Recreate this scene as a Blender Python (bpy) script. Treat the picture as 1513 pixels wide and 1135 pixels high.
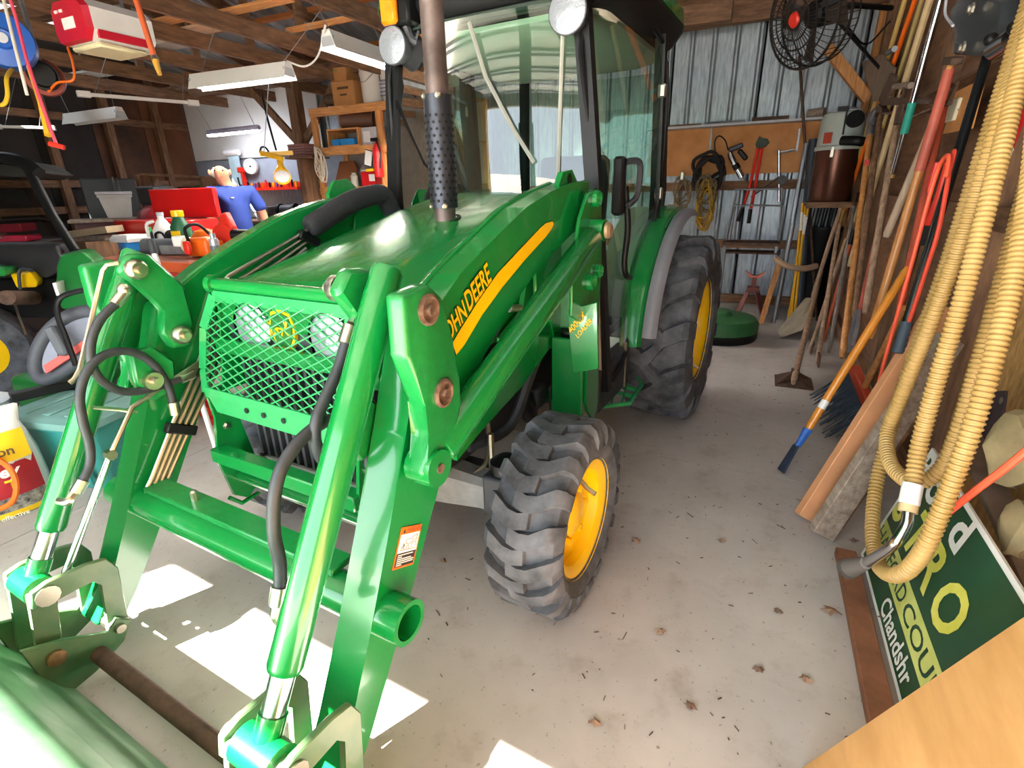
import bpy, bmesh, math, random
from mathutils import Vector, Matrix
random.seed(7)
for _o in list(bpy.data.objects): bpy.data.objects.remove(_o)
SC = bpy.context.scene
COL = SC.collection
# ---------------------------------------------------------------- camera
CAM_H, FPX = 1.40, 762.2
PITCH, ROLL, YAW_B, YAW_T = [math.radians(a) for a in (20.708, 1.356, 25.056, 29.25)]
def _axes():
    cp, sp = math.cos(PITCH), math.sin(PITCH)
    r = Vector((1, 0, 0)); f = Vector((0, cp, -sp)); d = Vector((0, -sp, -cp))
    c, s = math.cos(ROLL), math.sin(ROLL)
    r, d = c*r + s*d, c*d - s*r
    rot = Matrix.Rotation(YAW_B, 3, 'Z')
    return [rot @ a for a in (r, d, f)]
CR, CD, CF = _axes()
CAMLOC = Vector((0, 0, CAM_H))
cam = bpy.data.cameras.new('camera'); cam_o = bpy.data.objects.new('camera', cam); COL.objects.link(cam_o)
cam.sensor_width = 36; cam.lens = FPX/1513*36; cam.clip_start = .05; cam.clip_end = 300
cam_o.matrix_world = Matrix((
    (CR.x, -CD.x, -CF.x, 0), (CR.y, -CD.y, -CF.y, 0), (CR.z, -CD.z, -CF.z, CAM_H), (0, 0, 0, 1)))
SC.camera = cam_o
# ---------------------------------------------------------------- world, sun, exposure
SC.view_settings.view_transform = 'Standard'; SC.view_settings.look = 'None'
SC.view_settings.gamma = 1; SC.view_settings.use_curve_mapping = False
SC.view_settings.exposure = 1.12
W = bpy.data.worlds.new('sky'); SC.world = W; W.use_nodes = True
_bg = W.node_tree.nodes['Background']
_bg.inputs[0].default_value = (.80, .90, 1.0, 1); _bg.inputs[1].default_value = 3.6
YAWD = YAW_T - YAW_B
TX = Vector((math.cos(YAWD), -math.sin(YAWD), 0)); TY = Vector((math.sin(YAWD), math.cos(YAWD), 0))
_sd = (TX*.50 + TY*1.04) + Vector((0, 0, -1.0))
sun = bpy.data.lights.new('sun', 'SUN'); sun.energy = 50; sun.angle = math.radians(.6); sun.color = (1, .95, .87)
sun_o = bpy.data.objects.new('sun', sun); COL.objects.link(sun_o); sun_o.location = (-6, -8, 9)
sun_o.rotation_euler = _sd.to_track_quat('-Z', 'Y').to_euler()
# ---------------------------------------------------------------- measuring helpers: a photo point on a real plane of the place
XC, Y0 = -1.32, 1.42
TORG = TX*XC + TY*Y0
def ray(x, y): return CR*((x-756.5)/FPX) + CD*((y-567.5)/FPX) + CF
def wp(ax, c, x, y):
    d = ray(x, y); return CAMLOC + d*((c-CAMLOC[ax])/d[ax])
def GX(c, x, y): return wp(0, c, x, y)
def GY(c, x, y): return wp(1, c, x, y)
def GZ(c, x, y): return wp(2, c, x, y)
def _loc(p): q = p-TORG; return Vector((q.dot(TX), q.dot(TY), q.z))
_cl = _loc(CAMLOC)
def _lp(ax, c, x, y):
    d = ray(x, y); d = Vector((d.dot(TX), d.dot(TY), d.z)); return _cl + d*((c-_cl[ax])/d[ax])
def LX(c, x, y): return _lp(0, c, x, y)
def LY(c, x, y): return _lp(1, c, x, y)
def LZ(c, x, y): return _lp(2, c, x, y)
# ---------------------------------------------------------------- materials
def lin(h):
    if isinstance(h, str):
        h = tuple(int(h[i:i+2], 16)/255 for i in (0, 2, 4))
    return tuple((v/12.92 if v <= .04045 else ((v+.055)/1.055)**2.4) for v in h)
MATS = {}
def mat(name, col, rough=.5, metal=0, var=.12, scale=6, bump=0, coat=0, stretch=None, col2=None, spec=.5, detail=4, trans=0, ior=1.45, alpha=1):
    if name in MATS: return MATS[name]
    m = bpy.data.materials.new(name); m.use_nodes = True; nt = m.node_tree; N = nt.nodes; K = nt.links
    b = N['Principled BSDF']; c = lin(col)
    b.inputs['Roughness'].default_value = rough; b.inputs['Metallic'].default_value = metal
    b.inputs['Specular IOR Level'].default_value = spec
    if coat: b.inputs['Coat Weight'].default_value = coat; b.inputs['Coat Roughness'].default_value = .06
    if trans: b.inputs['Transmission Weight'].default_value = trans; b.inputs['IOR'].default_value = ior
    b.inputs['Base Color'].default_value = (*c, 1)
    if var or bump:
        tc = N.new('ShaderNodeTexCoord'); mp = N.new('ShaderNodeMapping'); nz = N.new('ShaderNodeTexNoise')
        K.new(tc.outputs['Object'], mp.inputs[0]); K.new(mp.outputs[0], nz.inputs['Vector'])
        if stretch: mp.inputs['Scale'].default_value = stretch
        nz.inputs['Scale'].default_value = scale; nz.inputs['Detail'].default_value = detail; nz.inputs['Roughness'].default_value = .62
        if var:
            cr = N.new('ShaderNodeValToRGB'); K.new(nz.outputs['Fac'], cr.inputs[0])
            c2 = lin(col2) if col2 else tuple(min(1, v*(1+var)) for v in c)
            cr.color_ramp.elements[0].color = (*[v*(1-var) for v in c], 1); cr.color_ramp.elements[0].position = .32
            cr.color_ramp.elements[1].color = (*c2, 1); cr.color_ramp.elements[1].position = .70
            K.new(cr.outputs[0], b.inputs['Base Color'])
        if bump:
            bp = N.new('ShaderNodeBump'); bp.inputs['Strength'].default_value = bump; bp.inputs['Distance'].default_value = .01
            K.new(nz.outputs['Fac'], bp.inputs['Height']); K.new(bp.outputs[0], b.inputs['Normal'])
    MATS[name] = m; return m
def emit(name, col, strength):
    if name in MATS: return MATS[name]
    m = bpy.data.materials.new(name); m.use_nodes = True; b = m.node_tree.nodes['Principled BSDF']
    b.inputs['Base Color'].default_value = (*lin(col), 1)
    b.inputs['Emission Color'].default_value = (*lin(col), 1); b.inputs['Emission Strength'].default_value = strength
    MATS[name] = m; return m
def glass(name, tint, refl=.9, base=.0):
    m = bpy.data.materials.new(name); m.use_nodes = True; nt = m.node_tree; N = nt.nodes; K = nt.links
    for n in list(N):
        if n.type == 'BSDF_PRINCIPLED': N.remove(n)
    out = [n for n in N if n.type == 'OUTPUT_MATERIAL'][0]
    t = N.new('ShaderNodeBsdfTransparent'); t.inputs[0].default_value = (*lin(tint), 1)
    g = N.new('ShaderNodeBsdfGlossy'); g.inputs['Roughness'].default_value = .015; g.inputs[0].default_value = (refl, refl, refl, 1)
    f = N.new('ShaderNodeFresnel'); f.inputs[0].default_value = 1.55
    a = N.new('ShaderNodeMath'); a.operation = 'ADD'; a.inputs[1].default_value = base; a.use_clamp = True
    x = N.new('ShaderNodeMixShader'); K.new(f.outputs[0], a.inputs[0]); K.new(a.outputs[0], x.inputs[0])
    K.new(t.outputs[0], x.inputs[1]); K.new(g.outputs[0], x.inputs[2]); K.new(x.outputs[0], out.inputs[0])
    MATS[name] = m; return m
green = mat('green paint', '077a34', .24, 0, .06, 3, 0, .6)
green2 = mat('green cast paint', '0f7c38', .35, 0, .10, 40, .15, .4)
gmesh = mat('guard green paint', '1f8a4c', .35, 0, .1, 20, 0, .3)
gdull = mat('worn green paint', '2f7a48', .45, 0, .35, 5, .05, .1, col2='6b7a55')
yellow = mat('yellow paint', 'f5c400', .35, 0, .06, 8, 0, .3)
black = mat('black plastic', '0e0f11', .45, 0, .25, 12, spec=.3)
dkgrey = mat('dark grey plastic', '34363b', .5, 0, .2, 10)
rubber = mat('tyre rubber', '3a3c42', .78, 0, .35, 9, .15, col2='62656c')
hosem = mat('black hose rubber', '2c2e33', .5, 0, .25, 25)
chrome = mat('chrome rod', 'd4d8de', .16, 1, .04, 6)
zinc = mat('zinc plated steel', 'c3beae', .3, 1, .12, 20)
steel = mat('grey steel', '8d8f94', .42, .7, .25, 8)
iron = mat('rusty iron', '5b4438', .75, .3, .4, 18, .2)
cast = mat('cast axle grey', '8a8a8c', .6, .3, .25, 10, .1)
white = mat('white plastic', 'eceae6', .4, 0, .04, 5)
wgrey = mat('light grey plastic', 'b9bcc4', .5, 0, .08, 5)
red = mat('red paint', 'c4161c', .35, 0, .1, 4, 0, .3)
redp = mat('red plastic', 'e0301f', .4, 0, .1, 6)
orange = mat('orange plastic', 'ee6a12', .4, 0, .1, 6)
blue = mat('blue plastic', '1f56b0', .45, 0, .12, 6)
wood = mat('pine board', 'b9773f', .65, 0, .22, 5, .08, stretch=(1, 9, 9), col2='d79a5c')
woodz = mat('pine upright', 'b9773f', .65, 0, .22, 5, .08, stretch=(9, 9, 1), col2='d79a5c')
woody = mat('pine plank', 'b9773f', .65, 0, .22, 5, .08, stretch=(9, 1, 9), col2='d79a5c')
beam = mat('aged brown timber', '6a4a34', .75, 0, .3, 5, .1, stretch=(6, 1, 6), col2='8d684a')
beamx = mat('aged brown timber across', '6a4a34', .75, 0, .3, 5, .1, stretch=(1, 6, 6), col2='8d684a')
beamz = mat('aged brown post', '6a4a34', .75, 0, .3, 5, .1, stretch=(6, 6, 1), col2='8d684a')
greywood = mat('weathered grey board', '8d7a6c', .8, 0, .3, 6, .1, stretch=(7, 1, 7), col2='a89788')
handle = mat('varnished ash handle', 'c0793a', .45, 0, .25, 8, 0, .2, stretch=(4, 4, 1), col2='d8995a')
handle2 = mat('weathered handle', '94745c', .7, 0, .3, 8, .05, stretch=(5, 5, 1), col2='b4957a')
ply = mat('plywood sheet', 'bd8a50', .6, 0, .14, 2.2, .03, stretch=(1, 1, 5), col2='d09e64', detail=6)
cardb = mat('cardboard', 'b47d49', .8, 0, .1, 6)
glassm = glass('cab glass', 'c9e3d6', 1.0, .02)
lens = mat('lamp lens', '9aa0aa', .2, .3, .05, 60, .4)
# ---------------------------------------------------------------- mesh helpers
def catmull(P, k=6, closed=False):
    P = [Vector(p) for p in P]; n = len(P); out = []
    for i in range(n if closed else n-1):
        p0 = P[(i-1) % n] if closed or i > 0 else P[0]*2-P[1]
        p1, p2 = P[i], P[(i+1) % n]
        p3 = P[(i+2) % n] if closed or i+2 < n else P[-1]*2-P[-2]
        for j in range(k):
            t = j/k
            out.append(.5*((2*p1)+(p2-p0)*t+(2*p0-5*p1+4*p2-p3)*t*t+(3*p1-p0-3*p2+p3)*t**3))
    if not closed: out.append(P[-1])
    return out
OFF = {}
class B:
    def __init__(s): s.bm = bmesh.new()
    def add(s, vs, fs):
        v = [s.bm.verts.new(p) for p in vs]
        for f in fs:
            try: s.bm.faces.new([v[i] for i in f])
            except ValueError: pass
        return s
    def merge(s, b2):
        me = bpy.data.meshes.new('t'); b2.to_mesh(me); s.bm.from_mesh(me); bpy.data.meshes.remove(me); b2.free(); return s
    def box(s, c, d, rot=None, bev=0, seg=2):
        b2 = bmesh.new(); bmesh.ops.create_cube(b2, size=1)
        R = Matrix.Identity(4) if rot is None else (rot.to_4x4() if isinstance(rot, Matrix) else Matrix.Rotation(rot, 4, 'Z') if isinstance(rot, (int, float)) else __import__('mathutils').Euler(rot).to_matrix().to_4x4())
        bmesh.ops.transform(b2, matrix=Matrix.Diagonal((*d, 1)), verts=b2.verts)
        if bev: bmesh.ops.bevel(b2, geom=b2.edges[:], offset=bev, segments=1 if bev < .014 else 3, affect='EDGES', profile=.6)
        bmesh.ops.transform(b2, matrix=Matrix.Translation(Vector(c)) @ R, verts=b2.verts)
        return s.merge(b2)
    def bar(s, a, b, w, h, up=(0, 0, 1), bev=0):
        a, b = Vector(a), Vector(b); d = b-a; z = d.normalized(); u = Vector(up)
        if abs(z.dot(u)) > .99: u = Vector((0, 1, 0))
        x = u.cross(z).normalized(); y = z.cross(x)
        return s.box((a+b)/2, (w, h, d.length), Matrix((x, y, z)).transposed(), bev)
    def tube(s, pts, r, n=8, cap=True, closed=False):
        P = [Vector(p) for p in pts]; m = len(P); rs = r if isinstance(r, (list, tuple)) else [r]*m
        T = []
        for i in range(m):
            a = P[(i-1) % m] if closed or i else P[0]; b = P[(i+1) % m] if closed or i < m-1 else P[-1]
            t = (b-a); T.append(t.normalized() if t.length else Vector((0, 0, 1)))
        u = T[0].orthogonal().normalized(); rings = []
        for i in range(m):
            u = (u-T[i]*u.dot(T[i])); u = u.normalized() if u.length > 1e-6 else T[i].orthogonal().normalized()
            w = T[i].cross(u)
            rings.append([s.bm.verts.new(P[i]+rs[i]*(math.cos(2*math.pi*k/n)*u+math.sin(2*math.pi*k/n)*w)) for k in range(n)])
        for i in range(m if closed else m-1):
            a, b = rings[i], rings[(i+1) % m]
            for k in range(n): s.bm.faces.new((a[k], a[(k+1) % n], b[(k+1) % n], b[k]))
        if cap and not closed: s.bm.faces.new(rings[0][::-1]); s.bm.faces.new(rings[-1])
        return s
    def lathe(s, prof, o, ax=(0, 0, 1), n=20, cap=True, closed=False):
        o, t = Vector(o), Vector(ax).normalized(); u = t.orthogonal().normalized(); w = t.cross(u)
        rings = [[s.bm.verts.new(o+t*h+max(r, 1e-5)*(math.cos(2*math.pi*k/n)*u+math.sin(2*math.pi*k/n)*w)) for k in range(n)] for r, h in prof]
        m = len(rings)
        for i in range(m if closed else m-1):
            a, b = rings[i], rings[(i+1) % m]
            for k in range(n): s.bm.faces.new((a[k], a[(k+1) % n], b[(k+1) % n], b[k]))
        if cap and not closed: s.bm.faces.new(rings[0][::-1]); s.bm.faces.new(rings[-1])
        return s
    def cyl(s, a, b, r, n=16, r2=None): return s.tube([a, b], [r, r if r2 is None else r2], n)
    def prism(s, pts, vec, bev=0):
        b2 = bmesh.new(); v = [b2.verts.new(p) for p in pts]; w = [b2.verts.new(Vector(p)+Vector(vec)) for p in pts]; n = len(v)
        b2.faces.new(v[::-1]); b2.faces.new(w)
        for i in range(n): b2.faces.new((v[i], v[(i+1) % n], w[(i+1) % n], w[i]))
        if bev: bmesh.ops.bevel(b2, geom=b2.edges[:], offset=bev, segments=1 if bev < .014 else 3, affect='EDGES', profile=.6)
        return s.merge(b2)
    def loft(s, rings, closed=True, cap=True):
        R = [[s.bm.verts.new(p) for p in r] for r in rings]
        for a, b in zip(R, R[1:]):
            n = len(a)
            for k in range(n if closed else n-1): s.bm.faces.new((a[k], a[(k+1) % n], b[(k+1) % n], b[k]))
        if cap: s.bm.faces.new(R[0][::-1]); s.bm.faces.new(R[-1])
        return s
    def ball(s, c, r, sc=(1, 1, 1), rot=None, n=14):
        b2 = bmesh.new(); bmesh.ops.create_uvsphere(b2, u_segments=n, v_segments=max(6, n*2//3), radius=r)
        M = Matrix.Diagonal((*sc, 1))
        if rot is not None: M = rot.to_4x4() @ M
        bmesh.ops.transform(b2, matrix=Matrix.Translation(Vector(c)) @ M, verts=b2.verts); return s.merge(b2)
    def sheet(s, grid, th=0):
        R = [[s.bm.verts.new(p) for p in r] for r in grid]
        for a, b in zip(R, R[1:]):
            for k in range(len(a)-1): s.bm.faces.new((a[k], a[k+1], b[k+1], b[k]))
        if th:
            f = s.bm.faces[:]; bmesh.ops.recalc_face_normals(s.bm, faces=f); bmesh.ops.solidify(s.bm, geom=f, thickness=th)
        return s
    def mesh(s, name, m, ang=38, tri=False):
        bm = s.bm; bmesh.ops.recalc_face_normals(bm, faces=bm.faces[:])
        ca = math.radians(ang)
        for f in bm.faces: f.smooth = True
        for e in bm.edges:
            if len(e.link_faces) == 2 and e.calc_face_angle(0) > ca: e.smooth = False
        me = bpy.data.meshes.new(name); bm.to_mesh(me); bm.free(); me.materials.append(m); return me
    def obj(s, name, m, parent=None, ang=38):
        me = s.mesh(name, m, ang); o = bpy.data.objects.new(name, me); COL.objects.link(o)
        if parent is not None:
            o.parent = parent; off = OFF[parent.name]; OFF[o.name] = off
            me.transform(Matrix.Translation(-off))
        else:
            xs = [v.co for v in me.vertices]
            c = Vector(((min(v.x for v in xs)+max(v.x for v in xs))/2, (min(v.y for v in xs)+max(v.y for v in xs))/2, min(v.z for v in xs)))
            me.transform(Matrix.Translation(-c)); o.location = c; OFF[o.name] = c.copy()
        return o
def tag(o, label, cat, group=None, kind=None):
    if label: o['label'] = label
    if cat: o['category'] = cat
    if group: o['group'] = group
    if kind: o['kind'] = kind
    return o
def struct(o, label=None):
    o['kind'] = 'structure'
    if label: o['label'] = label
    return o
def thing(name, label, cat, loc, group=None, rotz=None):
    o = bpy.data.objects.new(name, None); COL.objects.link(o); o.location = loc; o.empty_display_size = .1
    OFF[o.name] = Vector(loc).copy()
    if rotz is not None: o.rotation_euler = (0, 0, rotz); OFF[o.name] = Vector((0, 0, 0))
    return tag(o, label, cat, group)
def dup(root, loc, rotz=None, label=None, group=None):
    r = root.copy(); COL.objects.link(r); r.location = loc
    if rotz is not None: r.rotation_euler = (0, 0, rotz)
    if label: r['label'] = label
    if group: r['group'] = group
    for ch in list(root.children):
        c = ch.copy(); COL.objects.link(c); c.parent = r
        for g in list(ch.children):
            d = g.copy(); COL.objects.link(d); d.parent = c
    return r
def clone(o, parent=None, loc=None, rot=None):
    c = o.copy(); COL.objects.link(c)
    if parent is not None: c.parent = parent
    if loc is not None: c.location = loc
    if rot is not None: c.rotation_euler = rot
    return c
def text(body, name, m, parent, o, u, v, size, ext=.0008, align='LEFT', shear=0, xs=1, bold=0, name_off=True):
    cu = bpy.data.curves.new('t', 'FONT'); cu.body = body; cu.size = 1; cu.align_x = align; cu.extrude = 0; cu.shear = shear; cu.offset = bold
    cu.resolution_u = 3
    ob = bpy.data.objects.new('t', cu); COL.objects.link(ob)
    me = bpy.data.meshes.new_from_object(ob); bpy.data.objects.remove(ob)
    u, v = Vector(u).normalized(), Vector(v).normalized(); n = u.cross(v).normalized(); o = Vector(o)-OFF[parent.name]
    b = bmesh.new(); b.from_mesh(me); bpy.data.meshes.remove(me)
    for p in b.verts: p.co = o + u*(p.co.x*size*xs) + v*(p.co.y*size) + n*ext
    me = bpy.data.meshes.new(name); b.to_mesh(me); b.free(); me.materials.clear(); me.materials.append(m)
    t = bpy.data.objects.new(name, me); COL.objects.link(t); t.parent = parent; OFF[t.name] = OFF[parent.name]
    return t
def quad(name, m, parent, pts, th=.0012):
    P = [Vector(p) for p in pts]; n = (P[1]-P[0]).cross(P[2]-P[0]).normalized()
    return B().prism(P, n*th).obj(name, m, parent)
# ================================================================ the room
YB, XR, XL, YF = 7.0, .86, -9.6, -1.8
def concrete():
    m = bpy.data.materials.new('concrete floor'); m.use_nodes = True; nt = m.node_tree; N = nt.nodes; K = nt.links; b = N['Principled BSDF']
    tc = N.new('ShaderNodeTexCoord'); n1 = N.new('ShaderNodeTexNoise'); n2 = N.new('ShaderNodeTexNoise'); n3 = N.new('ShaderNodeTexNoise')
    for n, s, d in ((n1, .9, 5), (n2, 7, 6), (n3, 55, 3)):
        n.inputs['Scale'].default_value = s; n.inputs['Detail'].default_value = d; n.inputs['Roughness'].default_value = .65; K.new(tc.outputs['Object'], n.inputs['Vector'])
    r1 = N.new('ShaderNodeValToRGB'); K.new(n1.outputs[0], r1.inputs[0])
    r1.color_ramp.elements[0].position = .3; r1.color_ramp.elements[0].color = (*lin('a49d99'), 1)
    r1.color_ramp.elements[1].position = .68; r1.color_ramp.elements[1].color = (*lin('c6c0bc'), 1)
    r2 = N.new('ShaderNodeValToRGB'); K.new(n2.outputs[0], r2.inputs[0])
    r2.color_ramp.elements[0].position = .30; r2.color_ramp.elements[0].color = (.80, .75, .71, 1)
    r2.color_ramp.elements[1].position = .46; r2.color_ramp.elements[1].color = (1, 1, 1, 1)
    r3 = N.new('ShaderNodeValToRGB'); K.new(n3.outputs[0], r3.inputs[0])
    r3.color_ramp.elements[0].position = .28; r3.color_ramp.elements[0].color = (.45, .4, .36, 1)
    r3.color_ramp.elements[1].position = .36; r3.color_ramp.elements[1].color = (1, 1, 1, 1)
    m1 = N.new('ShaderNodeMix'); m1.data_type = 'RGBA'; m1.blend_type = 'MULTIPLY'; m1.inputs[0].default_value = .8
    m2 = N.new('ShaderNodeMix'); m2.data_type = 'RGBA'; m2.blend_type = 'MULTIPLY'; m2.inputs[0].default_value = .9
    K.new(r1.outputs[0], m1.inputs[6]); K.new(r2.outputs[0], m1.inputs[7]); K.new(m1.outputs[2], m2.inputs[6]); K.new(r3.outputs[0], m2.inputs[7])
    K.new(m2.outputs[2], b.inputs['Base Color']); b.inputs['Roughness'].default_value = .62; b.inputs['Specular IOR Level'].default_value = .35
    bp = N.new('ShaderNodeBump'); bp.inputs['Strength'].default_value = .08; bp.inputs['Distance'].default_value = .01; K.new(n2.outputs[0], bp.inputs['Height']); K.new(bp.outputs[0], b.inputs['Normal'])
    return m
conc = concrete()
fl = bpy.data.objects.new('floor', None); COL.objects.link(fl); OFF['floor'] = Vector((0, 0, 0)); struct(fl, 'worn grey concrete floor slab with sawn joints, leaves and grit')
jy, jx = 2.62, -2.82     # the two sawn joints that the photo shows
xs = [XL, jx-3.4, jx, XR]; ys = [YF, jy, 5.4, YB]
for i in range(3):
    for j in range(3):
        x0, x1, y0, y1 = xs[i]+.003, xs[i+1]-.003, ys[j]+.003, ys[j+1]-.003
        B().box(((x0+x1)/2, (y0+y1)/2, -.05), (x1-x0, y1-y0, .1)).obj('slab', conc, fl)
struct(B().box(((XL+XR)/2, (YF+YB)/2, -.11), (XR-XL, YB-YF, .1)).obj('floor', mat('joint dirt', '5a5048', .9)), 'dark dirt bed showing in the slab joints')
og = B().box((-4, -21.5, -.06), (60, 40, .1)).obj('floor', mat('drive gravel', 'a8a49a', .9, 0, .2, 3)); struct(og, 'pale gravel drive outside the open door')
# ---- back wall of ribbed galvanised sheets
galv = mat('galvanised sheet', '8f9aa4', .42, .55, .22, 7, .02, stretch=(6, 1, .7), col2='b3bcc4')
def ribsheet(x0, x1, z0, z1, y, into=-1, rib=.235, h=.022):
    pr = []; x = x0
    while x < x1-.01:
        e = min(x+rib, x1)
        for dx, dy in ((0, 0), (rib-.062, 0), (rib-.048, .6), (rib-.040, 1), (rib-.022, 1), (rib-.014, .6)):
            if x+dx < e: pr.append((x+dx, y+into*-h*dy*-1))
        for k in (.06, .11):
            pass
        x += rib
    pr.append((x1, y)); pr.sort()
    return B().sheet([[(a, b, z0) for a, b in pr], [(a, b, z1) for a, b in pr]])
wb = bpy.data.objects.new('wall_back', None); COL.objects.link(wb); OFF['wall_back'] = Vector((0, 0, 0)); struct(wb, 'back wall of ribbed galvanised steel sheets on brown timber rails')
x = XL
while x < XR-.05:
    x1 = min(x+.94, XR); ribsheet(x, x1+.02, 0, 3.4, YB, -1).obj('panel', galv, wb, 20); x += .94
B().box(((XL+XR)/2, YB+.06, 1.7), (XR-XL, .02, 3.6)).obj('backing', mat('dark backing', '2a2622', .9), wb)
for z0, z1, y in ((2.98, 3.34, 6.86), (1.33, 1.43, 6.93), (.68, .77, 6.93), (.02, .12, 6.93)):
    B().box(((-4.2+XR)/2 if z0 < 2 else (XL+XR)/2, y, (z0+z1)/2), (XR+4.2 if z0 < 2 else XR-XL, .1 if z0 > 2 else .05, z1-z0)).obj('rail', beamx, wb)
# ---- right wall: boards behind studs
osb = mat('strand board', 'b98a4e', .75, 0, .3, 26, .05, stretch=(1, 1.6, .6), col2='d6a768')
brn = mat('dark brown board', '6d4a30', .75, 0, .3, 3.5, .05, stretch=(1, 1, 6), col2='875f40')
wr = bpy.data.objects.new('wall_right', None); COL.objects.link(wr); OFF['wall_right'] = Vector((0, 0, 0)); struct(wr, 'right wall of brown boards and strand board between timber studs')
yy = YF
while yy < YB-.1:
    y1 = min(yy+1.22, YB)
    B().box((XR+.03, (yy+y1)/2, .62), (.014, y1-yy-.008, 1.23)).obj('panel', osb if yy < 1.9 else brn, wr)
    B().box((XR+.03, (yy+y1)/2, 2.33), (.014, y1-yy-.008, 2.16)).obj('panel', brn, wr); yy += 1.22
for y in (.35, 1.55, 2.75, 3.95, 5.15, 6.35, 6.9): B().box((XR-.02, y, 1.7), (.09, .10, 3.4)).obj('stud', beamz if y < 6.5 else woodz, wr)
B().box((XR-.03, 3, .07), (.05, 8.0, .14)).obj('rail', beam, wr); B().box((XR-.01, 3, 1.25), (.04, 8.0, .09)).obj('rail', beam, wr)
# ---- left wall
wl = bpy.data.objects.new('wall_left', None); COL.objects.link(wl); OFF['wall_left'] = Vector((0, 0, 0)); struct(wl, 'left wall of dark brown boards and braced studs')
yy = YF; k = 0
bmats = [mat('dark stained board', '3a281c', .8, 0, .4, 2, .05, col2='5e3b24'), mat('smoky black board', '231d19', .8, 0, .4, 3), mat('rust brown board', '6b4128', .8, 0, .3, 2)]
while yy < YB-.1:
    y1 = min(yy+.8, YB)
    B().box((XL-.03, (yy+y1)/2, 1.7), (.02, y1-yy-.01, 3.5)).obj('panel', bmats[(0, 0, 0, 0, 0, 0, 1, 1, 1, 0, 2, 2)[k % 12]], wl); yy += .8; k += 1
for y in (1.2, 2.6, 3.8, 4.75, 5.6, 6.4): B().bar((XL+.05, y, 0), (XL+.05, y, 3.3), .1, .1).obj('stud', beamz, wl)
B().box((XL-.06, (YF+YB)/2, 1.75), (.03, YB-YF+.4, 3.6)).obj('backing', MATS['dark backing'], wl); B().box((XR+.06, (YF+YB)/2, 1.75), (.03, YB-YF+.4, 3.6)).obj('backing', MATS['dark backing'], wr)  # backing boards added to block daylight leaking through the panel gaps
for z in (1.25, 1.62, 2.55): B().box((XL+.03, 3, z), (.06, 8, .1)).obj('rail', beam, wl)
B().bar((XL+.1, 2.2, 2.9), (XL+.1, 4.7, 1.7), .09, .04).obj('brace', beam, wl)
# ---- front wall with the open doorway behind the camera
wf = bpy.data.objects.new('wall_front', None); COL.objects.link(wf); OFF['wall_front'] = Vector((0, 0, 0)); struct(wf, 'front wall around the open garage doorway')
hz = 2.42
def fw(xa, xb, z0, z1, n):
    p = TORG + TY*(-3.08) ; d = TX
    a = p + d*xa; b = p + d*xb
    B().bar((a.x, a.y, (z0+z1)/2), (b.x, b.y, (z0+z1)/2), .12, z1-z0).obj(n, mat('front wall board', 'a89a88', .8), wf)
fw(-8.6, 2.3, hz, 3.6, 'header'); fw(-8.6, -1.95, 0, hz, 'panel'); fw(2.02, 2.3, 0, hz, 'panel')
# ---- sectional door, raised under the trusses
gd = bpy.data.objects.new('door_1', None); COL.objects.link(gd); OFF['door_1'] = Vector((0, 0, 0)); struct(gd, 'white sectional garage door raised flat under the trusses')
gdm = mat('door white', 'd8d8d4', .45, 0, .05, 3)
for k in range(5):
    yc = -2.55+.53*k; c = TORG+TX*(-.15)+TY*yc
    sec = B().box((c.x, c.y, 2.60), (3.4, .515, .03), rot=-YAWD, bev=.006).obj('section', gdm, gd)
    for dy in (-.2, .2): e = c+TY*dy; B().box((e.x, e.y, 2.575), (3.4, .05, .03), rot=-YAWD).obj('stiffener', wgrey, sec)
# ---- roof of ribbed sheets on purlins and trusses
ce = bpy.data.objects.new('ceiling', None); COL.objects.link(ce); OFF['ceiling'] = Vector((0, 0, 0)); struct(ce, 'open gable roof of grey metal sheets')
YR, ZR, ZE = 2.8, 4.35, 3.32
roofm = mat('roof sheet underside', '9a9ea2', .5, .3, .2, 3, .02, stretch=(3, .6, 1), col2='b8bcc0')
x = XL-.2
while x < XR+.2:
    x1 = x+.94
    for (ya, za, yb, zb) in ((YF-.12, ZE-.02, YR, ZR), (YB+.3, ZE-.1, YR, ZR)):
        pr = []; q = x
        while q < x1-.01:
            for dx, dz in ((0, 0), (.16, 0), (.18, .03), (.215, .03)): pr.append((q+dx, dz))
            q += .235
        pr.append((x1, 0))
        B().sheet([[(a, ya, za+d) for a, d in pr], [(a, yb, zb+d) for a, d in pr]]).obj('roof_sheet', roofm, ce, 20)
    x += .94
for t in (.08, .28, .48, .68, .9):
    for s in (0, 1):
        y = (YF-.2)*(1-t)+YR*t if s == 0 else YB*(1-t)+YR*t; z = (ZE-.06)*(1-t)+ZR*t-.05
        B().box(((XL+XR)/2, y, z-.02), (XR-XL, .085, .045)).obj('purlin', mat('new pine purlin', 'b5713a', .7, 0, .2, 4, stretch=(1, 6, 6)), ce)
def truss(x):
    t = bpy.data.objects.new('trim_1', None); COL.objects.link(t); t.location = (x, 0, 0); OFF[t.name] = Vector((x, 0, 0)); struct(t, 'brown timber roof truss')
    zc = 2.86
    B().box((x, (YF+YB)/2, zc), (.045, YB-YF, .14)).obj('bottom_chord', beam, t)
    for ya in (YF, YB): B().bar((x, ya, ZE-.2), (x, YR, ZR-.16), .045, .13).obj('rafter', beam, t)
    for a, b in (((YR, zc), (YR, ZR-.2)), ((YR-.1, zc), (YR-2.0, ZR-.72)), ((YR+.1, zc), (YR+2.0, ZR-.72)), ((YR-2.05, zc), (YR-2.05, ZR-.75)), ((YR+2.05, zc), (YR+2.05, ZR-.75))):
        B().bar((x, *a), (x, *b), .042, .09).obj('web', beam, t)
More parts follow.
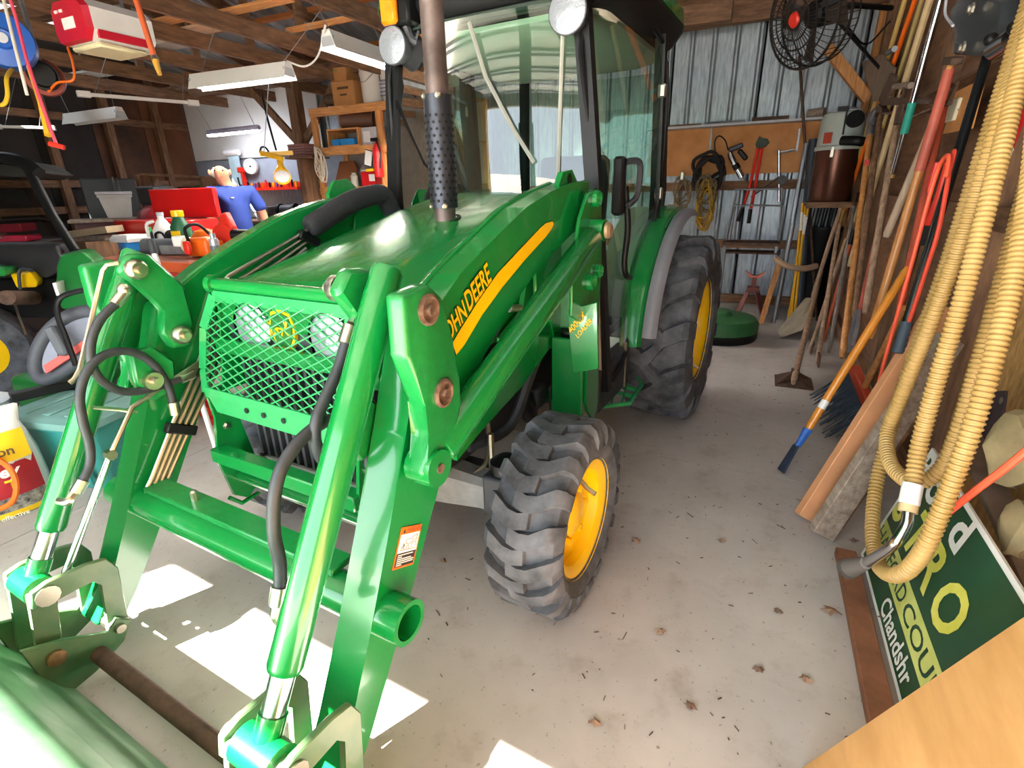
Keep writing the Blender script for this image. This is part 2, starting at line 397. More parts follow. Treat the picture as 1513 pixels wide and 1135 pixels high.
for x in (-1.9, -3.38, -4.6, -5.35, -6.25, -7.3, -8.4): truss(x)
# ================================================================ the tractor with its front loader
TR = thing('tractor', 'green compact tractor with enclosed cab, front loader and yellow wheels', 'tractor', (TORG.x, TORG.y, 0), rotz=-YAWD)
# ---- wheels
def tyre_mesh(R, w, rimr, nl, lug, name):
    b = B(); sh = R-(.026 if lug == 'front' else .042)
    prof = []
    for x, r in ((-.40, rimr+.005), (-.47, rimr+.03), (-.50, (rimr+sh)/2), (-.485, sh-.045), (-.44, sh-.015), (-.30, sh), (0, sh+.006), (.30, sh), (.44, sh-.015), (.485, sh-.045), (.50, (rimr+sh)/2), (.47, rimr+.03), (.40, rimr+.005)):
        prof.append((r, x*w))
    b.lathe(prof, (0, 0, 0), (1, 0, 0), 56, cap=False)
    def surf(x):  # carcass radius at x
        ax = abs(x)/w
        return sh if ax < .3 else sh-.015*(ax-.3)/.14 if ax < .44 else sh-.015-.03*(ax-.44)/.05
    pitch = 2*math.pi/nl
    for i in range(nl):
        for sgn in (1, -1):
            a0 = pitch*(i+(0 if sgn > 0 else .5))
            path = [(.515, 0.0), (.47, .0), (.38, .05), (.16, .36), (.03, .40), (-.12, .30)] if lug == 'front' else [(.515, 0.0), (.47, 0), (.40, .02), (.16, .22), (.0, .60), (-.14, .80)]
            wd = .56 if lug == 'front' else .46
            V0 = []
            for (fx, fa) in path:
                x = sgn*fx*w; base = surf(min(abs(x), .499*w)); top = R - (0 if abs(fx) < .44 else .02 if fx < .5 else .10)
                if fx > .5: base = sh-(.045 if lug == 'front' else .09); top = sh-(.028 if lug == 'front' else .05)
                row = []
                for (da, r) in ((-.5*wd, base-.012), (-.40*wd, top), (.40*wd, top), (.5*wd, base-.012)):
                    a = a0+(fa+da)*pitch; row.append((x, r*math.sin(a), -r*math.cos(a)))
                V0.append(row)
            b.loft([r for r in V0], closed=True, cap=True)
    return b.mesh(name, rubber, 30)
def wheel(name, cx, cy, R, w, rimr, me, side, lab):
    t = bpy.data.objects.new(name, me); COL.objects.link(t); t.parent = TR; t.location = (cx, cy, R-.004); t['label'] = lab; OFF[t.name] = Vector((0, 0, 0))
    s = side
    rm = B().lathe([(rimr+.012, .43*w*s), (rimr+.012, .40*w*s), (rimr-.012, .385*w*s), (rimr-.03, .33*w*s), (rimr-.035, .18*w*s), (rimr*.62, .12*w*s), (rimr*.5, .17*w*s), (rimr*.42, .17*w*s), (.0, .17*w*s)], (0, 0, 0), (1, 0, 0), 40, cap=False).obj('rim', yellow, t); OFF[rm.name] = Vector((0, 0, 0))
    B().lathe([(rimr+.012, -.43*w*s), (rimr-.02, -.38*w*s), (rimr-.035, -.1*w*s), (rimr-.035, .15*w*s)], (0, 0, 0), (1, 0, 0), 32, cap=False).obj('rim', yellow, t)
    hb = B().lathe([(.075, .1*w*s), (.075, .24*w*s), (.06, .28*w*s), (.0, .29*w*s)], (0, 0, 0), (1, 0, 0), 20, cap=False)
    for k in range(6):
        a = k*math.pi/3; c = Vector((.17*w*s, rimr*.46*math.cos(a), rimr*.46*math.sin(a))); hb.cyl(c, c+Vector((.025*s, 0, 0)), .013, 6)
    hb.obj('hub', yellow, t)
    a = Vector((.30*w*s, .0, rimr*.72)) if R < .5 else Vector((.3*w*s, 0, -rimr*.72)); B().tube([a, a+Vector((.03*s, -.01, -.02)), a+Vector((.06*s, -.015, -.03))], .008, 8).obj('valve_stem', zinc, t)
fm = tyre_mesh(.342, .245, .20, 19, 'front', 'front_tyre'); rmh = tyre_mesh(.562, .39, .30, 14, 'rear', 'rear_tyre')
for s in (1, -1):
    wheel('front_wheel', .705 if s > 0 else -.62, 0.0, .342, .245, .20, fm, s, 'chunky black lugged front tyre on yellow rim')
    wheel('rear_wheel', .67*s, 1.86, .562, .39, .30, rmh, s, 'tall black lugged rear tyre on yellow rim')
# ---- hood
def ring(y, zt, zb, w, n=6.0, k=26, wb=None):
    out = []
    for i in range(k+1):
        t = math.pi*i/k; c, s_ = math.cos(t), math.sin(t)
        fx = math.copysign(abs(c)**(2/n), c); fz = abs(s_)**(2/n)
        crown = .022*(1-(fx)**2)
        out.append(Vector((fx*w, y, zb+(zt-.022-zb)*fz+crown*fz)))
    return out
st = [(-.445, 1.085, 1.04, .30), (-.44, 1.115, 1.02, .335), (-.41, 1.145, .99, .36), (-.33, 1.175, .93, .375), (-.15, 1.215, .90, .385), (.1, 1.275, .88, .385), (.35, 1.33, .87, .385), (.6, 1.38, .87, .385), (.74, 1.402, .88, .38), (.78, 1.39, .9, .36)]
hood = B().loft([ring(y, zt, zb, w, 5.0) for y, zt, zb, w in st]).obj('hood', green, TR, 50)
B().box((0, .15, .70), (.52, 1.0, .46), bev=.03).obj('engine_block', black, TR)
for s in (1, -1):
    B().box((.25*s, .1, .47), (.05, 1.15, .14), bev=.01).obj('frame_rail', dkgrey, TR)
    B().tube(catmull([(.3*s, -.05, .62), (.36*s, .12, .70), (.38*s, .3, .64), (.38*s, .42, .50), (.33*s, .5, .42)], 6), .032, 10).obj('engine_hose', black, TR)
    B().tube(catmull([(.33*s, .0, .5), (.40*s, .2, .52), (.42*s, .35, .70), (.40*s, .5, .78)], 6), .022, 8).obj('engine_hose', hosem, TR)
B().box((.36, .46, .55), (.12, .10, .10), bev=.02).obj('oil_filter', dkgrey, TR)
B().tube([(.40, .05, .33), (.40, .05, .55)], .012, 8).obj('steel_line', zinc, TR)
# grille: radiator screen, slats, lamps, emblem
gr = B().box((0, -.385, .74), (.58, .05, .56), bev=.01).obj('grille', black, TR)
for k in range(15):
    x = -.26+.52*k/14; B().box((x, -.416, .70), (.012, .02, .44)).obj('slat', dkgrey, gr)
B().box((0, -.405, 1.0), (.60, .06, .15), bev=.03).obj('lamp_panel', dkgrey, TR)
for x in (-.135, .20):
    hl = B().lathe([(.085, 0), (.085, .025), (.078, .03)], (x, -.43, 1.015), (0, -1, 0), 20, cap=False).obj('headlamp', chrome, TR)
    B().lathe([(.078, .0), (.06, .01), (.0, .016)], (x, -.452, 1.015), (0, -1, 0), 20, cap=False).obj('lens', lens, hl)
em = B().prism([(x*.055, -.436, 1.025+z*.062) for x, z in ((-.75, .8), (0, 1), (.75, .8), (1, .2), (.85, -.5), (.45, -1), (-.45, -1), (-.85, -.5), (-1, .2))], (0, -.012, 0)).obj('emblem', yellow, TR)
B().prism([(x*.046, -.446, 1.025+z*.052) for x, z in ((-.75, .8), (0, 1), (.75, .8), (1, .2), (.85, -.5), (.45, -1), (-.45, -1), (-.85, -.5), (-1, .2))], (0, -.006, 0)).obj('shield', mat('emblem green', '1d6a2c', .4), em)
dr = B().tube([(-.03, -.454, 1.02), (-.012, -.454, 1.03), (.016, -.454, 1.028), (.03, -.454, 1.04)], .0035, 5)
for a, b_ in (((-.022, 1.024), (-.034, 1.0)), ((-.016, 1.026), (-.006, 1.002)), ((.016, 1.028), (.032, 1.012)), ((.010, 1.028), (.002, 1.008)), ((.026, 1.04), (.018, 1.056)), ((.03, 1.04), (.032, 1.058))): dr.tube([(a[0], -.454, a[1]), (b_[0], -.454, b_[1])], .0028, 5)
dr.obj('leaping_animal', yellow, em)
# exhaust stack
ex = B().lathe([(.066, 0), (.062, .012), (.05, .012), (.046, -.02)], (.12, .24, 1.287), (-.06, -.27, 1), 24, cap=False).obj('exhaust_collar', black, TR)
B().tube([(.12, .24, 1.24), (.12, .24, 2.0), (.118, .24, 2.12), (.10, .235, 2.22), (.06, .23, 2.34)], .040, 20).obj('exhaust_pipe', mat('exhaust brown steel', '5a4c48', .5, .5, .3, 6, col2='7a6a66'), TR)
eg = B()
hm = mat('heat shield', '3a3c44', .4, .6, .2, 20)
rows, colz = 13, 30; zz0, zz1 = 1.40, 1.68
eg.lathe([(.050, zz0-.06), (.050, zz1+.03)], (.12, .24, 0), (0, 0, 1), 28, cap=False)
es = eg.obj('heat_shield', hm, TR)
hd = B()
for r in range(14):
    for c in range(14):
        a = 2*math.pi*(c+.5*(r % 2))/14; z = zz0-.035+r*.0215; d = Vector((math.cos(a), math.sin(a), 0)); p = Vector((.12, .24, z))+d*.0495
        hd.cyl(p, p+d*.0018, .0055, 6)
o = hd.obj('perforation', mat('hole black', '08080a', .8), es); o['kind'] = 'stuff'
for z in (1.345, 1.705):
    for a in (-.9, -2.2): d = Vector((math.cos(a), math.sin(a), 0)); p = Vector((.12, .24, z))+d*.048; B().lathe([(.011, 0), (.011, .006), (.006, .010)], p, d, 8).obj('bolt', zinc, es)
# ---- front guard
gf = B(); TLc, TRc, BRc, BLc = Vector((-.295, -.455, 1.105)), Vector((.30, -.455, 1.105)), Vector((.265, -.53, .795)), Vector((-.33, -.53, .80))
mid = Vector((-.36, -.50, .92)); cor = [TLc, TRc, Vector((.285, -.49, .95)), BRc, BLc, Vector((-.35, -.51, .87)), Vector((-.345, -.48, 1.0))]
for a, b_ in zip(cor, cor[1:]+cor[:1]): gf.bar(a, b_, .036, .006, up=(0, 1, 0))
GU = gf.obj('grille_guard', gmesh, TR)
dm = B()
def inside(p): # in the guard's sheet: u across, v down
    u, v = p; return -.335+.04*abs(v-.5) < u < .29 and 0 < v < 1
def gp(u, v): a = TLc.lerp(BLc, v); return Vector((u, a.y, a.z-.004*math.sin(3*u)))
pu, pv = .058, .046
for fam in (1, -1):
    k = -14
    while k < 26:
        seg = []
        for j in range(0, 41):
            v = j/40; u = -.335+(k*pu)+fam*(v/pv)*pu*.5*2*.5
            zig = .006*math.sin(j*math.pi/2)
            if -.335 < u < .292: seg.append(gp(u, v))
        if len(seg) > 1: dm.tube([seg[0], seg[-1]], .0027, 5)
        k += 1
o = dm.obj('expanded_mesh', gmesh, GU); o['kind'] = 'stuff'
B().cyl((-.30, -.44, 1.14), (.44, -.44, 1.14), .021, 14).obj('guard_top_bar', green, TR)
for x in (-.30, .29): B().lathe([(.03, -.012), (.03, .012)], (x, -.44, 1.14), (1, 0, 0), 16).obj('collar', green, TR)
for x in (-.29, .275):
    B().prism([(x, -.44, 1.15), (x, -.40, 1.15), (x, -.40, .80), (x, -.50, .80), (x, -.47, .95)], (.008, 0, 0)).obj('guard_side_plate', green, TR)
    B().cyl((x, -.43, 1.14), (x*1.05, -.25, 1.11), .018, 10).obj('guard_tie', green, TR)
B().box((-.03, -.47, .95), (.56, .012, .05), rot=(.15, 0, 0)).obj('guard_rail', green, TR)
lp = B().prism([(-.33, -.532, .805), (.265, -.532, .80), (.265, -.537, .735), (-.28, -.537, .74)], (0, .006, 0)).obj('guard_lower_plate', gmesh, TR)
for x in (-.12, -.04, .05): B().lathe([(.009, 0), (.009, .002)], (x, -.5375, .775), (0, -1, 0), 10).obj('hole', black, lp)
# bumper frame below
for s, x in ((-1, -.33), (1, .31)):
    B().prism([(x, -.53, .80), (x, -.46, .80), (x, -.43, .62), (x, -.40, .42), (x, -.47, .36), (x, -.52, .40), (x, -.545, .55), (x, -.52, .70)], (.012*s, 0, 0)).obj('bumper_side_plate', green, TR)
    B().tube([(x, -.54, .40), (x, -.50, .355), (x, -.43, .36), (x, -.395, .42)], .008, 8).obj('bumper_hook', green, TR)
    for z in (.72, .66): B().lathe([(.014, 0), (.014, .012), (.008, .02)], (x+.012*s, -.49, z), (1, 0, 0), 6).obj('bolt', zinc, TR)
B().box((-.01, -.535, .575), (.66, .05, .05), bev=.004).obj('bumper_bar', green, TR)
B().cyl((-.33, -.48, .46), (.31, -.48, .46), .022, 12).obj('bumper_tube', green, TR)
wp_ = B().box((-.02, -.43, .46), (.52, .012, .16)).obj('weight_plate', cast, TR)
for i in range(5):
    for z in (.43, .49): B().lathe([(.010, 0), (.010, .002)], (-.2+i*.09, -.436, z), (0, -1, 0), 10).obj('hole', black, wp_)
B().box((0, -.36, .60), (.36, .10, .22), bev=.03).obj('battery_tray', black, TR)
# ---- front axle
B().loft([[(x, y*.5*w, .345+z*.5*h) for y, z in ((-1, -1), (1, -1), (1, .6), (.6, 1), (-.6, 1), (-1, .6))] for x, w, h in ((-.60, .10, .12), (-.40, .10, .12), (-.18, .14, .16), (0, .2, .22), (.18, .14, .16), (.40, .10, .12), (.66, .10, .12))]).obj('front_axle', cast, TR)
for s in (1, -1):
    B().box((.50*s, -.005, .37), (.13, .15, .16), bev=.015).obj('axle_knuckle', dkgrey, TR)
    B().lathe([(.06, 0), (.06, .04), (.03, .06)], (.50*s, -.01, .45), (0, 0, 1), 12).obj('kingpin_cap', black, TR)
    B().cyl((.10*s, .12, .37), (.50*s, .12, .37), .016, 8).obj('tie_rod', dkgrey, TR)
B().tube(catmull([(.33, .12, .66), (.36, .10, .52), (.37, .06, .42), (.36, -.02, .40)], 5), .01, 6).obj('axle_line', zinc, TR)
# ---- chassis behind
B().box((0, 1.15, .55), (.46, 1.3, .36), bev=.04).obj('transmission', black, TR)
B().cyl((-.5, 1.86, .562), (.5, 1.86, .562), .11, 16).obj('rear_axle', black, TR)
# ---- cab
def pil(pts, w, h, n, m=black): 
    b = B()
    for a, c in zip(pts, pts[1:]): b.bar(a, c, w, h, up=(1, 0, 0))
    return b.obj(n, m, TR)
CABL = [(2.05, .455), (1.36, .53), (.98, .565), (.52, .605)]   # z, half width
for s in (1, -1):
    pil([(w*s, .725, z) for z, w in CABL], .05, .06, 'front_pillar')
    pil([(.56*s, 1.5, 2.08), (.57*s, 1.56, 1.36), (.56*s, 1.6, 1.0)], .05, .05, 'rear_pillar')
    pil([(.45*s, 2.0, 2.06), (.48*s, 2.05, 1.36), (.46*s, 2.05, 1.05)], .05, .05, 'back_pillar')
    # door: frame and glass
    dg = [(.46*s, .74, 2.04), (.575*s, 1.5, 2.04), (.585*s, 1.56, 1.36), (.57*s, 1.40, 1.0), (.575*s, 1.18, .78), (.60*s, 1.05, .60), (.61*s, .74, .60), (.535*s, .74, 1.36)]
    c0 = sum((Vector(p) for p in dg), Vector())/len(dg)
    bb = B(); n = len(dg)
    bb.add([*dg, c0], [(i, (i+1) % n, n) for i in range(n)]); d = bb.obj('door', glassm, TR, 60); d['label'] = 'tinted glass cab door'
    B().tube(catmull(dg, 3, True), .011, 6, closed=True).obj('door_seal', black, d)
    B().tube(catmull([(.585*s, .96, 1.40), (.60*s, .98, 1.22), (.595*s, .97, 1.08), (.60*s, .99, 1.01), (.60*s, 1.06, .985)], 5), .014, 10).obj('grab_rail', black, d)
    B().box((.575*s, .90, 1.40), (.05, .055, .24), bev=.012).obj('latch_box', black, d)
    B().tube(catmull([(.60*s, .93, 1.50), (.63*s, .98, 1.50), (.635*s, 1.0, 1.46), (.63*s, .99, 1.36), (.61*s, .93, 1.32)], 4), .014, 8).obj('door_handle', dkgrey, d)
    B().box((.59*s, 1.56, 1.36), (.03, .03, .06), bev=.006).obj('hinge', zinc, d)
    B().box((.585*s, 1.50, 1.84), (.03, .03, .06), bev=.006).obj('hinge', zinc, d)
    rg = [(.57*s, 1.58, 2.02), (.47*s, 2.0, 2.02), (.48*s, 2.03, 1.36), (.5*s, 1.9, 1.33), (.57*s, 1.62, 1.3)]
    B().add(rg, [(0, 1, 2, 3, 4)]).obj('quarter_window', glassm, TR)
ws = []
for i in range(7):
    z = 1.18+(2.06-1.18)*i/6; w = .53-(.53-.455)*max(0, (z-1.36)/.69) if z > 1.36 else .545
    ws.append([(w*(-1+2*j/10), .74-.055*(1-(-1+2*j/10)**2)-.02*(1-(i-3)**2/9), z) for j in range(11)])
d = B().sheet(ws).obj('windshield', glassm, TR, 60); d['label'] = 'curved tinted cab windshield'
B().sheet([[(x, 2.06, z) for x in (-.44, .44)] for z in (1.2, 2.02)]).obj('rear_window', glassm, TR)
lower = mat('satin black panel', '1c1d21', .3, 0, .2, 6)
for s in (1, -1):
    B().prism([(.60*s, .70, .62), (.575*s, .70, 1.0), (.545*s, .70, 1.22), (.50*s, .66, 1.22), (.50*s, .66, .5), (.60*s, .70, .45)], (0, .05, 0)).obj('cowl_side', lower, TR)
    B().box((.56*s, .92, .52), (.08, .46, .22), bev=.01).obj('lower_panel', lower, TR)
B().box((0, .73, 1.12), (1.0, .05, .30), bev=.01).obj('firewall', black, TR)
B().box((0, 1.35, .72), (1.04, 1.3, .05)).obj('cab_floor', dkgrey, TR)
# roof
def rr(hx, y0, y1, r, z, k=5, yb=0):
    o = []
    for cx, cy, a0 in ((hx-r, y1-r, 0), (-hx+r, y1-r, 90), (-hx+r, y0+r, 180), (hx-r, y0+r, 270)):
        for j in range(k+1):
            a = math.radians(a0+90*j/k); o.append((cx+r*math.cos(a), cy+r*math.sin(a), z))
    return o
B().loft([rr(.52, .78, 1.85, .14, 2.05), rr(.56, .74, 1.88, .16, 2.08), rr(.60, .70, 1.92, .18, 2.14), rr(.60, .70, 1.92, .18, 2.165)]).obj('roof_rim', black, TR, 50)
B().loft([rr(.605, .695, 1.925, .18, 2.165), rr(.60, .71, 1.91, .18, 2.23), rr(.5, .82, 1.8, .2, 2.28), rr(.3, 1.0, 1.6, .2, 2.30)]).obj('roof_cap', green, TR, 50)
B().loft([rr(.50, .80, 1.85, .12, 2.055), rr(.50, .80, 1.85, .12, 2.03), rr(.44, .88, 1.78, .12, 2.00)]).obj('headliner', mat('cream headliner', 'd3d6c8', .8, 0, .05, 4), TR, 50)
B().box((0, .735, 2.065), (.90, .04, .03), bev=.004).obj('header_seal', mat('visor dark', '2c3a30', .4), TR)
cb = mat('cab cream lining', 'c9cdbd', .8, 0, .06, 4)
for s in (1, -1):
    fe = []
    for i in range(9):
        a = math.radians(178-11*i); fe.append([(.36*s, 1.88+.66*math.cos(a), .62+.66*math.sin(a)), (.52*s, 1.88+.66*math.cos(a), .62+.66*math.sin(a))])
    B().sheet(fe, .03).obj('inner_wheel_arch', cb, TR)
seat = B().box((0, 1.5, 1.0), (.46, .46, .12), bev=.04); seat.obj('seat_cushion', black, TR)
B().box((0, 1.76, 1.30), (.44, .12, .56), rot=(-.12, 0, 0), bev=.05).obj('seat_back', mat('seat vinyl', '2f3238', .6), TR)
B().tube([(0, .80, .8), (0, .95, 1.22)], .05, 10).obj('steering_column', black, TR)
sw = [(.18*math.cos(a), 1.0+.16*math.sin(a), 1.28+.08*math.sin(a)) for a in [i*math.pi/12 for i in range(24)]]
SW = B().tube(sw, .016, 8, closed=True).obj('steering_wheel', black, TR)
for a in (0, 2.1, 4.2): B().cyl((0, 1.0, 1.26), (.17*math.cos(a), 1.0+.15*math.sin(a), 1.28+.08*math.sin(a)), .010, 6).obj('spoke', black, SW)
B().box((0, .80, 1.24), (.42, .16, .16), bev=.05).obj('dash', black, TR)
wi = mat('grey wiper arm', 'b5b7ae', .4, .3, .1, 8)
B().tube([(.0, .655, 2.03), (.07, .655, 1.83), (.19, .66, 1.63), (.28, .67, 1.5)], .009, 6).obj('wiper_arm', wi, TR)
B().tube([(.395, .69, 1.98), (.385, .69, 1.65), (.38, .69, 1.45)], .008, 6).obj('wiper_blade', wi, TR)
B().tube([(-.46, .715, 1.80), (-.30, .69, 1.52), (-.14, .67, 1.40), (-.12, .67, 1.32)], .009, 6).obj('wiper_arm', black, TR)
B().lathe([(.022, 0), (.022, .03), (.012, .035)], (-.12, .68, 1.35), (0, -1, 0), 12).obj('wiper_pivot', dkgrey, TR)
# work lamps, marker lamp
for s in (1, -1):
    c = LY(.665, 840, 18) if s > 0 else LY(.665, 582, 68)
    wl_ = B().lathe([(.02, .075), (.06, .05), (.076, .0), (.076, -.012), (.070, -.014)], c, (0, 1, 0), 28).obj('work_lamp', dkgrey, TR)
    B().lathe([(.072, -.015), (.05, -.022), (.0, -.026)], c, (0, 1, 0), 28, cap=False).obj('lens', lens, wl_)
    B().box((c.x, .71, c.z+.05), (.03, .07, .10), bev=.004).obj('lamp_bracket', black, TR)
for s in (-1, 1):
    c = Vector((-.37, .66, 2.125)) if s < 0 else Vector((.66, .72, 2.22))
    ml = B().box(c+Vector((.02, .03, 0)), (.11, .09, .11), bev=.012).obj('marker_lamp', black, TR)
    B().box(c+Vector((-.02, -.025, 0)), (.085, .035, .105), bev=.012).obj('amber_lens', mat('amber lens', 'ff8a10', .15, 0, .15, 30, .2), ml)
    B().tube(catmull([c+Vector((.02, .03, -.05)), c+Vector((.03, .05, -.10)), c+Vector((.08, .08, -.12))], 4), .02, 8).obj('lamp_arm', dkgrey, TR)
# fenders
for s in (1, -1):
    for x0, x1, rr_, m, n, a0, a1 in ((.55, .655, .70, green, 'fender', 176, 84), (.657, .725, .68, mat('grey fender flare', '7a7d86', .5), 'fender_flare', 172, 78)):
        g = []
        for i in range(15):
            a = math.radians(a0+(a1-a0)*i/14); c, sn = math.cos(a), math.sin(a)
            g.append([((x0+.0)*s, 1.86+(rr_+.012)*c*1.06, .575+(rr_+.012)*sn), ((x0+.03)*s, 1.86+(rr_+.02)*c*1.06, .575+(rr_+.02)*sn), ((x1-.015)*s, 1.86+(rr_+.012)*c*1.06, .575+(rr_+.012)*sn), (x1*s, 1.86+(rr_-.02)*c*1.06, .575+(rr_-.02)*sn)])
        B().sheet(g, .012).obj(n, m, TR, 50)
# step
for s in (1, -1):
    stp = [LZ(.36, 880, 585), LZ(.36, 906, 554), LZ(.36, 940, 556), LZ(.36, 949, 568), LZ(.36, 930, 596), LZ(.36, 890, 601)]
    stp = [Vector((p.x*s, p.y, p.z)) for p in stp]
    S = B().tube(stp, .012, 8, closed=True).obj('step', gmesh, TR)
    for t in (.33, .66): B().bar(stp[0].lerp(stp[1], t), stp[4].lerp(stp[3], t), .006, .022).obj('step_bar', gmesh, S)
    for t in (.3, .7): B().bar(stp[1].lerp(stp[2], t), stp[5].lerp(stp[4], t), .006, .022).obj('step_bar', gmesh, S)
    B().bar((.44*s, 1.0, .36), (stp[0].x, stp[0].y+.05, .36), .04, .02).obj('step_arm', gmesh, TR)
    B().cyl((.60*s, 1.06, .42), (.60*s, 1.06, .66), .007, 6).obj('stay_rod', zinc, TR)
# ---------------- loader
ATOP = [(.55, 1.425), (.36, 1.415), (.2, 1.39), (.02, 1.348), (-.17, 1.275), (-.34, 1.205), (-.45, 1.145), (-.53, 1.07), (-.60, .87), (-.70, .64), (-.80, .42), (-.89, .24), (-.965, .13)]
ABOT = [(-.90, .075), (-.83, .17), (-.72, .33), (-.63, .46), (-.53, .62), (-.45, .74), (-.38, .84), (-.25, .96), (-.10, 1.06), (.05, 1.13), (.2, 1.19), (.38, 1.25), (.55, 1.27)]
lettery = yellow
for s in (1, -1):
    xi, xo = .475, .575; N_ = 'loader_arm'
    arm = B().prism([(xi*s, y, z) for y, z in [(y_, z_-(.028 if s < 0 and y_ > -.5 else 0)) for y_, z_ in ATOP]+ABOT], ((xo-xi)*s, 0, 0), .007).obj(N_, green, TR, 30)
    # rounded pressed rib along the top edge
    B().tube(catmull([((xi+.02)*s, y, z-(.032 if s < 0 else .004)) for y, z in ATOP[1:7]], 3), .011, 8).obj('weld_rib', green, arm)
    # rear pivot lug and pin
    B().prism([((xo-.02)*s, y, z) for y, z in ((.30, 1.40), (.34, 1.45), (.42, 1.46), (.47, 1.42), (.47, 1.36), (.3, 1.36))], (-.02*s, 0, 0)).obj('lifting_eye', green2, arm)
    B().lathe([(.02, 0), (.02, .001)], ((xo-.019)*s, .395, 1.428), (s, 0, 0), 12).obj('eye_hole', black, arm)
    # torque tube end
    # knee castings, one plate each side of the arm
    KN = [(y_+.035, z_-.015) for y_, z_ in ((-.685, 1.225), (-.60, 1.235), (-.555, 1.20), (-.53, 1.10), (-.505, 1.0), (-.505, .93), (-.57, .84), (-.60, .775), (-.655, .775), (-.675, .82), (-.63, .90), (-.645, .98), (-.69, 1.10))]
    for x, dx in ((.60, .045), (.425, -.0)):
        if dx:
            kn = B().prism([(x*s, y, z) for y, z in KN], (.05*s, 0, 0), .014).obj('knee_casting', green2, TR, 40)
            for y, z in ((-.575, 1.168), (-.545, .97), (-.59, .80)):
                p = B().lathe([(.034, -.01), (.034, .006), (.028, .009), (.02, .004), (.012, .004), (.012, .014), (.0, .014)], ((x+.05)*s, y, z), (s, 0, 0), 18, cap=False).obj('pin', mat('rusty pin', '6a4a3c', .5, .6, .3, 40, col2='a08878'), kn)
        else:
            kn = B().prism([(x*s, y, z) for y, z in ((-.64, 1.20), (-.60, 1.245), (-.54, 1.24), (-.46, 1.13), (-.46, 1.0), (-.49, .93), (-.55, .94), (-.57, 1.0), (-.53, 1.06), (-.55, 1.10))], (.04*s, 0, 0), .01).obj('knee_link', green2, TR, 40)
            for y, z in ((-.595, 1.20), (-.515, .98)):
                B().lathe([(.03, 0), (.03, .02), (.022, .03), (.012, .03), (.012, .045), (.0, .045)], (x*s, y, z), (-s, 0, 0), 14, cap=False).obj('pin', zinc, kn)
            B().prism([(x*s, y, z) for y, z in ((-.67, .96), (-.60, .96), (-.55, .90), (-.57, .80), (-.64, .79), (-.68, .86))], (.04*s, 0, 0), .008).obj('lower_lug', green2, kn)
            B().lathe([(.028, 0), (.028, .02), (.014, .02), (.012, .04), (.0, .04)], (x*s, -.635, .86), (-s, 0, 0), 14, cap=False).obj('pin', zinc, kn)
    # bucket cylinder: in the plane between knee plates, in front of the arm
    cx = .515*s
    top, bot, rod = Vector((cx, -.565, 1.19)), Vector((cx, -.975, .475)), Vector((cx, -1.055, .345 if s > 0 else .345))
    dcy = (bot-top).normalized()
    bc = B().lathe([(.030, -.06), (.036, -.05), (.036, .0), (.038, .005), (.038, .80), (.034, .812), (.028, .815)], top, dcy, 22).obj('bucket_cylinder', green, TR)
    L_ = .81
    B().cyl(top+dcy*L_, top+dcy*(L_+.09), .026, 16).obj('rod', chrome, bc)
    B().cyl(top+dcy*(L_+.085), top+dcy*(L_+.17), .03, 14).obj('rod_eye', green, bc)
    E_ = top+dcy*(L_+.165)
    # carrier linkage
    B().lathe([(.042, -.055), (.042, .055)], E_, (1, 0, 0), 18).obj('rod_boss', green, bc)
    B().lathe([(.022, -.10), (.03, -.10), (.03, -.09), (.022, -.085), (.022, .085), (.03, .09), (.03, .10), (.022, .10)], E_, (1, 0, 0), 12).obj('pin', zinc, bc)
    e = E_
    for dx in (-.075, .075):
        x = cx+dx
        lk = B().prism([(x, e.y-.04, e.z-.02), (x, e.y-.03, e.z+.03), (x, e.y+.01, e.z+.04), (x, -.945, .375), (x, -.895, .36), (x, -.875, .31), (x, -.895, .12), (x, -.925, .09), (x, -.955, .12), (x, -.925, .285), (x, -.945, .315), (x, e.y, e.z-.032)], (.018*(1 if dx > 0 else -1), 0, 0), .003).obj('guide_link', gdull, TR)
        B().prism([(x, e.y-.035, e.z+.02), (x, e.y+.03, e.z+.01), (x, e.y-.0, .19), (x, -1.075, .13), (x, -1.125, .13), (x, -1.11, .2)], (-.016*(1 if dx > 0 else -1), 0, 0), .003).obj('carrier_link', gdull, TR)
        B().lathe([(.028, 0), (.028, .014), (.016, .016), (.014, .032), (.0, .032)], (x+(.018 if dx > 0 else -.018), -.93, .125), ((1 if dx > 0 else -1), 0, 0), 12, cap=False).obj('pin', zinc, lk)
    B().cyl((cx-.1, -.93, .125), (cx+.1, -.93, .125), .022, 12).obj('pivot_pin', zinc, TR)
    for dx in (-.10, .10):
        x = cx+dx
        B().prism([(x, -1.15, .24), (x, -1.06, .20), (x, -.96, .13), (x, -.93, .165), (x, -.895, .13), (x, -.93, .07), (x, -1.02, .03), (x, -1.08, .02), (x, -1.13, .08)], (.014, 0, 0), .003).obj('carrier_plate', gdull, TR)
        B().lathe([(.024, 0), (.024, .01), (.01, .012)], (x+(.014 if dx > 0 else 0), -1.09, .16), ((1 if dx > 0 else -1), 0, 0), 10).obj('bolt', mat('rusty bolt', '8a6a48', .5, .6, .3, 30), TR)
    # lift cylinder outside the arm
    a_, b_ = Vector((.63*s, .48, 1.25)), Vector((.625*s, -.59, .80)); dv = (b_-a_).normalized()
    lc = B().lathe([(.03, .04), (.043, .06), (.043, 1.09), (.04, 1.11), (.025, 1.12)], a_, dv, 20).obj('lift_cylinder', green, TR)
    B().cyl(a_+dv*.80, b_-dv*.03, .03, 14).obj('rod', green, lc)
    B().lathe([(.045, -.035), (.045, .035)], b_, (1, 0, 0), 18).obj('rod_eye', green, lc)
    B().lathe([(.04, -.035), (.04, .035)], a_, (1, 0, 0), 18).obj('base_eye', green, lc)
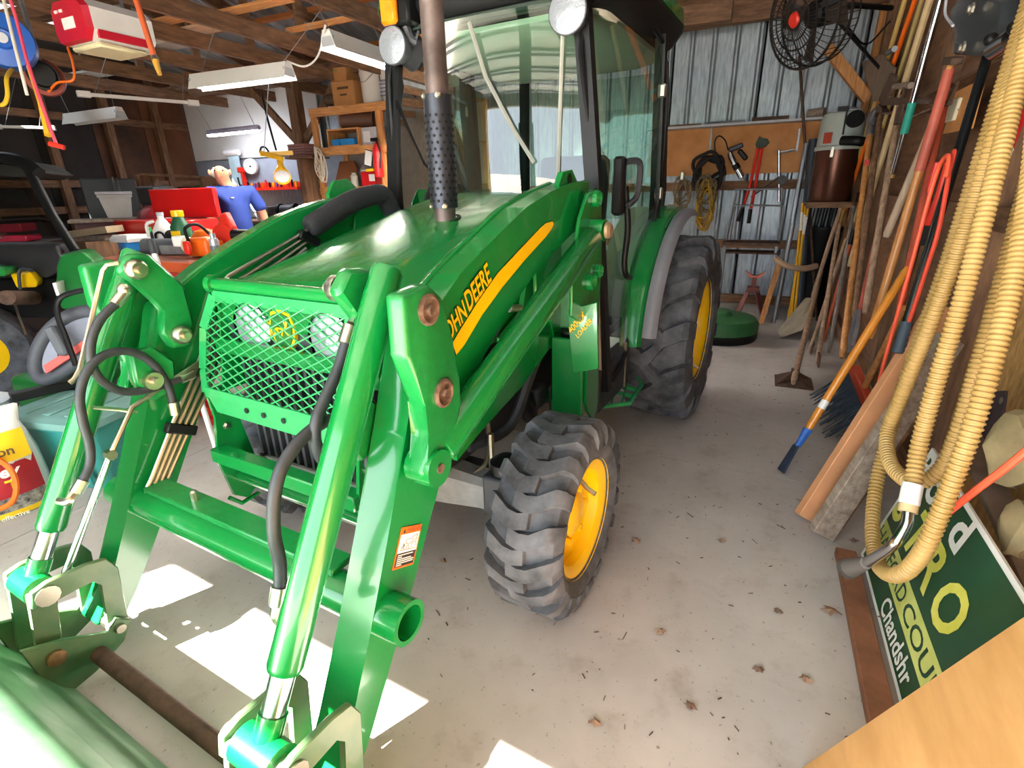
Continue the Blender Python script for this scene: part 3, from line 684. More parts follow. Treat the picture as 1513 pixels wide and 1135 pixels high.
    B().lathe([(.03, 0), (.03, .012), (.02, .02)], a_+Vector((.04*s, 0, 0)), (s, 0, 0), 14).obj('pin', mat('tan pin', 'b89a78', .45, .6, .2, 30), lc)
    # mast: tall plates and lower boot
    MA = [(.30, 1.12), (.36, 1.30), (.43, 1.38), (.52, 1.40), (.58, 1.33), (.60, 1.10), (.59, .95), (.60, .80), (.615, .60), (.625, .50), (.58, .42), (.51, .50), (.47, .56), (.48, .80), (.44, .90), (.30, .96)]
    for x in (.455, .60):
        B().prism([(x*s, y, z) for y, z in MA], (.014*s, 0, 0), .003).obj('mast_plate', green, TR)
    B().box((.535*s, .505, .66), (.14, .12, .34), bev=.006).obj('mast_boot', green, TR)
    B().box((.535*s, .56, 1.0), (.14, .06, .5)).obj('mast_web', green2, TR)
    for y, z, r in ((.50, 1.36, .030), (.47, 1.06, .034), (.55, 1.09, .026)):
        B().lathe([(r, -.02), (r, .02), (r*.8, .025), (r*.4, .01), (.0, .01)], (.61*s, y, z), (s, 0, 0), 16, cap=False).obj('pivot_boss', green, TR)
    B().cyl((.24*s, .60, .50), (.60*s, .60, .50), .035, 14).obj('mast_cross_tube', dkgrey if s < 0 else green, TR)
    B().box((.46*s, .60, .50), (.02, .14, .16), bev=.004).obj('clamp_plate', green2, TR)
    B().box((.425*s, .60, .50), (.02, .14, .16), bev=.004).obj('clamp_plate', dkgrey, TR)
    for y in (.545, .655):
        for z in (.44, .56): B().cyl((.41*s, y, z), (.49*s, y, z), .009, 8).obj('clamp_bolt', zinc, TR)
    B().tube([((.40-.02*abs(t))*s, .50+.03*t, .82+.012*i) for i, t in enumerate([0]*1)] + [(.40*s, .5, .83)], .02).obj('stop_pad', black, TR) if False else B().lathe([(.045, 0), (.045, .01), (.036, .014), (.045, .018), (.045, .03), (.036, .034), (.045, .038), (.045, .05)], (.52*s, .52, .80), (0, 0, 1), 14).obj('rubber_buffer', black, TR)
    # brace from mast forward to the frame
    B().prism([(.44*s, y, z) for y, z in ((.50, 1.0), (.46, .90), (.2, .82), (-.1, .73), (-.25, .66), (-.25, .60), (-.1, .64), (.2, .70), (.5, .80))], (.02*s, 0, 0)).obj('side_brace', green, TR)
    B().prism([(.40*s, y, z) for y, z in ((.36, 1.18), (.44, 1.18), (.46, 1.02), (.30, .90), (.12, .86), (.12, .90), (.28, .96))], (.02*s, 0, 0)).obj('mast_gusset', green2, TR)
# torque tube across the arms
B().lathe([(.052, -.54), (.052, .54)], (0, -.725, .45), (1, 0, 0), 22).obj('torque_tube', green, TR)
for s in (1, -1):
    B().lathe([(.042, .03), (.042, .105), (.055, .105), (.055, .0)], (.535*s, -.725, .45), (s, 0, 0), 26, cap=False).obj('tube_end', green, TR)
    B().lathe([(.042, .03), (.0, .03)], (.535*s, -.725, .45), (s, 0, 0), 20, cap=False).obj('tube_bore', black, TR)
B().box((-.02, -.70, .508), (.86, .075, .02), bev=.004).obj('tube_channel', green2, TR)
B().lathe([(.012, 0), (.012, .03), (.006, .035)], (-.22, -.70, .518), (0, 0, 1), 8).obj('grease_fitting', zinc, TR)
# torsion bar between the carriers
B().cyl((-.42, -1.0, .085), (.44, -1.0, .085), .024, 16).obj('latch_bar', iron, TR)
# bucket, rolled face down
bp_ = [(-1.075, .02), (-1.10, .05), (-1.20, .30), (-1.24, .39), (-1.28, .42), (-1.50, .50), (-1.78, .42), (-1.95, .02)]
B().prism([(-.93, y, z) for y, z in bp_], (1.86, 0, 0), .006).obj('bucket', mat('pale sunlit bucket paint', '2c8a4e', .45, .1, .25, 3, .03, col2='86a98a'), TR, 30)  # sun glare put into the colour: paler green mixed in toward white
# yellow stripe, lettering, warning label on the arm (right arm outer face)
xo = .5765
stripe = [LX(xo, *p) for p in ((816, 327), (806, 330), (798, 337), (765, 372), (735, 404), (705, 447), (680, 487), (668, 507), (674, 524), (686, 509), (712, 465), (742, 424), (775, 384), (806, 350), (815, 338), (818, 331))]
quad('yellow_stripe', yellow, TR, stripe)
quad('stripe_edge', black, TR, [p+Vector((-.0006, 0, 0))+(p-sum(stripe, Vector())/len(stripe)).normalized()*.004 for p in stripe])
p0, p1 = LX(xo, 648, 525), LX(xo, 735, 402)
u = (p1-p0).normalized(); v = Vector((1, 0, 0)).cross(u)
text('JOHN', 'lettering', yellow, TR, p0+u*.035+Vector((.003, 0, 0)), u, v, .072, .0, xs=.62, shear=.18, bold=.02)
text('DEERE', 'lettering', yellow, TR, p0+u*.157+v*.004+Vector((.003, 0, 0)), u, v, .078, .0, xs=.62, shear=.18, bold=.02)
text('JOHN', 'lettering_edge', black, TR, p0+u*.035+Vector((.0022, 0, 0)), u, v, .072, .0, xs=.62, shear=.18, bold=.05)
text('DEERE', 'lettering_edge', black, TR, p0+u*.157+v*.004+Vector((.0022, 0, 0)), u, v, .078, .0, xs=.62, shear=.18, bold=.05)
mf = [LY(.40, *p) for p in ((838, 458), (882, 447), (884, 545), (846, 552))]
B().prism(mf, (0, .012, 0), .002).obj('mast_face', green, TR)
q0 = LY(.399, 844, 494); u = (LY(.399, 870, 464)-q0).normalized(); v = u.cross(Vector((0, -1, 0))) if u.cross(Vector((0, -1, 0))).z > 0 else Vector((0, -1, 0)).cross(u); n_ = u.cross(v)
sz = (LY(.399, 870, 464)-q0).length/3.1
text('400CX', 'lettering', yellow, TR, q0+Vector((0, -.002, 0)), u, v, sz, .0, xs=.95, shear=.2, bold=.015)
text('LOADER', 'lettering', yellow, TR, q0-v*sz*.85+u*sz*.2+Vector((0, -.002, 0)), u, v, sz*.72, .0, xs=.95, shear=.2, bold=.015)
sk = [LX(xo, 593, 780), LX(xo, 623, 774), LX(xo, 609, 836), LX(xo, 579, 843)]
ux, vy = (sk[1]-sk[0]), (sk[3]-sk[0])
def sp(a, b_, e=0): return sk[0]+ux*a+vy*b_+Vector((e, 0, 0))
lab = quad('warning_label', orange, TR, [sp(0, 1), sp(1, 1), sp(1, 0), sp(0, 0)])
lab['label'] = 'orange, white and black warning label'
wm = mat('label white', 'f2efe8', .5, 0, 0); km = mat('label black', '2a2428', .5, 0, 0)
B().prism([sp(.05, .62, .0016), sp(.95, .62, .0016), sp(.95, .17, .0016), sp(.05, .17, .0016)], (.0006, 0, 0)).obj('label_field', wm, lab)
B().prism([sp(.05, .95, .0016), sp(.95, .95, .0016), sp(.95, .62, .0016), sp(.05, .62, .0016)], (.0006, 0, 0)).obj('label_field', km, lab)
text('WARNING', 'label_text', km, lab, sp(.30, .135, .0016), ux, -vy, .017, .0, xs=.8)
B().prism([sp(.12, .14, .0016), sp(.24, .14, .0016), sp(.18, .03, .0016)], (.0004, 0, 0)).obj('label_symbol', km, lab)
for i, w_ in enumerate((.72, .2, .66, .8, .78, .25)):
    y = .66+.048*i; B().prism([sp(.1, y+.022, .0024), sp(.1+w_, y+.022, .0024), sp(.1+w_, y, .0024), sp(.1, y, .0024)], (.0003, 0, 0)).obj('label_text', wm, lab)
dg = B()
for ln in (((.15, .56), (.9, .56)), ((.3, .40), (.3, .56)), ((.18, .5), (.34, .38)), ((.2, .38), (.28, .44)), ((.35, .32), (.6, .30)), ((.6, .30), (.72, .24)), ((.72, .24), (.85, .22)), ((.85, .22), (.85, .36)), ((.35, .32), (.4, .42)), ((.4, .42), (.62, .42)), ((.62, .42), (.66, .34)), ((.66, .34), (.85, .36)), ((.65, .52), (.72, .4)), ((.72, .4), (.86, .4)), ((.86, .4), (.9, .52)), ((.42, .55), (.44, .46)), ((.44, .46), (.52, .46)), ((.52, .46), (.55, .55)), ((.14, .54), (.24, .50)), ((.24, .5), (.3, .42))):
    dg.tube([sp(*ln[0], .0024), sp(*ln[1], .0024)], .0007, 4)
dg.obj('label_diagram', km, lab)
# hydraulic steel lines on the left arm
xl = -.455
def trace(pts, c): return [LX(c, *p) for p in pts]
for k in range(4):
    o_ = k*9
    P = [LX(xl, 455-k*2+o_*.0, 338+o_*1.05), LX(xl, 335+o_*1.25, 408+o_*.9), LX(xl, 325+o_*1.05, 420+o_*.9), LX(xl, 297+o_*1.0, 520+o_*.55), LX(xl, 255+o_*.85, 620+o_*.4), LX(xl, 222+o_*.75, 705+o_*.25), LX(xl, 214+o_*.75, 722+o_*.25), LX(xl, 216+o_*.75, 738+o_*.2)]
    P = [Vector((xl+.01, p.y, p.z)) for p in P]; B().tube(P, .0075, 8).obj('steel_line', zinc, TR)
for px_, py_ in ((452, 345), (262, 625)):
    c = LX(xl, px_, py_); B().box((xl+.012, c.y, c.z-.02), (.03, .10, .035), rot=(-.5, 0, 0), bev=.004).obj('line_clamp', black, TR)
# ribbed hose sleeve from the lines to the mast
sl = catmull([LX(-.44, 455, 338), LX(-.43, 480, 322), LX(-.42, 515, 300), LX(-.42, 545, 290), LX(-.43, 568, 292), Vector((-.43, .62, 1.2))], 5)
B().tube(sl, [.03]+[.044]*(len(sl)-2)+[.04], 12).obj('hose_sleeve', mat('ribbed black sleeve', '26272c', .75, 0, .3, 60, .5, stretch=(1, 1, 6)), TR)
# hoses on the bucket cylinders (left one loops between cylinder and lines)
def hose(pts, r=.0125, n='hydraulic_hose', m=hosem): return B().tube(catmull(pts, 7), r, 10).obj(n, m, TR)
def ferrule(a, b, r=.017): 
    f = B().cyl(a, b, r, 12).obj('hose_fitting', zinc, TR); return f
A = [LX(-.43, *p) for p in ((172, 448), (150, 470), (136, 500), (135, 535), (150, 562), (180, 578), (215, 577), (245, 567), (268, 559))]
hose(A); ferrule(LX(-.43, 170, 450), LX(-.43, 185, 432)); ferrule(LX(-.43, 266, 560), LX(-.43, 285, 552)); B().ball(LX(-.43, 184, 428), .02).obj('hose_elbow', zinc, TR)
A = [LX(-.42, *p) for p in ((256, 595), (248, 570), (230, 542), (205, 524), (178, 519), (150, 527), (128, 550), (118, 585), (122, 620), (132, 655), (133, 685), (122, 712))]
hose(A); ferrule(LX(-.42, 123, 710), LX(-.42, 112, 728)); ferrule(LX(-.42, 256, 594), LX(-.42, 260, 612)); B().tube(catmull([LX(-.42, 111, 729), LX(-.42, 100, 741), LX(-.45, 88, 740)], 4), .012, 8).obj('hose_elbow', zinc, TR)
A = [LX(.43, *p) for p in ((512, 505), (500, 545), (480, 590), (468, 620), (466, 650), (475, 678), (492, 688), (505, 680))]
hose(A, .0135); ferrule(LX(.43, 511, 508), LX(.43, 519, 482), .019); B().tube(catmull([LX(.43, 520, 480), LX(.43, 528, 470), LX(.46, 545, 478)], 4), .013, 8).obj('hose_elbow', zinc, TR)
A = [LX(.42, *p) for p in ((505, 622), (485, 621), (455, 640), (430, 668), (413, 700), (405, 740), (405, 790), (413, 830), (414, 868))]
hose(A, .0145); ferrule(LX(.42, 414, 866), LX(.42, 410, 893), .019); B().tube(catmull([LX(.42, 410, 893), LX(.42, 408, 910), LX(.43, 418, 920), LX(.46, 432, 917)], 4), .013, 8).obj('hose_elbow', zinc, TR)
A = [LX(.45, *p) for p in ((580, 628), (560, 650), (545, 675), (548, 700), (560, 712))]; hose(A, .011); ferrule(LX(.45, 580, 630), LX(.45, 568, 642), .015); ferrule(LX(.45, 549, 698), LX(.45, 562, 712), .015)
A = [LX(.50, *p) for p in ((745, 460), (735, 480), (728, 498), (708, 515), (690, 528))]; hose(A, .012); ferrule(LX(.50, 752, 456), LX(.50, 768, 455), .013)
# level indicator rod on the left
r0, r1, r2, r3 = LX(-.46, 88, 870), LX(-.43, 163, 672), LX(-.43, 195, 602), LX(-.43, 305, 528)
B().cyl(r0, r1, .011, 10).obj('level_tube', chrome, TR); B().tube([r1, r2, r3], .0075, 8).obj('level_rod', zinc, TR)
B().tube([LX(-.44, 138, 602), LX(-.44, 175, 605), LX(-.43, 203, 609)], .006, 6).obj('rod_guide', zinc, TR)
B().tube(catmull([LX(-.46, 103, 566), LX(-.46, 110, 560), LX(-.47, 118, 545)], 3) + [LX(-.47, 152, 400), LX(-.46, 158, 392), LX(-.45, 175, 389)], .007, 8).obj('hose_guard_wire', zinc, TR)
B().lathe([(.016, -.012), (.016, .012)], r1, (1, 0, 0), 8).obj('set_screw', zinc, TR)
# ================================================================ tools and things along the right wall
def tool(name, label, cat, a, b, r, m, group=None, head=None, r2=None, n=10, partname='handle'):
    a, b = Vector(a), Vector(b)
    t = thing(name, label, cat, a if a.z < b.z else b, group)
    L_ = (b-a).length
    B().tube([a, a.lerp(b, .03), a.lerp(b, .5), a.lerp(b, .97), b], [r*.7, r, r*1.05 if r2 is None else (r+r2)/2, r if r2 is None else r2, (r if r2 is None else r2)*.7], n).obj(partname, m, t)
    return t
def fl_(x, y, z=.004): return GZ(z, x, y)
def plate(t, name, m, pts, th, bev=0):
    P = [Vector(p) for p in pts]; n = (P[1]-P[0]).cross(P[2]-P[0]).normalized(); return B().prism(P, n*th, bev).obj(name, m, t)
# tamper
a, b = fl_(1172, 566, .06), GX(.66, 1214, 398)
t = tool('earth_tamper', 'rusty square earth tamper with winged foot standing on the floor', 'tamper', a, b, .022, handle2)
c = fl_(1172, 566, 0)
B().loft([[c+Vector((x*s, y*s, z)) for x, y in ((-1, -1), (1, -1), (1, 1), (-1, 1))] for s, z in ((.125, .002), (.125, .012), (.03, .035), (.026, .11))]).obj('foot', iron, t)
for dx, dy in ((1, 1), (-1, 1), (1, -1), (-1, -1)): B().prism([c+Vector((dx*.118, dy*.118, .012)), c+Vector((dx*.02, dy*.02, .012)), c+Vector((dx*.02, dy*.02, .085))], Vector((dy, -dx, 0))*.006).obj('rib', iron, t)
# grain scoop
a, b = GZ(.33, 1200, 440), GX(.72, 1259, 254)
t = tool('grain_scoop', 'tan aluminium grain scoop standing on its blade with a rounded ash handle', 'shovel', a, b, .019, handle2)
bl = [fl_(1153, 500), fl_(1149, 488), GZ(.30, 1190, 440), GZ(.36, 1200, 440), GZ(.28, 1204, 452), GZ(.10, 1185, 488)]
m_ = sum(bl, Vector())/6+Vector((.03, .04, -.01))
B().add([*bl, m_], [(i, (i+1) % 6, 6) for i in range(6)]).obj('blade', mat('dull aluminium', 'a09684', .5, .3, .2, 8), t)
# long-handled tools leaning on the wall: bottom pixel, top pixel, reach, radius, material, name, label
T2 = [
 ((1208, 535), .0, (1240, 330), .66, .020, handle2, 'hoe', 'dark weathered hoe handle leaning behind the scoop'),
 ((1244, 529), .0, (1287, 186), .70, .021, handle, 'post_hole_digger', 'varnished post hole digger with silver clamshell head up beside the dust collector'),
 ((1262, 470), .30, (1301, 168), .72, .020, beamz, 'pick_mattock', 'dark brown mattock handle hung beside the varnished digger'),
 ((1278, 463), .30, (1332, 140), .73, .020, handle2, 'garden_hoe', 'grey-brown hoe hung by its bent iron neck'),
 ((1309, 350), .72, (1386, 165), .74, .021, mat('pale raw handle', 'b39b84', .7, 0, .2, 8, stretch=(5, 5, 1)), 'rake', 'pale handled rake hung with its tapered grip end down'),
 ((1285, 500), .0, (1405, 96), .70, .021, handle, 'grub_hoe', 'thick orange varnished grub hoe with faded red sleeve leaning among the tools'),
 ((1257, 520), .0, (1300, 330), .70, .017, mat('red painted handle', '9c3a2a', .5, 0, .3, 10), 'red_handled_spade', 'short red painted spade handle leaning low against the wall'),
 ((1196, 520), .0, (1250, 352), .70, .016, handle2, 'edging_iron', 'thin brown edging iron handle beside the grain scoop'),
 ((1225, 520), .0, (1262, 305), .74, .018, mat('grey worn handle', '7c746c', .7, 0, .3, 9), 'digging_bar', 'grey worn digging bar leaning beside the varnished digger'),
 ((1216, 505), .0, (1262, 340), .74, .015, mat('orange fiberglass', 'c0542a', .4, 0, .15, 9), 'fiberglass_rake', 'orange fiberglass rake handle behind the digging bar'),
 ((1330, 455), .45, (1396, 150), .74, .019, mat('red worn grip', 'a8452f', .5, 0, .25, 9), 'long_pruner', 'long pruner pole with faded red sleeve beside the outlet board'),
]
tl = {}
for pb, z0, pt, xt, r, m, nm, lab in T2:
    b = GX(xt, *pt); a = GZ(z0+.004, *pb) if z0 < .05 else GX(xt-.06, *pb)
    if a.x > xt-.08: a = GX(xt-.08, *pb)
    tl[nm] = (tool(nm, lab, nm.replace('_', ' ') if nm.count('_') < 2 else 'spade', a, b, r, m, r2=r*.92), a, b)
def head(nm): t, a, b = tl[nm]; return t, a, b, (b-a).normalized()
t, a, b, d = head('post_hole_digger')
B().tube([b-d*.10, b-d*.0, b+d*.03], [.027, .03, .02], 10).obj('socket', steel, t)
for s in (1, -1): B().prism([b+Vector((.0, s*.02, .0)), b+Vector((-.03, s*.09, .03)), b+Vector((-.02, s*.11, .10)), b+Vector((.0, s*.05, .13)), b+Vector((.01, s*.02, .05))], (.02, 0, 0), .004).obj('clamshell', steel, t)
B().box(b-d*.42, (.03, .012, .12)).obj('sticker', red, t)
t, a, b, d = head('garden_hoe')
B().tube(catmull([b, b+Vector((0, -.08, .05)), b+Vector((-.02, -.2, .0)), b+Vector((-.03, -.24, -.1))], 5), .012, 8).obj('neck', iron, t)
B().box(b+Vector((-.03, -.25, -.14)), (.012, .16, .10)).obj('blade', iron, t)
t, a, b, d = head('pick_mattock')
B().loft([[b+Vector((0, y, .04-abs(y)*.25))+Vector((sx*w, 0, sz*h)) for sx, sz in ((-1, -1), (1, -1), (1, 1), (-1, 1))] for y, w, h in ((-.26, .03, .006), (-.12, .015, .015), (0, .028, .03), (.14, .014, .014), (.27, .004, .004))]).obj('head', iron, t)
t, a, b, d = head('rake')
B().bar(b+Vector((0, -.18, .02)), b+Vector((0, .18, .02)), .02, .02).obj('rake_bar', iron, t)
for i in range(9): B().cyl(b+Vector((0, -.17+.0425*i, .02)), b+Vector((-.07, -.17+.0425*i, .0)), .005, 6).obj('tine', iron, t)
t, a, b, d = head('grub_hoe')
B().bar(b+Vector((0, -.09, .0)), b+Vector((0, .07, .03)), .045, .03, bev=.004).obj('head', iron, t)
B().tube([b-d*.45, b-d*.02], .0225, 10).obj('painted_sleeve', mat('faded red paint', 'b85a48', .5, 0, .2, 8), t)
t, a, b, d = head('red_handled_spade')
B().loft([[a+d*q+Vector((-.0, s*w, 0)) for s, in ((-1,), (1,))]+[a+d*q+Vector((-.02, s*w*.8, 0)) for s, in ((1,), (-1,))] for q, w in ((.0, .02), (.06, .08), (.2, .09), (.28, .03))]).obj('blade', mat('grey spade blade', '77757a', .5, .6, .2, 8), t)
t, a, b, d = head('long_pruner'); B().tube([b-d*.02, b+Vector((0, -.05, .06)), b+Vector((0, -.12, .05))], [.012, .014, .004], 8).obj('hook_blade', iron, t)
t, a, b, d = head('fiberglass_rake'); B().tube([b-d*.12, b], .019, 8).obj('black_grip', black, t)
t, a, b, d = head('edging_iron'); B().prism([a+Vector((0, -.08, .0)), a+Vector((0, .08, 0)), a+Vector((.02, .07, .09)), a+Vector((.02, -.07, .09))], (.006, 0, 0)).obj('blade', iron, t)
t, a, b, d = head('hoe'); B().box(a+Vector((0, -.03, .03)), (.012, .16, .09)).obj('blade', iron, t)
# hung shovel heads above the tools
t = thing('hung_shovel', 'tan square shovel blade hung upside down high beside the ribbed wall', 'shovel', GX(.70, 1300, 160))
P = [GX(.72, 1272, 92), GX(.72, 1302, 80), GX(.72, 1322, 100), GX(.70, 1312, 152), GX(.70, 1290, 150)]
plate(t, 'blade', mat('tan shovel blade', '8f7a62', .6, .2, .25, 9), P, .012, .004)
B().tube([GX(.72, 1312, 78), GX(.72, 1322, 72)], .02, 8).obj('socket', steel, t); B().cyl(GX(.74, 1306, 150), GX(.74, 1296, 240), .018, 10).obj('handle', handle2, t)
t = thing('axe', 'axe with dark iron head hooked over the tool rail', 'axe', GX(.72, 1330, 160))
plate(t, 'axe_head', iron, [GX(.70, 1297, 148), GX(.70, 1315, 108), GX(.70, 1322, 112), GX(.70, 1312, 145), GX(.70, 1372, 146), GX(.70, 1372, 154), GX(.70, 1302, 156)], .02, .003)
B().cyl(GX(.72, 1310, 128), GX(.72, 1346, 126), .018, 10).obj('handle', greywood, t)
tag(B().box((.784, 4.2, 1.86), (.022, 3.2, .035)).obj('tool_rail', beam), 'brown timber rail of hooks holding the hung garden tools', 'rail')
# poles with their tops out of the frame
for i, (p0, p1, r, m, lab) in enumerate([((1302, 120), (1337, 0), .017, mat('straw pole', 'c9a860', .6, 0, .15, 8), 'straw coloured bamboo pole standing behind the axe'), ((1318, 100), (1352, 0), .016, orange, 'orange fiberglass pole standing behind the axe'), ((1340, 112), (1374, 0), .020, mat('pale wood pole', 'cdb487', .6, 0, .15, 8), 'thick pale wooden pole standing behind the aluminium pole'), ((1329, 108), (1362, 0), .013, mat('olive pole', 'a8935a', .6, 0, .15, 8), 'thin olive pole beside the orange fiberglass pole')]):
    a, b = GX(.75, *p0), GX(.75, *p1); d = (b-a).normalized(); lo = a-d*((a.z-.02)/d.z)*.82
    lo = a-d*min(1.5, (a.z-.05)/d.z); o = tag(B().tube([lo, b+d*.35], r, 8).obj('pole', m), lab, 'pole')
# aluminium pole with teal grip
a, b = GX(.66, 1319, 258), GX(.66, 1392, -10); t = tool('extension_pole', 'shiny aluminium extension pole with a teal foam grip', 'pole', a, b, .016, chrome, partname='tube')
B().tube([a.lerp(b, .26), a.lerp(b, .44)], .021, 10).obj('grip', mat('teal grip', '1a8a78', .6, 0, .1, 40), t); B().tube([a-(b-a)*.02, a+(b-a)*.03], .012, 8).obj('threaded_tip', mat('brass tip', 'b08a50', .4, .6), t)
# winch box top right
t = thing('trolley_winch', 'black steel winch box with round bolts high on the wall above the vacuum hose', 'winch', GX(.72, 1430, 82))
P = [GX(.70, *p) for p in ((1408, 80), (1412, 42), (1403, 30), (1404, 14), (1412, 2), (1428, -4), (1478, 2), (1466, 70), (1440, 84))]
plate(t, 'housing', mat('winch black', '33383c', .5, .2, .15, 8), P, -.06, .006)
for p in ((1438, 13), (1425, 70)): B().lathe([(.022, 0), (.022, .008), (.014, .012), (.014, .02), (.0, .02)], GX(.68, *p), (-1, 0, 0), 6, cap=False).obj('bolt', zinc, t)
B().ball(GX(.66, 1464, 58), .022).obj('knob', black, t); B().ball(GX(.66, 1500, 40), .022).obj('knob', black, t)
B().cyl(GX(.68, 1472, 72), GX(.68, 1500, 55), .035, 18).obj('chrome_barrel', chrome, t)
B().tube(catmull([GX(.66, 1398, 0), GX(.66, 1397, 22), GX(.66, 1408, 38)], 4), .006, 6).obj('cable', wgrey, t)
# plywood outlet board
t = thing('outlet_board', 'small plywood outlet board with screws and a beige switch box', 'board', GX(.80, 1420, 195))
P = [GX(.80, *p) for p in ((1393, 198), (1433, 190), (1452, 116), (1412, 136))]; plate(t, 'board', mat('yellow ply board', 'd6924e', .6, 0, .12, 5), P, -.012)
P = [GX(.785, *p) for p in ((1391, 182), (1406, 178), (1417, 144), (1404, 148))]; plate(t, 'switch_box', mat('beige cover', 'd8d2b8', .5, 0, .05), P, -.03, .004)
for p in ((1416, 162), (1428, 158), (1428, 138), (1443, 132), (1429, 180), (1415, 183)): B().lathe([(.006, 0), (.004, .003)], GX(.787, *p), (-1, 0, 0), 8).obj('screw', zinc, t)
# black pipe with ribbed grip, red bar behind the hose
a, b = GX(.60, 1326, 522), GX(.78, 1484, 0); t = tool('black_pipe', 'long glossy black pipe with a blue-grey ribbed grip at its foot', 'pipe', a, b+(b-a)*.02, .018, mat('gloss black pipe', '15191c', .25, 0, .1, 8), partname='pipe')
g = []
for i in range(12): g.append((.024 if i % 2 else .020, .012*i))
B().lathe(g, a, (b-a), 12).obj('grip', mat('ribbed blue grip', '3c4a58', .6), t)
a, b = GX(.70, 1445, 318), GX(.74, 1512, 150); t = tool('red_jack_handle', 'bright red square bar with a sticker behind the vacuum hose', 'bar', a, b, .026, red, n=4, partname='bar')
B().tube([a.lerp(b, .50), a.lerp(b, .60)], .0275, 4).obj('sticker', white, t)
# loppers and orange cords
t = thing('loppers', 'loppers with orange-red grips hung on the wall by the black pipe', 'loppers', GX(.74, 1358, 360))
for dx in (0, 16): B().tube([GX(.72, 1362+dx*.4, 340), GX(.72, 1372+dx, 290), GX(.72, 1386+dx, 240)], .016, 8).obj('grip_arm', redp, t)
B().tube([GX(.72, 1360, 345), GX(.72, 1345, 390), GX(.72, 1342, 410)], [.012, .022, .006], 8).obj('blade', iron, t); B().box(GX(.71, 1364, 348), (.03, .03, .09)).obj('pivot_block', black, t)
cordm = mat('orange cord', 'ee5a3a', .5, 0, .1, 20)
tag(B().tube(catmull([GX(.60, *p) for p in ((1290, 602), (1305, 540), (1330, 450), (1352, 370), (1372, 295), (1388, 245), (1402, 230), (1398, 262))], 5), .008, 8).obj('hanging_line', cordm), 'orange extension cord hanging from a hook down to the broom', 'cord')
tag(B().tube(catmull([GX(.62, *p) for p in ((1304, 598), (1322, 530), (1345, 470), (1368, 400), (1388, 335), (1406, 236), (1410, 226), (1404, 250))], 5), .008, 8).obj('orange_rope', mat('red-orange rope', 'd8452c', .6, 0, .1, 20)), 'red-orange rope hanging beside the black pipe', 'rope')
# floor scraper
a, b = fl_(1155, 697, .012), GX(.66, 1342, 395); d = (b-a).normalized()
t = tool('floor_scraper', 'long floor scraper with blue steel blade, blue tape and varnished orange handle', 'scraper', a.lerp(b, .22), b, .019, mat('orange varnish handle', 'd98a2c', .35, 0, .15, 6, 0, .4))
w_ = d.cross(Vector((1, .4, 0))).normalized()
B().prism([a-w_*.03, a+w_*.035, a.lerp(b, .13)+w_*.03, a.lerp(b, .16), a.lerp(b, .13)-w_*.018], d.cross(w_)*.008).obj('blade', mat('blue-grey blade', '4a5a74', .4, .6, .2, 10), t)
B().tube([a.lerp(b, .135), a.lerp(b, .225)], [.014, .023], 8).obj('tape', mat('blue tape', '2a62b8', .5, 0, .25, 30), t)
B().tube([a.lerp(b, .33), a.lerp(b, .37)], .0196, 10).obj('sticker', white, t)
# push broom
t = thing('push_broom', 'push broom with red block and dark blue bristles resting on the floor', 'broom', fl_(1255, 640))
b0, b1 = GZ(.33, 1262, 545), GZ(.20, 1290, 612)
B().bar(b0, b1, .05, .07, bev=.008).obj('block', mat('red broom block', 'c2482e', .5), t)
br = B()
for i in range(22):
    for j in range(4):
        p = b0.lerp(b1, (i+.5)/22)+Vector((-.01-.012*j, -.012*j+.02, -.02)); q = p+Vector((-.10-.02*j+random.uniform(-.012, .012), -.02+random.uniform(-.015, .015), -.15+random.uniform(-.015, .01)))
        q.z = max(q.z, .004); br.tube([p, q], [.006, .003], 4)
o = br.obj('bristles', mat('dark blue bristle', '2c3a48', .7, 0, .3, 30), t); o['kind'] = 'stuff'
B().tube([b0.lerp(b1, .5), GX(.66, 1336, 455)], .016, 10).obj('handle', handle, t)
# lumber
for i, (pa, pb, w, h, m, lab) in enumerate([((1190, 766), (1392, 452), .095, .042, mat('salmon pine', 'd09468', .65, 0, .15, 5, .05), 'clean salmon pine board leaning from floor to wall, outermost of three'), ((1212, 790), (1404, 500), .10, .045, greywood, 'weathered grey board leaning between two pine boards'), ((1232, 775), (1398, 535), .07, .035, beam, 'dark brown board leaning behind the grey board')]):
    a, b = fl_(*pa, .02), GX(.74-.0*i, *pb); o = tag(B().bar(a, b, h, w, up=(1, .5, 0), bev=.003).obj('board', m), lab, 'board')
tag(B().bar(GZ(.02, 1292, 448), GX(.70, 1318, 372), .03, .09, up=(1, 0, 0)).obj('board', greywood), 'short grey weathered board standing behind the hoe handle', 'board') if False else None
# sill plank with leaves
a, b = fl_(1257, 850, .02), fl_(1300, 1025, .02)
tag(B().box(((.478), 1.52, .018), (.07, 1.1, .034), rot=.0, bev=.003).obj('plank', mat('rust red plank', '8a5a40', .8, 0, .3, 8, .1)), 'rust-red plank lying on the floor below the green sign', 'plank')
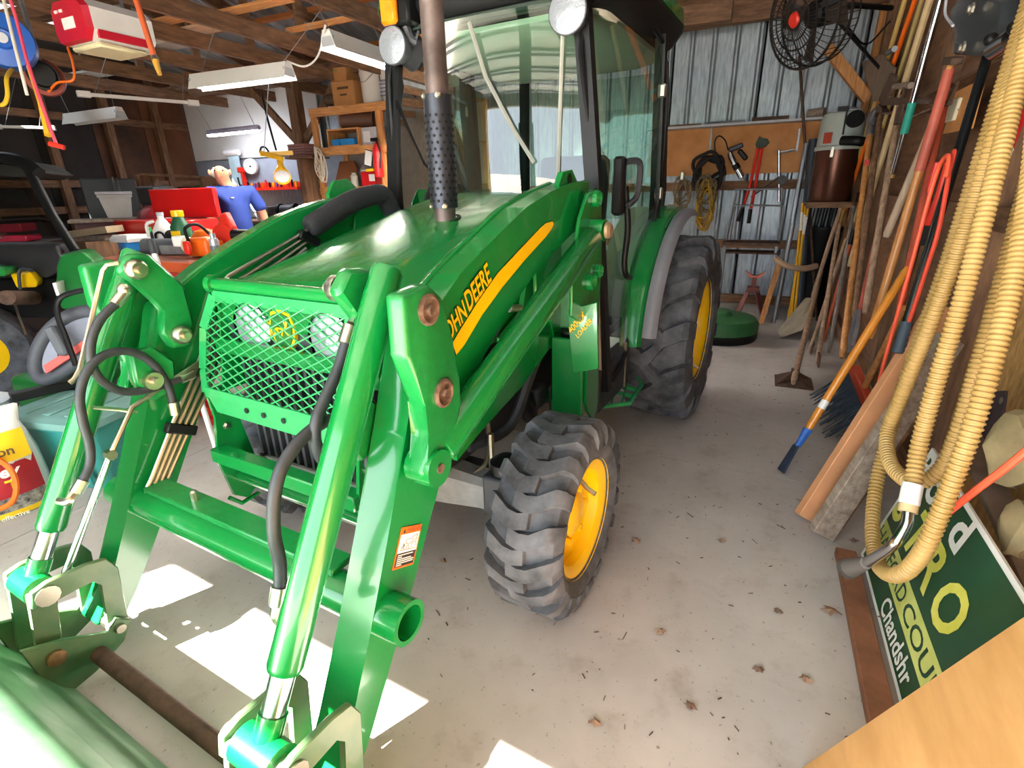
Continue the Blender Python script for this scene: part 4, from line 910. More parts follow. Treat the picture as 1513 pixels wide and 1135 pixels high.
# leaves
lm = [mat('dry leaf', '6e5344', .8, 0, .2, 20), mat('tan leaf', '8a6c56', .8, 0, .2, 20)]
def leaf(c, s, k, m, lab, cat='leaf', group=None):
    P = []; n = 11
    for i in range(n):
        a = 2*math.pi*i/n; r = s*(1 if i % 2 == 0 else .55)*(.8+.4*random.random()); P.append(Vector((r*math.cos(a+k), .7*r*math.sin(a+k), .012*random.random()+.004)))
    o = B().add([Vector((0, 0, .004+.014)), *P], [(0, i+1, (i+1) % n+1) for i in range(n)]).obj('leaf', m); o.location = Vector(c); return tag(o, lab, cat, group)
for i, p in enumerate(((1313, 915, .05), (1340, 960, .05), (1322, 935, .05))): leaf(GX(.52, p[0], p[1]) if False else GZ(p[2], p[0], p[1]), .035, i, lm[i % 2], 'dry brown leaf on the rust-red plank', group='leaves on the plank')
for i, p in enumerate(((1228, 905), (1120, 990), (975, 935), (1205, 745), (1065, 800), (1020, 1045), (1190, 1005), (760, 845), (655, 830), (1150, 905), (880, 1070), (1262, 800), (940, 800))): leaf(fl_(p[0], p[1], .002), .02 if i else .036, i, lm[(i+1) % 2], 'small dry leaf fragment lying on the concrete', group='leaf litter on the concrete')
lt = B()
for i in range(230):
    x, y = random.uniform(-1.2, .55), random.uniform(.95, 4.2)
    if x < .0 and random.random() < .4: x += .3
    a = random.random()*6.28; l = random.uniform(.003, .018)*(2.2 if random.random() < .12 else 1); d = Vector((math.cos(a), math.sin(a), 0))*l
    lt.tube([(x, y, .0025), (x+d.x, y+d.y, .003)], random.uniform(.0009, .002), 4)
tag(lt.obj('floor_litter', mat('grit and chaff', '5c4a3c', .9, 0, .4, 30)), 'fine grit, twigs and chaff scattered over the concrete', 'litter', kind='stuff')
# green sign
S = thing('yard_sign', 'green printed yard sign with white and yellow lettering leaning on the wall', 'sign', GZ(0, 1272, 825))
f0 = GZ(.03, 1272, 818); e1 = GX(.65, 1377, 661); up = Vector((e1.x-f0.x, 0, e1.z-f0.z))
us, vs = Vector((0, -1, 0)), up.normalized(); hgt = up.length; Ls = 1.08; ns = us.cross(vs).normalized()
if ns.x > 0: ns = -ns
def sg(a, b, e=0): return f0+us*(a*Ls)+vs*(b*hgt)+ns*e
sw_ = mat('sign white', 'e6e6e2', .45, 0, .05, 6); sgreen = mat('sign green', '1c4a30', .4, 0, .15, 5); syel = mat('sign yellow', 'd8d63a', .45, 0, .2, 6, col2='e9e67a'); sstrip = mat('sign strip', 'c3cf5a', .45, 0, .15, 5, col2='dfe48a')
B().prism([sg(0, 0), sg(1, 0), sg(1, 1), sg(0, 1)], ns*-.008).obj('panel', sw_, S)
B().prism([sg(.02, .03, .0006), sg(.98, .03, .0006), sg(.98, .97, .0006), sg(.02, .97, .0006)], ns*.0008).obj('green_field', sgreen, S)
B().prism([sg(.02, .20, .0018), sg(.98, .20, .0018), sg(.98, .38, .0018), sg(.02, .38, .0018)], ns*.0004).obj('yellow_strip', sstrip, S)
def stext(tx, a, b, size, m, **k):
    sgn = us.cross(vs).dot(ns); o = text(tx, 'lettering', m, S, sg(a, b, .003), us, vs, size, 0, **k); return o
for ch, a_ in (('R', 0.0), ('o', .135), ('a', .27), ('d', .39)): stext(ch, a_/Ls, .775, .16, sw_, bold=.03, xs=1.15)
for ch, a_ in (('S', .02), ('T', .19), ('R', .355), ('O', .51)): stext(ch, a_/Ls, .455, .195, syel, shear=.15, bold=.03, xs=1.0)
stext('HARFORD', .025/Ls, .235, .078, sgreen, bold=.012, xs=1.08); stext('COUNTY', .435/Ls, .235, .078, sgreen, bold=.012, xs=1.6); stext('Chandshr', .33/Ls, .06, .085, sw_, bold=.02)
# vacuum hose, coiled over a peg
def ribbed(path, r, pitch=.0145, n=14):
    P = catmull(path, 24); L_ = [0]
    for a, b in zip(P, P[1:]): L_.append(L_[-1]+(b-a).length)
    tot = L_[-1]; N_ = int(tot/pitch*4); out = []; rs = []; j = 0
    for i in range(N_+1):
        s = tot*i/N_
        while j < len(L_)-2 and L_[j+1] < s: j += 1
        f = (s-L_[j])/max(1e-6, L_[j+1]-L_[j]); out.append(P[j].lerp(P[j+1], f)); rs.append(r if i % 4 in (1, 2) else r*.84)
    return out, rs
def hx(x, y, X): return GX(X, x, y)
hosemat = mat('beige ribbed hose', 'b08c4c', .45, 0, .15, 4, col2='c4a266')
H_ = thing('vacuum_hose', 'long beige ribbed vacuum hose hung in loops over the tools, with brush nozzle', 'hose', GZ(0, 1300, 850))
top = GX(.62, 1548, -50)
pB = [hx(1347, 735, .50), hx(1358, 660, .51), hx(1385, 560, .52), hx(1425, 430, .54), hx(1470, 260, .57), hx(1505, 120, .60), top]
pC = [top, hx(1528, 230, .62), hx(1500, 400, .60), hx(1450, 590, .56), hx(1400, 730, .53), hx(1360, 820, .51), hx(1325, 850, .50), hx(1298, 835, .495), hx(1289, 785, .50), hx(1296, 710, .52), hx(1320, 620, .55), hx(1352, 520, .57), hx(1395, 400, .60), hx(1450, 230, .63), hx(1500, 70, .66), GX(.68, 1540, -60)]
pD = [GX(.66, 1535, -40), GX(.64, 1512, 60), hx(1480, 170, .58), hx(1430, 330, .56), hx(1378, 470, .54), hx(1330, 590, .52), hx(1311, 640, .51), hx(1316, 685, .505), hx(1345, 712, .53), hx(1385, 700, .58), hx(1412, 650, .60), hx(1440, 560, .62), hx(1478, 430, .65), GX(.68, 1512, 300), GX(.70, 1540, 180)]
for p in (pB, pC, pD):
    P, rs = ribbed(p, .0235); B().tube(P, rs, 16).obj('hose_run', hosemat, H_, 24)
B().tube([hx(1349, 715, .50), hx(1343, 745, .495)], .026, 16).obj('cuff', white, H_); B().tube([hx(1343, 746, .495), hx(1341, 757, .493)], .024, 16).obj('cuff_ring', mat('cream ring', 'd6b98a', .5), H_)
B().tube(catmull([hx(1342, 757, .493), hx(1338, 778, .49), hx(1320, 805, .47), hx(1295, 823, .45), hx(1278, 833, .44)], 6), .0155, 14).obj('wand', chrome, H_)
w0, w1 = hx(1280, 832, .44), hx(1246, 842, .42); B().tube([w0, w0.lerp(w1, .4), w0.lerp(w1, .6), w0.lerp(w1, .65)], [.018, .026, .03, .03], 14).obj('brush_head', mat('brush grey', '6a6460', .6), H_)
bb = B(); d = (w1-w0).normalized(); uu = d.orthogonal().normalized(); vv = d.cross(uu)
for i in range(40):
    a = i*.157; q = w0.lerp(w1, .62)+(uu*math.cos(a)+vv*math.sin(a))*.026; bb.tube([q, q+d*.035+(uu*math.cos(a)+vv*math.sin(a))*.006], .003, 4)
o = bb.obj('brush_bristles', mat('brush bristle', '5a5450', .8), H_); o['kind'] = 'stuff'
B().tube([hx(1385, 478, .545), hx(1379, 495, .543)], .0255, 12).obj('tape_band', white, H_) if False else None
tag(B().cyl((XR-.02, top.y+.02, top.z-.06), (.54, top.y+.02, top.z-.04), .02, 10).obj('wall_peg', beamz), 'stout wooden peg that carries the vacuum hose', 'peg')
# bottom right corner
tag(B().tube(catmull([GX(.58, 1390, 766), GX(.60, 1440, 726), GX(.62, 1490, 688), GX(.66, 1560, 630)], 5), .009, 8).obj('tie_line', cordm), 'orange cord stretched across the top of the green sign', 'cord')
st_ = mat('olive fieldstone', '9a8a66', .8, 0, .3, 8, .3)
for p, X, r, lab in (((1500, 665), .74, .10, 'large tan fieldstone wedged behind the orange cord'), ((1505, 785), .72, .07, 'smaller olive fieldstone beside the sign top')):
    bm_ = B(); bm_.ball(GX(X, *p), r, (.6, 1, 1.1), n=8)
    for v in bm_.bm.verts: v.co += Vector((random.uniform(-1, 1), random.uniform(-1, 1), random.uniform(-1, 1)))*r*.14
    tag(bm_.obj('fieldstone', st_), lab, 'stone')
t = thing('steel_plate', 'dark purple-brown steel plate with a hole standing against strand board', 'plate', GX(.78, 1460, 700))
plate(t, 'plate', mat('purple brown steel', '4d4048', .6, .4, .3, 6), [GX(.80, 1462, 580), GX(.80, 1490, 578), GX(.78, 1478, 665), GX(.76, 1455, 725), GX(.76, 1440, 700)], -.008)
B().lathe([(.012, 0), (.012, .002)], GX(.785, 1480, 592), (-1, 0, 0), 10).obj('hole', steel, t)
tag(B().bar(GX(.72, 1428, 640), GX(.74, 1540, 880), .02, .07, up=(1, 0, 0)).obj('angle_iron', mat('brown angle iron', '6e5a4c', .7, .3, .3, 8)), 'long brown angle iron lying above the sign edge', 'angle iron')
tag(B().bar(GX(.71, 1408, 500), GX(.73, 1436, 420), .015, .10, up=(1, 0, 0)).obj('board', cardb), 'torn tan cardboard piece behind the vacuum hose', 'cardboard') if False else None
# plywood sheet leaning against the wall, near
a0, a1 = GZ(0.003, 1186, 1134), GX(.58, 1513, 840)
dp = (a1-a0); dp = Vector((dp.x, 0, dp.z)); ux_ = dp.normalized(); top_ = a0+ux_*((.78-a0.x)/ux_.x)
plys = B().prism([a0, top_, top_+Vector((0, -1.3, 0)), a0+Vector((0, -1.3, 0))], ux_.cross(Vector((0, 1, 0))).normalized()*-.016).obj('plywood_sheet', ply)
tag(plys, 'honey coloured plywood sheet leaning against the right wall', 'plywood')
# ================================================================ back wall, right half
def DD(d, x, y): return CAMLOC+ray(x, y)*d
YW = 6.89
t = thing('tool_board', 'orange plywood tool board with metal ledge on the ribbed wall', 'board', GY(YW, 1100, 252))
c0, c1 = GY(YW, 960, 195), GY(YW, 1232, 253)
B().box(((c0.x+c1.x)/2, YW, (c0.z+c1.z)/2), (c1.x-c0.x, .018, c0.z-c1.z)).obj('board', mat('orange ply', 'c07a38', .6, 0, .15, 4, stretch=(1, 4, 1), col2='d29150'), t)
B().box(((c0.x+c1.x)/2, YW-.09, c0.z+.012), (c1.x-c0.x, .2, .022)).obj('ledge', wgrey, t)
for p in ((1052, 190), (1182, 190)):
    q = GY(YW-.02, *p); B().bar(q, q+Vector((0, 0, -.22)), .02, .02).obj('bracket', steel, t)
led = c0.z+.024
o = B(); ya = YW-.1
for i in range(5): o.cyl((GY(ya, 1044, 188).x, ya+.02*i-.03, led+.012+.004*(i % 2)), (GY(ya, 1100, 185).x, ya+.02*i-.03, led+.012+.004*(i % 2)), .012, 8)
tag(o.obj('rod_bundle', steel), 'bundle of grey welding rods lying on the metal ledge', 'rods', kind='stuff')
tag(B().lathe([(.045, 0), (.045, .16), (.015, .16), (.015, .1)], (GY(ya, 1196, 178).x-.02, ya+.05, led+.046), (.9, -.4, 0), 14).obj('wood_spool', greywood), 'grey wooden spool lying at the end of the metal ledge', 'spool')
tag(B().bar(GY(ya, 985, 192)+Vector((0, 0, .03)), GY(ya, 1035, 189)+Vector((0, 0, .03)), .05, .03).obj('dark_plank', beamx), 'dark brown offcut lying on the metal ledge', 'offcut')
tag(B().bar(GY(ya, 1110, 183)+Vector((0, 0, .035)), GY(ya, 1165, 180)+Vector((0, 0, .035)), .05, .05).obj('log', iron), 'brown log offcut lying on the metal ledge', 'log')
# rope coils
def coil(c, rx, rz, n, r, m, jit=.02, y=0):
    P = []
    for i in range(n*14): a = 2*math.pi*i/14; lp_ = i//14; j = 1+.10*math.sin(i*1.7)-.16*((lp_*7) % 4)/3; P.append(c+Vector((rx*j*math.cos(a)+.03*math.sin(lp_*2.3), jit*math.sin(i*.37)-.004*lp_, rz*j*math.sin(a)-.05*math.cos(lp_*1.9))))
    return B().tube(catmull(P, 2), r, 6)
def hung(pt, zt, lab, nm, cat, m, rx, rz, n, r): 
    o = coil(pt, rx, rz, n, r, m, .025).obj(nm, m); return tag(o, lab, cat)
ro = mat('tan rope', '7d6a4a', .85, 0, .3, 40); yr = mat('yellow rope', 'b8912e', .8, 0, .25, 40)
t = thing('rope_coil', 'small coil of tan rope with a snap hook on the plywood board', 'rope', GY(YW-.06, 1008, 330))
coil(GY(YW-.06, 1008, 285), .085, .15, 7, .009, ro).obj('rope', ro, t); B().tube(catmull([GY(YW-.06, 1008, 300), GY(YW-.06, 1006, 330), GY(YW-.06, 1005, 342)], 3), .008, 6).obj('chain_tail', steel, t)
B().box(GY(YW-.09, 1008, 260), (.04, .03, .09), bev=.008).obj('snap_hook', zinc, t)
t = thing('strap_coil', 'black webbing strap coil with yellow rope hanging beside the grease gun', 'strap', GY(YW-.08, 1040, 345))
coil(GY(YW-.08, 1047, 252), .16, .17, 4, .022, black, .03).obj('strap', mat('black webbing', '1d1c1c', .8, 0, .2, 20), t)
coil(GY(YW-.10, 1042, 305), .085, .23, 9, .009, yr, .04).obj('yellow_rope', yr, t)
coil(GY(YW-.12, 1044, 285), .10, .17, 6, .009, ro, .04).obj('tan_rope', ro, t)
# grease gun
t = thing('grease_gun', 'silver grease gun with black pistol grip hung on the plywood board', 'grease gun', GY(YW-.06, 1098, 265))
q = lambda x, y, e=.06: GY(YW-e, x, y)
B().tube([q(1078, 226), q(1080, 232), q(1096, 262)], [.025, .034, .034], 14).obj('barrel', chrome, t); B().tube([q(1086, 243), q(1090, 250)], .039, 14).obj('clamp', black, t); B().cyl(q(1095, 258), q(1098, 266), .016, 8).obj('tip', zinc, t)
B().bar(q(1077, 222), q(1098, 214), .06, .05, bev=.01).obj('head', mat('navy plastic', '22233a', .4), t); B().bar(q(1092, 222), q(1103, 236), .05, .05, bev=.012).obj('grip', black, t)
B().tube(catmull([q(1076, 222), q(1071, 207), q(1062, 201), q(1056, 210), q(1057, 228)], 5), .008, 6).obj('whip_hose', black, t)
# bolt cutters
t = thing('bolt_cutters', 'red handled bolt cutters hung head up on the plywood board', 'bolt cutters', GY(YW-.06, 1100, 330))
B().prism([q(*p) for p in ((1116, 213), (1122, 201), (1128, 205), (1134, 205), (1137, 211), (1131, 217), (1124, 219), (1118, 219))], (0, .03, 0), .004).obj('jaws', mat('dark green iron', '39453a', .6, .4, .2, 10), t)
B().tube([q(1120, 219), q(1108, 275), q(1098, 305)], .017, 8).obj('handle', redp, t); B().tube([q(1126, 219), q(1116, 275), q(1110, 308)], .017, 8).obj('handle', redp, t)
B().tube([q(1097, 308), q(1090, 327)], .021, 8).obj('grip', black, t); B().tube([q(1109, 309), q(1106, 330)], .021, 8).obj('grip', black, t)
# crank jack tool
t = thing('crank_wrench', 'silver crank wrench with slanting brace hung on the plywood board', 'wrench', GY(YW-.06, 1152, 298))
B().cyl(q(1151, 222), q(1151, 298), .016, 10).obj('shaft', chrome, t); B().tube(catmull([q(1151, 225), q(1162, 224), q(1170, 222), q(1176, 222)], 3), .016, 8).obj('crank', chrome, t)
B().cyl(q(1110, 291), q(1150, 262), .009, 8).obj('brace', chrome, t); B().lathe([(.05, 0), (.05, .03), (.03, .03)], q(1155, 266, .08), (0, -1, 0), 12).obj('gear', dkgrey, t)
# wire rack and folding step shelf
t = thing('wire_rack', 'grey wire display rack standing before the ribbed wall', 'rack', GY(6.65, 1110, 380))
r_ = lambda x, y: GY(6.6, x, y)
for a, b in (((1083, 303), (1158, 304)), ((1085, 280), (1157, 279)), ((1088, 285), (1072, 360)), ((1156, 280), (1150, 362)), ((1086, 305), (1078, 355)), ((1158, 305), (1152, 355))): B().cyl(r_(*a), r_(*b), .010, 6).obj('wire', steel, t)
B().box((r_(1110, 358)-Vector((0, .1, 0))), (.58, .30, .03)).obj('shelf', iron, t); B().box((r_(1112, 372)-Vector((0, .02, 0))), (.56, .26, .02)).obj('shelf', iron, t)
for x in (1072, 1147):
    p = r_(x, 362); B().box((p.x, p.y-.05, p.z/2), (.025, .2, p.z)).obj('side', steel, t)
# jack stand
c = GZ(0, 1107, 466); c = Vector((c.x, 6.2, 0)); t = thing('jack_stand', 'rusty red jack stand on the floor below the wire rack', 'jack stand', c)
jm = mat('rusty red paint', '6d3a38', .6, .2, .3, 10)
z1 = .30
for dx in (-1, 1):
    for dy in (-1, 1): B().bar(c+Vector((dx*.14, dy*.12, .006)), c+Vector((dx*.045, dy*.04, z1)), .06, .012).obj('leg', jm, t)
B().box(c+Vector((0, 0, z1+.02)), (.12, .11, .06), bev=.006).obj('collar', jm, t); B().box(c+Vector((0, 0, z1+.1)), (.05, .05, .14)).obj('post', jm, t)
B().prism([c+Vector((-.10, -.03, z1+.22)), c+Vector((-.03, -.03, z1+.17)), c+Vector((.03, -.03, z1+.17)), c+Vector((.10, -.03, z1+.22)), c+Vector((.06, -.03, z1+.15)), c+Vector((-.06, -.03, z1+.15))], (0, .06, 0)).obj('saddle', mat('salmon paint', 'c8705c', .6), t)
# green mower deck
c = Vector((-.24, 5.3, 0)); t = thing('mower_deck', 'round green mower deck shell on the floor behind the rear tyre', 'mower deck', c)
B().lathe([(.36, .08), (.36, .16), (.33, .20), (.12, .22), (.1, .26), (.0, .26)], c, (0, 0, 1), 32, cap=False).obj('shell', mat('deck green', '2f6a3c', .5, 0, .2, 6), t); B().lathe([(.35, .0), (.36, .02), (.36, .08), (.34, .08)], c, (0, 0, 1), 32).obj('rubber_skirt', black, t)
# corner: pipes, snow markers, black bin, dust collector
px = lambda x, y, Y=6.45: GY(Y, x, y)
tag(B().tube([GZ(.0, 1150, 500), px(1195, 208)], .03, 12).obj('steel_pipe', mat('blue steel pipe', '8f98a4', .3, .8, .15, 6)), 'long silver pipe leaning in the corner beside the plywood board', 'pipe') if False else None
def lean(name, lab, cat, pb, pt, r, m, Y=6.4, n=10):
    b = px(*pt, Y); a = px(*pb, Y-.15); d = (b-a).normalized(); a = a-d*((a.z-.01)/d.z) if a.z > .01 else a
    return tag(B().tube([a, b], r, n).obj(name, m), lab, cat)
lean('steel_pipe', 'long shiny steel pipe leaning in the corner by the snow markers', 'pipe', (1158, 400), (1192, 212), .026, mat('blue steel pipe', '9aa2ac', .3, .8, .15, 6))
lean('downspout', 'fat dark grey plastic pipe leaning behind the shiny steel pipe', 'pipe', (1186, 380), (1202, 206), .045, mat('slate pipe', '3a424c', .4, 0, .1, 6), 6.5)
lean('conduit', 'dull grey conduit leaning below the shiny steel pipe', 'conduit', (1150, 440), (1172, 330), .022, steel, 6.2)
lean('batten', 'brown timber batten leaning beside the jack stand', 'batten', (1128, 465), (1152, 388), .035, woodz, 6.1, 4)
lean('fan_pole', 'thin rusty pole hanging below the black fan', 'pole', (1192, 250), (1181, 82), .014, iron, 6.62)
ym = mat('marker yellow', 'e0a820', .4, 0, .1, 8)
for i, (x0, x1) in enumerate(((1174, 1186), (1179, 1190), (1169, 1194))):
    a, b = px(x0+2, 432, 6.0), px(x1, 300+i*4, 6.1); t = thing('snow_marker', 'yellow driveway marker with white reflective band in the corner bundle', 'marker', a, 'yellow driveway markers in the corner')
    B().cyl(a-Vector((0, 0, a.z-.01)), b, .011, 8).obj('stake', ym, t); B().cyl(a.lerp(b, .70), a.lerp(b, .9), .0125, 8).obj('reflector', white, t)
B_ = px(1204, 400, 6.55)
t = thing('drain_bin', 'black plastic bin of upright drain pipes below the dust collector', 'bin', (B_.x, 6.62, 0))
B().lathe([(.15, 0), (.17, .02), (.19, .9), (.2, .92), (.2, .95)], (B_.x, 6.62, 0), (0, 0, 1), 20).obj('bin', black, t)
for i in range(4): B().cyl((B_.x-.10+.06*i, 6.56+.02*i, .9), (B_.x-.08+.06*i, 6.58+.02*i, 1.2), .025, 10).obj('drain_pipe', mat('black drain', '1d1f22', .3), t)
tag(B().tube(catmull([px(1147, 382, 6.0), px(1160, 392, 5.9), px(1185, 397, 5.9), px(1206, 393, 6.0)], 5), .03, 8).obj('rack_band', mat('tan band', 'a08468', .6, 0, .1, 8)), 'tan curved hoop holding the pipes in the corner', 'hoop')
# dust collector
Yd = 6.05; c = GY(Yd, 1240, 300)
t = thing('dust_collector', 'grey motor head on a bronze brown drum mounted high in the corner', 'vacuum', c)
zb, zm, zt_ = GY(Yd, 1230, 297).z, GY(Yd, 1243, 222).z, GY(Yd, 1250, 165).z; R_ = (GY(Yd, 1278, 225).x-GY(Yd, 1210, 225).x)/2; cx_ = GY(Yd, 1243, 225).x
cx_ = min(cx_, .76-R_)
B().lathe([(R_*.92, 0), (R_*.95, .01), (R_*.98, zm-zb)], (cx_, Yd, zb), (0, 0, 1), 28).obj('drum', mat('bronze drum', '5a3628', .3, .6, .2, 3), t)
B().lathe([(R_*1.04, 0), (R_*1.04, .03), (R_*.98, .04), (R_*.95, (zt_-zm)*.8), (R_*.85, (zt_-zm)*.95), (R_*.6, (zt_-zm))], (cx_, Yd, zm), (0, 0, 1), 28).obj('motor_head', mat('sage grey enamel', 'a9b2ab', .4, 0, .08, 5), t)
B().lathe([(R_*.7, 0), (R_*.75, .012), (R_*.5, .03)], (cx_, Yd, zt_-.005), (0, 0, 1), 24).obj('lid', wgrey, t)
B().box((cx_-.06, Yd-R_-.01, zm-.02), (.03, .02, .09), bev=.004).obj('latch', zinc, t); B().box((cx_-R_*.6, Yd-R_*.85, zm+.10), (.07, .012, .09), rot=-.6).obj('label', mat('red label', 'a83a22', .5), t)
B().lathe([(.07, 0), (.07, .03), (.05, .03)], (cx_+.07, Yd-R_*.93, zm+.24), (0.2, -1, 0), 16).obj('intake', black, t); B().tube(catmull([(cx_+.0, Yd-R_, zm+.07), (cx_+.1, Yd-R_-.06, zm+.06), (cx_+.16, Yd-R_-.05, zm+.05)], 4), .04, 12).obj('hose_stub', black, t)
B().tube([(cx_-.0, Yd-R_*.99, zm+.32), (cx_-.0, Yd-R_*1.0, zm+.12)], .008, 6).obj('cord', black, t)
B().box((cx_-.03, Yd-R_*.99, zm+.33), (.09, .01, .035)).obj('name_plate', black, t)
tag(B().box((cx_, Yd+.05, zb-.03), (2*R_, 2*R_+.1, .05)).obj('wall_shelf', beamx), 'brown timber bracket shelf under the dust collector', 'shelf')
# fan
Yf = 5.2; c = GY(Yf, 1204, 22); Rf = .34; ax = Vector((-.75, -.62, -.22)).normalized()
t = thing('shop_fan', 'large black wire-caged shop fan hung high in the corner', 'fan', c-Vector((0, 0, .3)))
fmat = mat('fan black', '26221f', .5, .2, .2, 10)
cg = B(); u_ = ax.orthogonal().normalized(); v_ = ax.cross(u_)
for k in range(9):
    rr_ = Rf*(1-.0*k); 
for rr_, h in ((Rf, .11), (Rf, .0), (Rf*.97, -.08), (Rf*.8, .15), (Rf*.6, .17), (Rf*.4, .18), (Rf*.2, .185)): cg.tube([c+ax*h+(u_*math.cos(a)+v_*math.sin(a))*rr_ for a in [i*math.pi/16 for i in range(32)]], .006 if rr_ < Rf else .01, 5, closed=True)
for i in range(48):
    a = i*math.pi/24; e = u_*math.cos(a)+v_*math.sin(a); cg.tube([c+ax*-.08+e*Rf*.97, c+e*Rf, c+ax*.11+e*Rf, c+ax*.15+e*Rf*.8, c+ax*.185+e*Rf*.15], .0032, 4)
o = cg.obj('cage', fmat, t)
B().lathe([(.05, .19), (.06, .18), (.04, .20), (.0, .2)], c, ax, 16, cap=False).obj('badge', redp, t)
B().lathe([(.0, -.2), (.09, -.2), (.09, .02), (.05, .05), (.0, .06)], c, ax, 16, cap=False).obj('motor', black, t)
for k in range(4):
    a = k*math.pi/2+.3; e = u_*math.cos(a)+v_*math.sin(a); f_ = ax.cross(e); B().prism([c+e*.06+f_*.03-ax*.01, c+e*.30+f_*.11+ax*.03, c+e*.31-f_*.06-ax*.03, c+e*.06-f_*.03-ax*.03], ax*.006).obj('blade', mat('fan blade', '4a4038', .5, .3, .1, 8), t)
B().tube([c-ax*.18, c-ax*.24+Vector((.05, .02, .02)), Vector((.74, 5.75, c.z+.10))], .02, 8).obj('mount_arm', black, t); B().tube([c-ax*.1+Vector((.08, 0, -.06)), Vector((.74, 5.6, c.z-.36))], .012, 6).obj('brace_rod', black, t)
B().tube(catmull([c-ax*.2, c-ax*.25+Vector((.08, .05, -.14)), Vector((.6, 5.6, c.z-.16)), Vector((.74, 5.7, c.z+.0))], 5), .008, 6).obj('power_lead', black, t)
br = struct(B().bar(GY(6.5, 1222, 70), GY(6.5, 1283, 148), .1, .09).obj('trim_2', woodz), 'diagonal timber knee brace in the back corner')
# ================================================================ ceiling things
TXS = (-1.9, -3.38, -4.6, -5.35, -6.25, -7.3, -8.4)
lampw = mat('white enamel', 'e6e4e0', .4, 0, .04, 4)
tubeon = emit('lit tube', 'fffaf0', 75); ledon = emit('lit led', 'eef2ff', 45)
def shoplight(p0, p1, lab, lit=True, wide=.16, led=False):
    a, b = Vector(p0), Vector(p1); d = (b-a); d.z = 0; L_ = d.length; d.normalize(); s = Vector((-d.y, d.x, 0)); b = a+d*L_
    t = thing('shop_light', lab, 'ceiling light', (a+b)/2)
    if led:
        B().lathe([(.03, 0), (.045, .02), (.045, L_-.02), (.03, L_)], a, d, 12).obj('housing', mat('lavender housing', 'b9b4cc', .4), t)
        B().lathe([(.03, .01), (.036, .03), (.036, L_-.03), (.03, L_-.01)], a-Vector((0, 0, .02)), d, 12).obj('lit_tube', ledon if lit else lampw, t)
    else:
        prof = [(-wide/2, -.055), (-wide*.30, .035), (-wide*.22, .075), (wide*.22, .075), (wide*.30, .035), (wide/2, -.055), (wide*.45, -.05), (wide*.27, .03), (-wide*.27, .03), (-wide*.45, -.05)]
        B().loft([[a+d*q+s*x+Vector((0, 0, z)) for x, z in prof] for q in (0, L_)], cap=True).obj('housing', lampw, t, 20)
        for k in (-1, 1):
            B().cyl(a+d*.03+s*(k*wide*.2)+Vector((0, 0, -.012)), b-d*.03+s*(k*wide*.2)+Vector((0, 0, -.012)), .018, 10).obj('lit_tube' if lit else 'tube', tubeon if lit else white, t)
        for e in (a+d*.012, b-d*.012): B().box(e+Vector((0, 0, 0)), (.02, wide*.7, .07), rot=math.atan2(d.y, d.x)).obj('end_socket', wgrey, t)
    for e in (a+d*L_*.08, b-d*L_*.08): B().cyl(e+Vector((0, 0, .05)), Vector((min(TXS, key=lambda q_: abs(q_-e.x)), e.y, 2.84)), .0035, 5).obj('hanging_chain', steel, t)
    return t
shoplight(GZ(2.40, 287, 124), GZ(2.40, 428, 106), 'lit twin-tube fluorescent light hung level over the red work table')
shoplight(GZ(2.50, 483, 60), GZ(2.50, 590, 96), 'lit fluorescent shop light with square end beside the round work lamp')
shoplight(GZ(2.34, 307, 197), GZ(2.34, 383, 189), 'lit slim lavender strip light before the white wall', led=True)
shoplight(GZ(2.36, 100, 178), GZ(2.36, 178, 168), 'unlit white shop light over the dark left bay', lit=False)
shoplight(GZ(2.22, 587, 137), GZ(2.22, 625, 178), 'lit fluorescent shop light hung behind the cab')
def batten(p0, p1, lab):
    a, b = Vector(p0), Vector(p1); d = (b-a).normalized(); t = thing('tube_batten', lab, 'ceiling light', (a+b)/2)
    B().bar(a, b, .04, .035, bev=.004).obj('tube', lampw, t)
    for e in (a, b): B().bar(e-d*.05, e+d*.07, .07, .06, bev=.004).obj('end_cap', white, t)
    for e in (a+d*.1, b-d*.1): B().cyl(e, Vector((min(TXS, key=lambda q_: abs(q_-e.x)), e.y, 2.84)), .003, 5).obj('hanging_wire', steel, t)
batten(GZ(2.45, 122, 139), GZ(2.45, 284, 152), 'slim unlit white tube batten hung below the roof trusses'); batten(GZ(2.30, -8, 187), GZ(2.30, 72, 189), 'unlit white tube batten hung before the left wall')
tag(B().tube(catmull([GZ(2.50, 483, 56)+Vector((0, 0, .08)), GZ(2.46, 470, 82), GZ(2.44, 450, 98), GZ(2.42, 426, 104)+Vector((0, 0, .07))], 6), .008, 6).obj('white_flex', white), 'white flex slung between two fluorescent lights', 'flex')
# garage door opener with rail
c = GZ(2.42, 118, 38)
t = thing('door_opener', 'white garage door opener with red end panel hung from the trusses', 'door opener', c-Vector((0, 0, .12)))
B().loft([[c+Vector((x, y, z)) for x, z in ((-.15, -.10), (.12, -.10), (.17, -.04), (.17, .08), (.12, .13), (-.12, .13), (-.17, .08), (-.17, -.05))] for y in (-.02, .36)]).obj('housing', mat('opener white', 'd9d4d2', .4, 0, .05), t, 20)
e = B().loft([[c+Vector((x*s, y, z*s)) for x, z in ((-.15, -.10), (.12, -.10), (.17, -.04), (.17, .08), (.12, .13), (-.12, .13), (-.17, .08), (-.17, -.05))] for y, s in ((-.02, 1), (-.06, .93))]).obj('end_panel', mat('crimson plastic', 'b8142a', .35), t, 20)
B().box(c+Vector((0, -.062, .0)), (.12, .006, .06)).obj('label', white, t)
for x in (-.1, -.05): B().box(c+Vector((x, -.062, .07)), (.03, .006, .015)).obj('button', white, t)
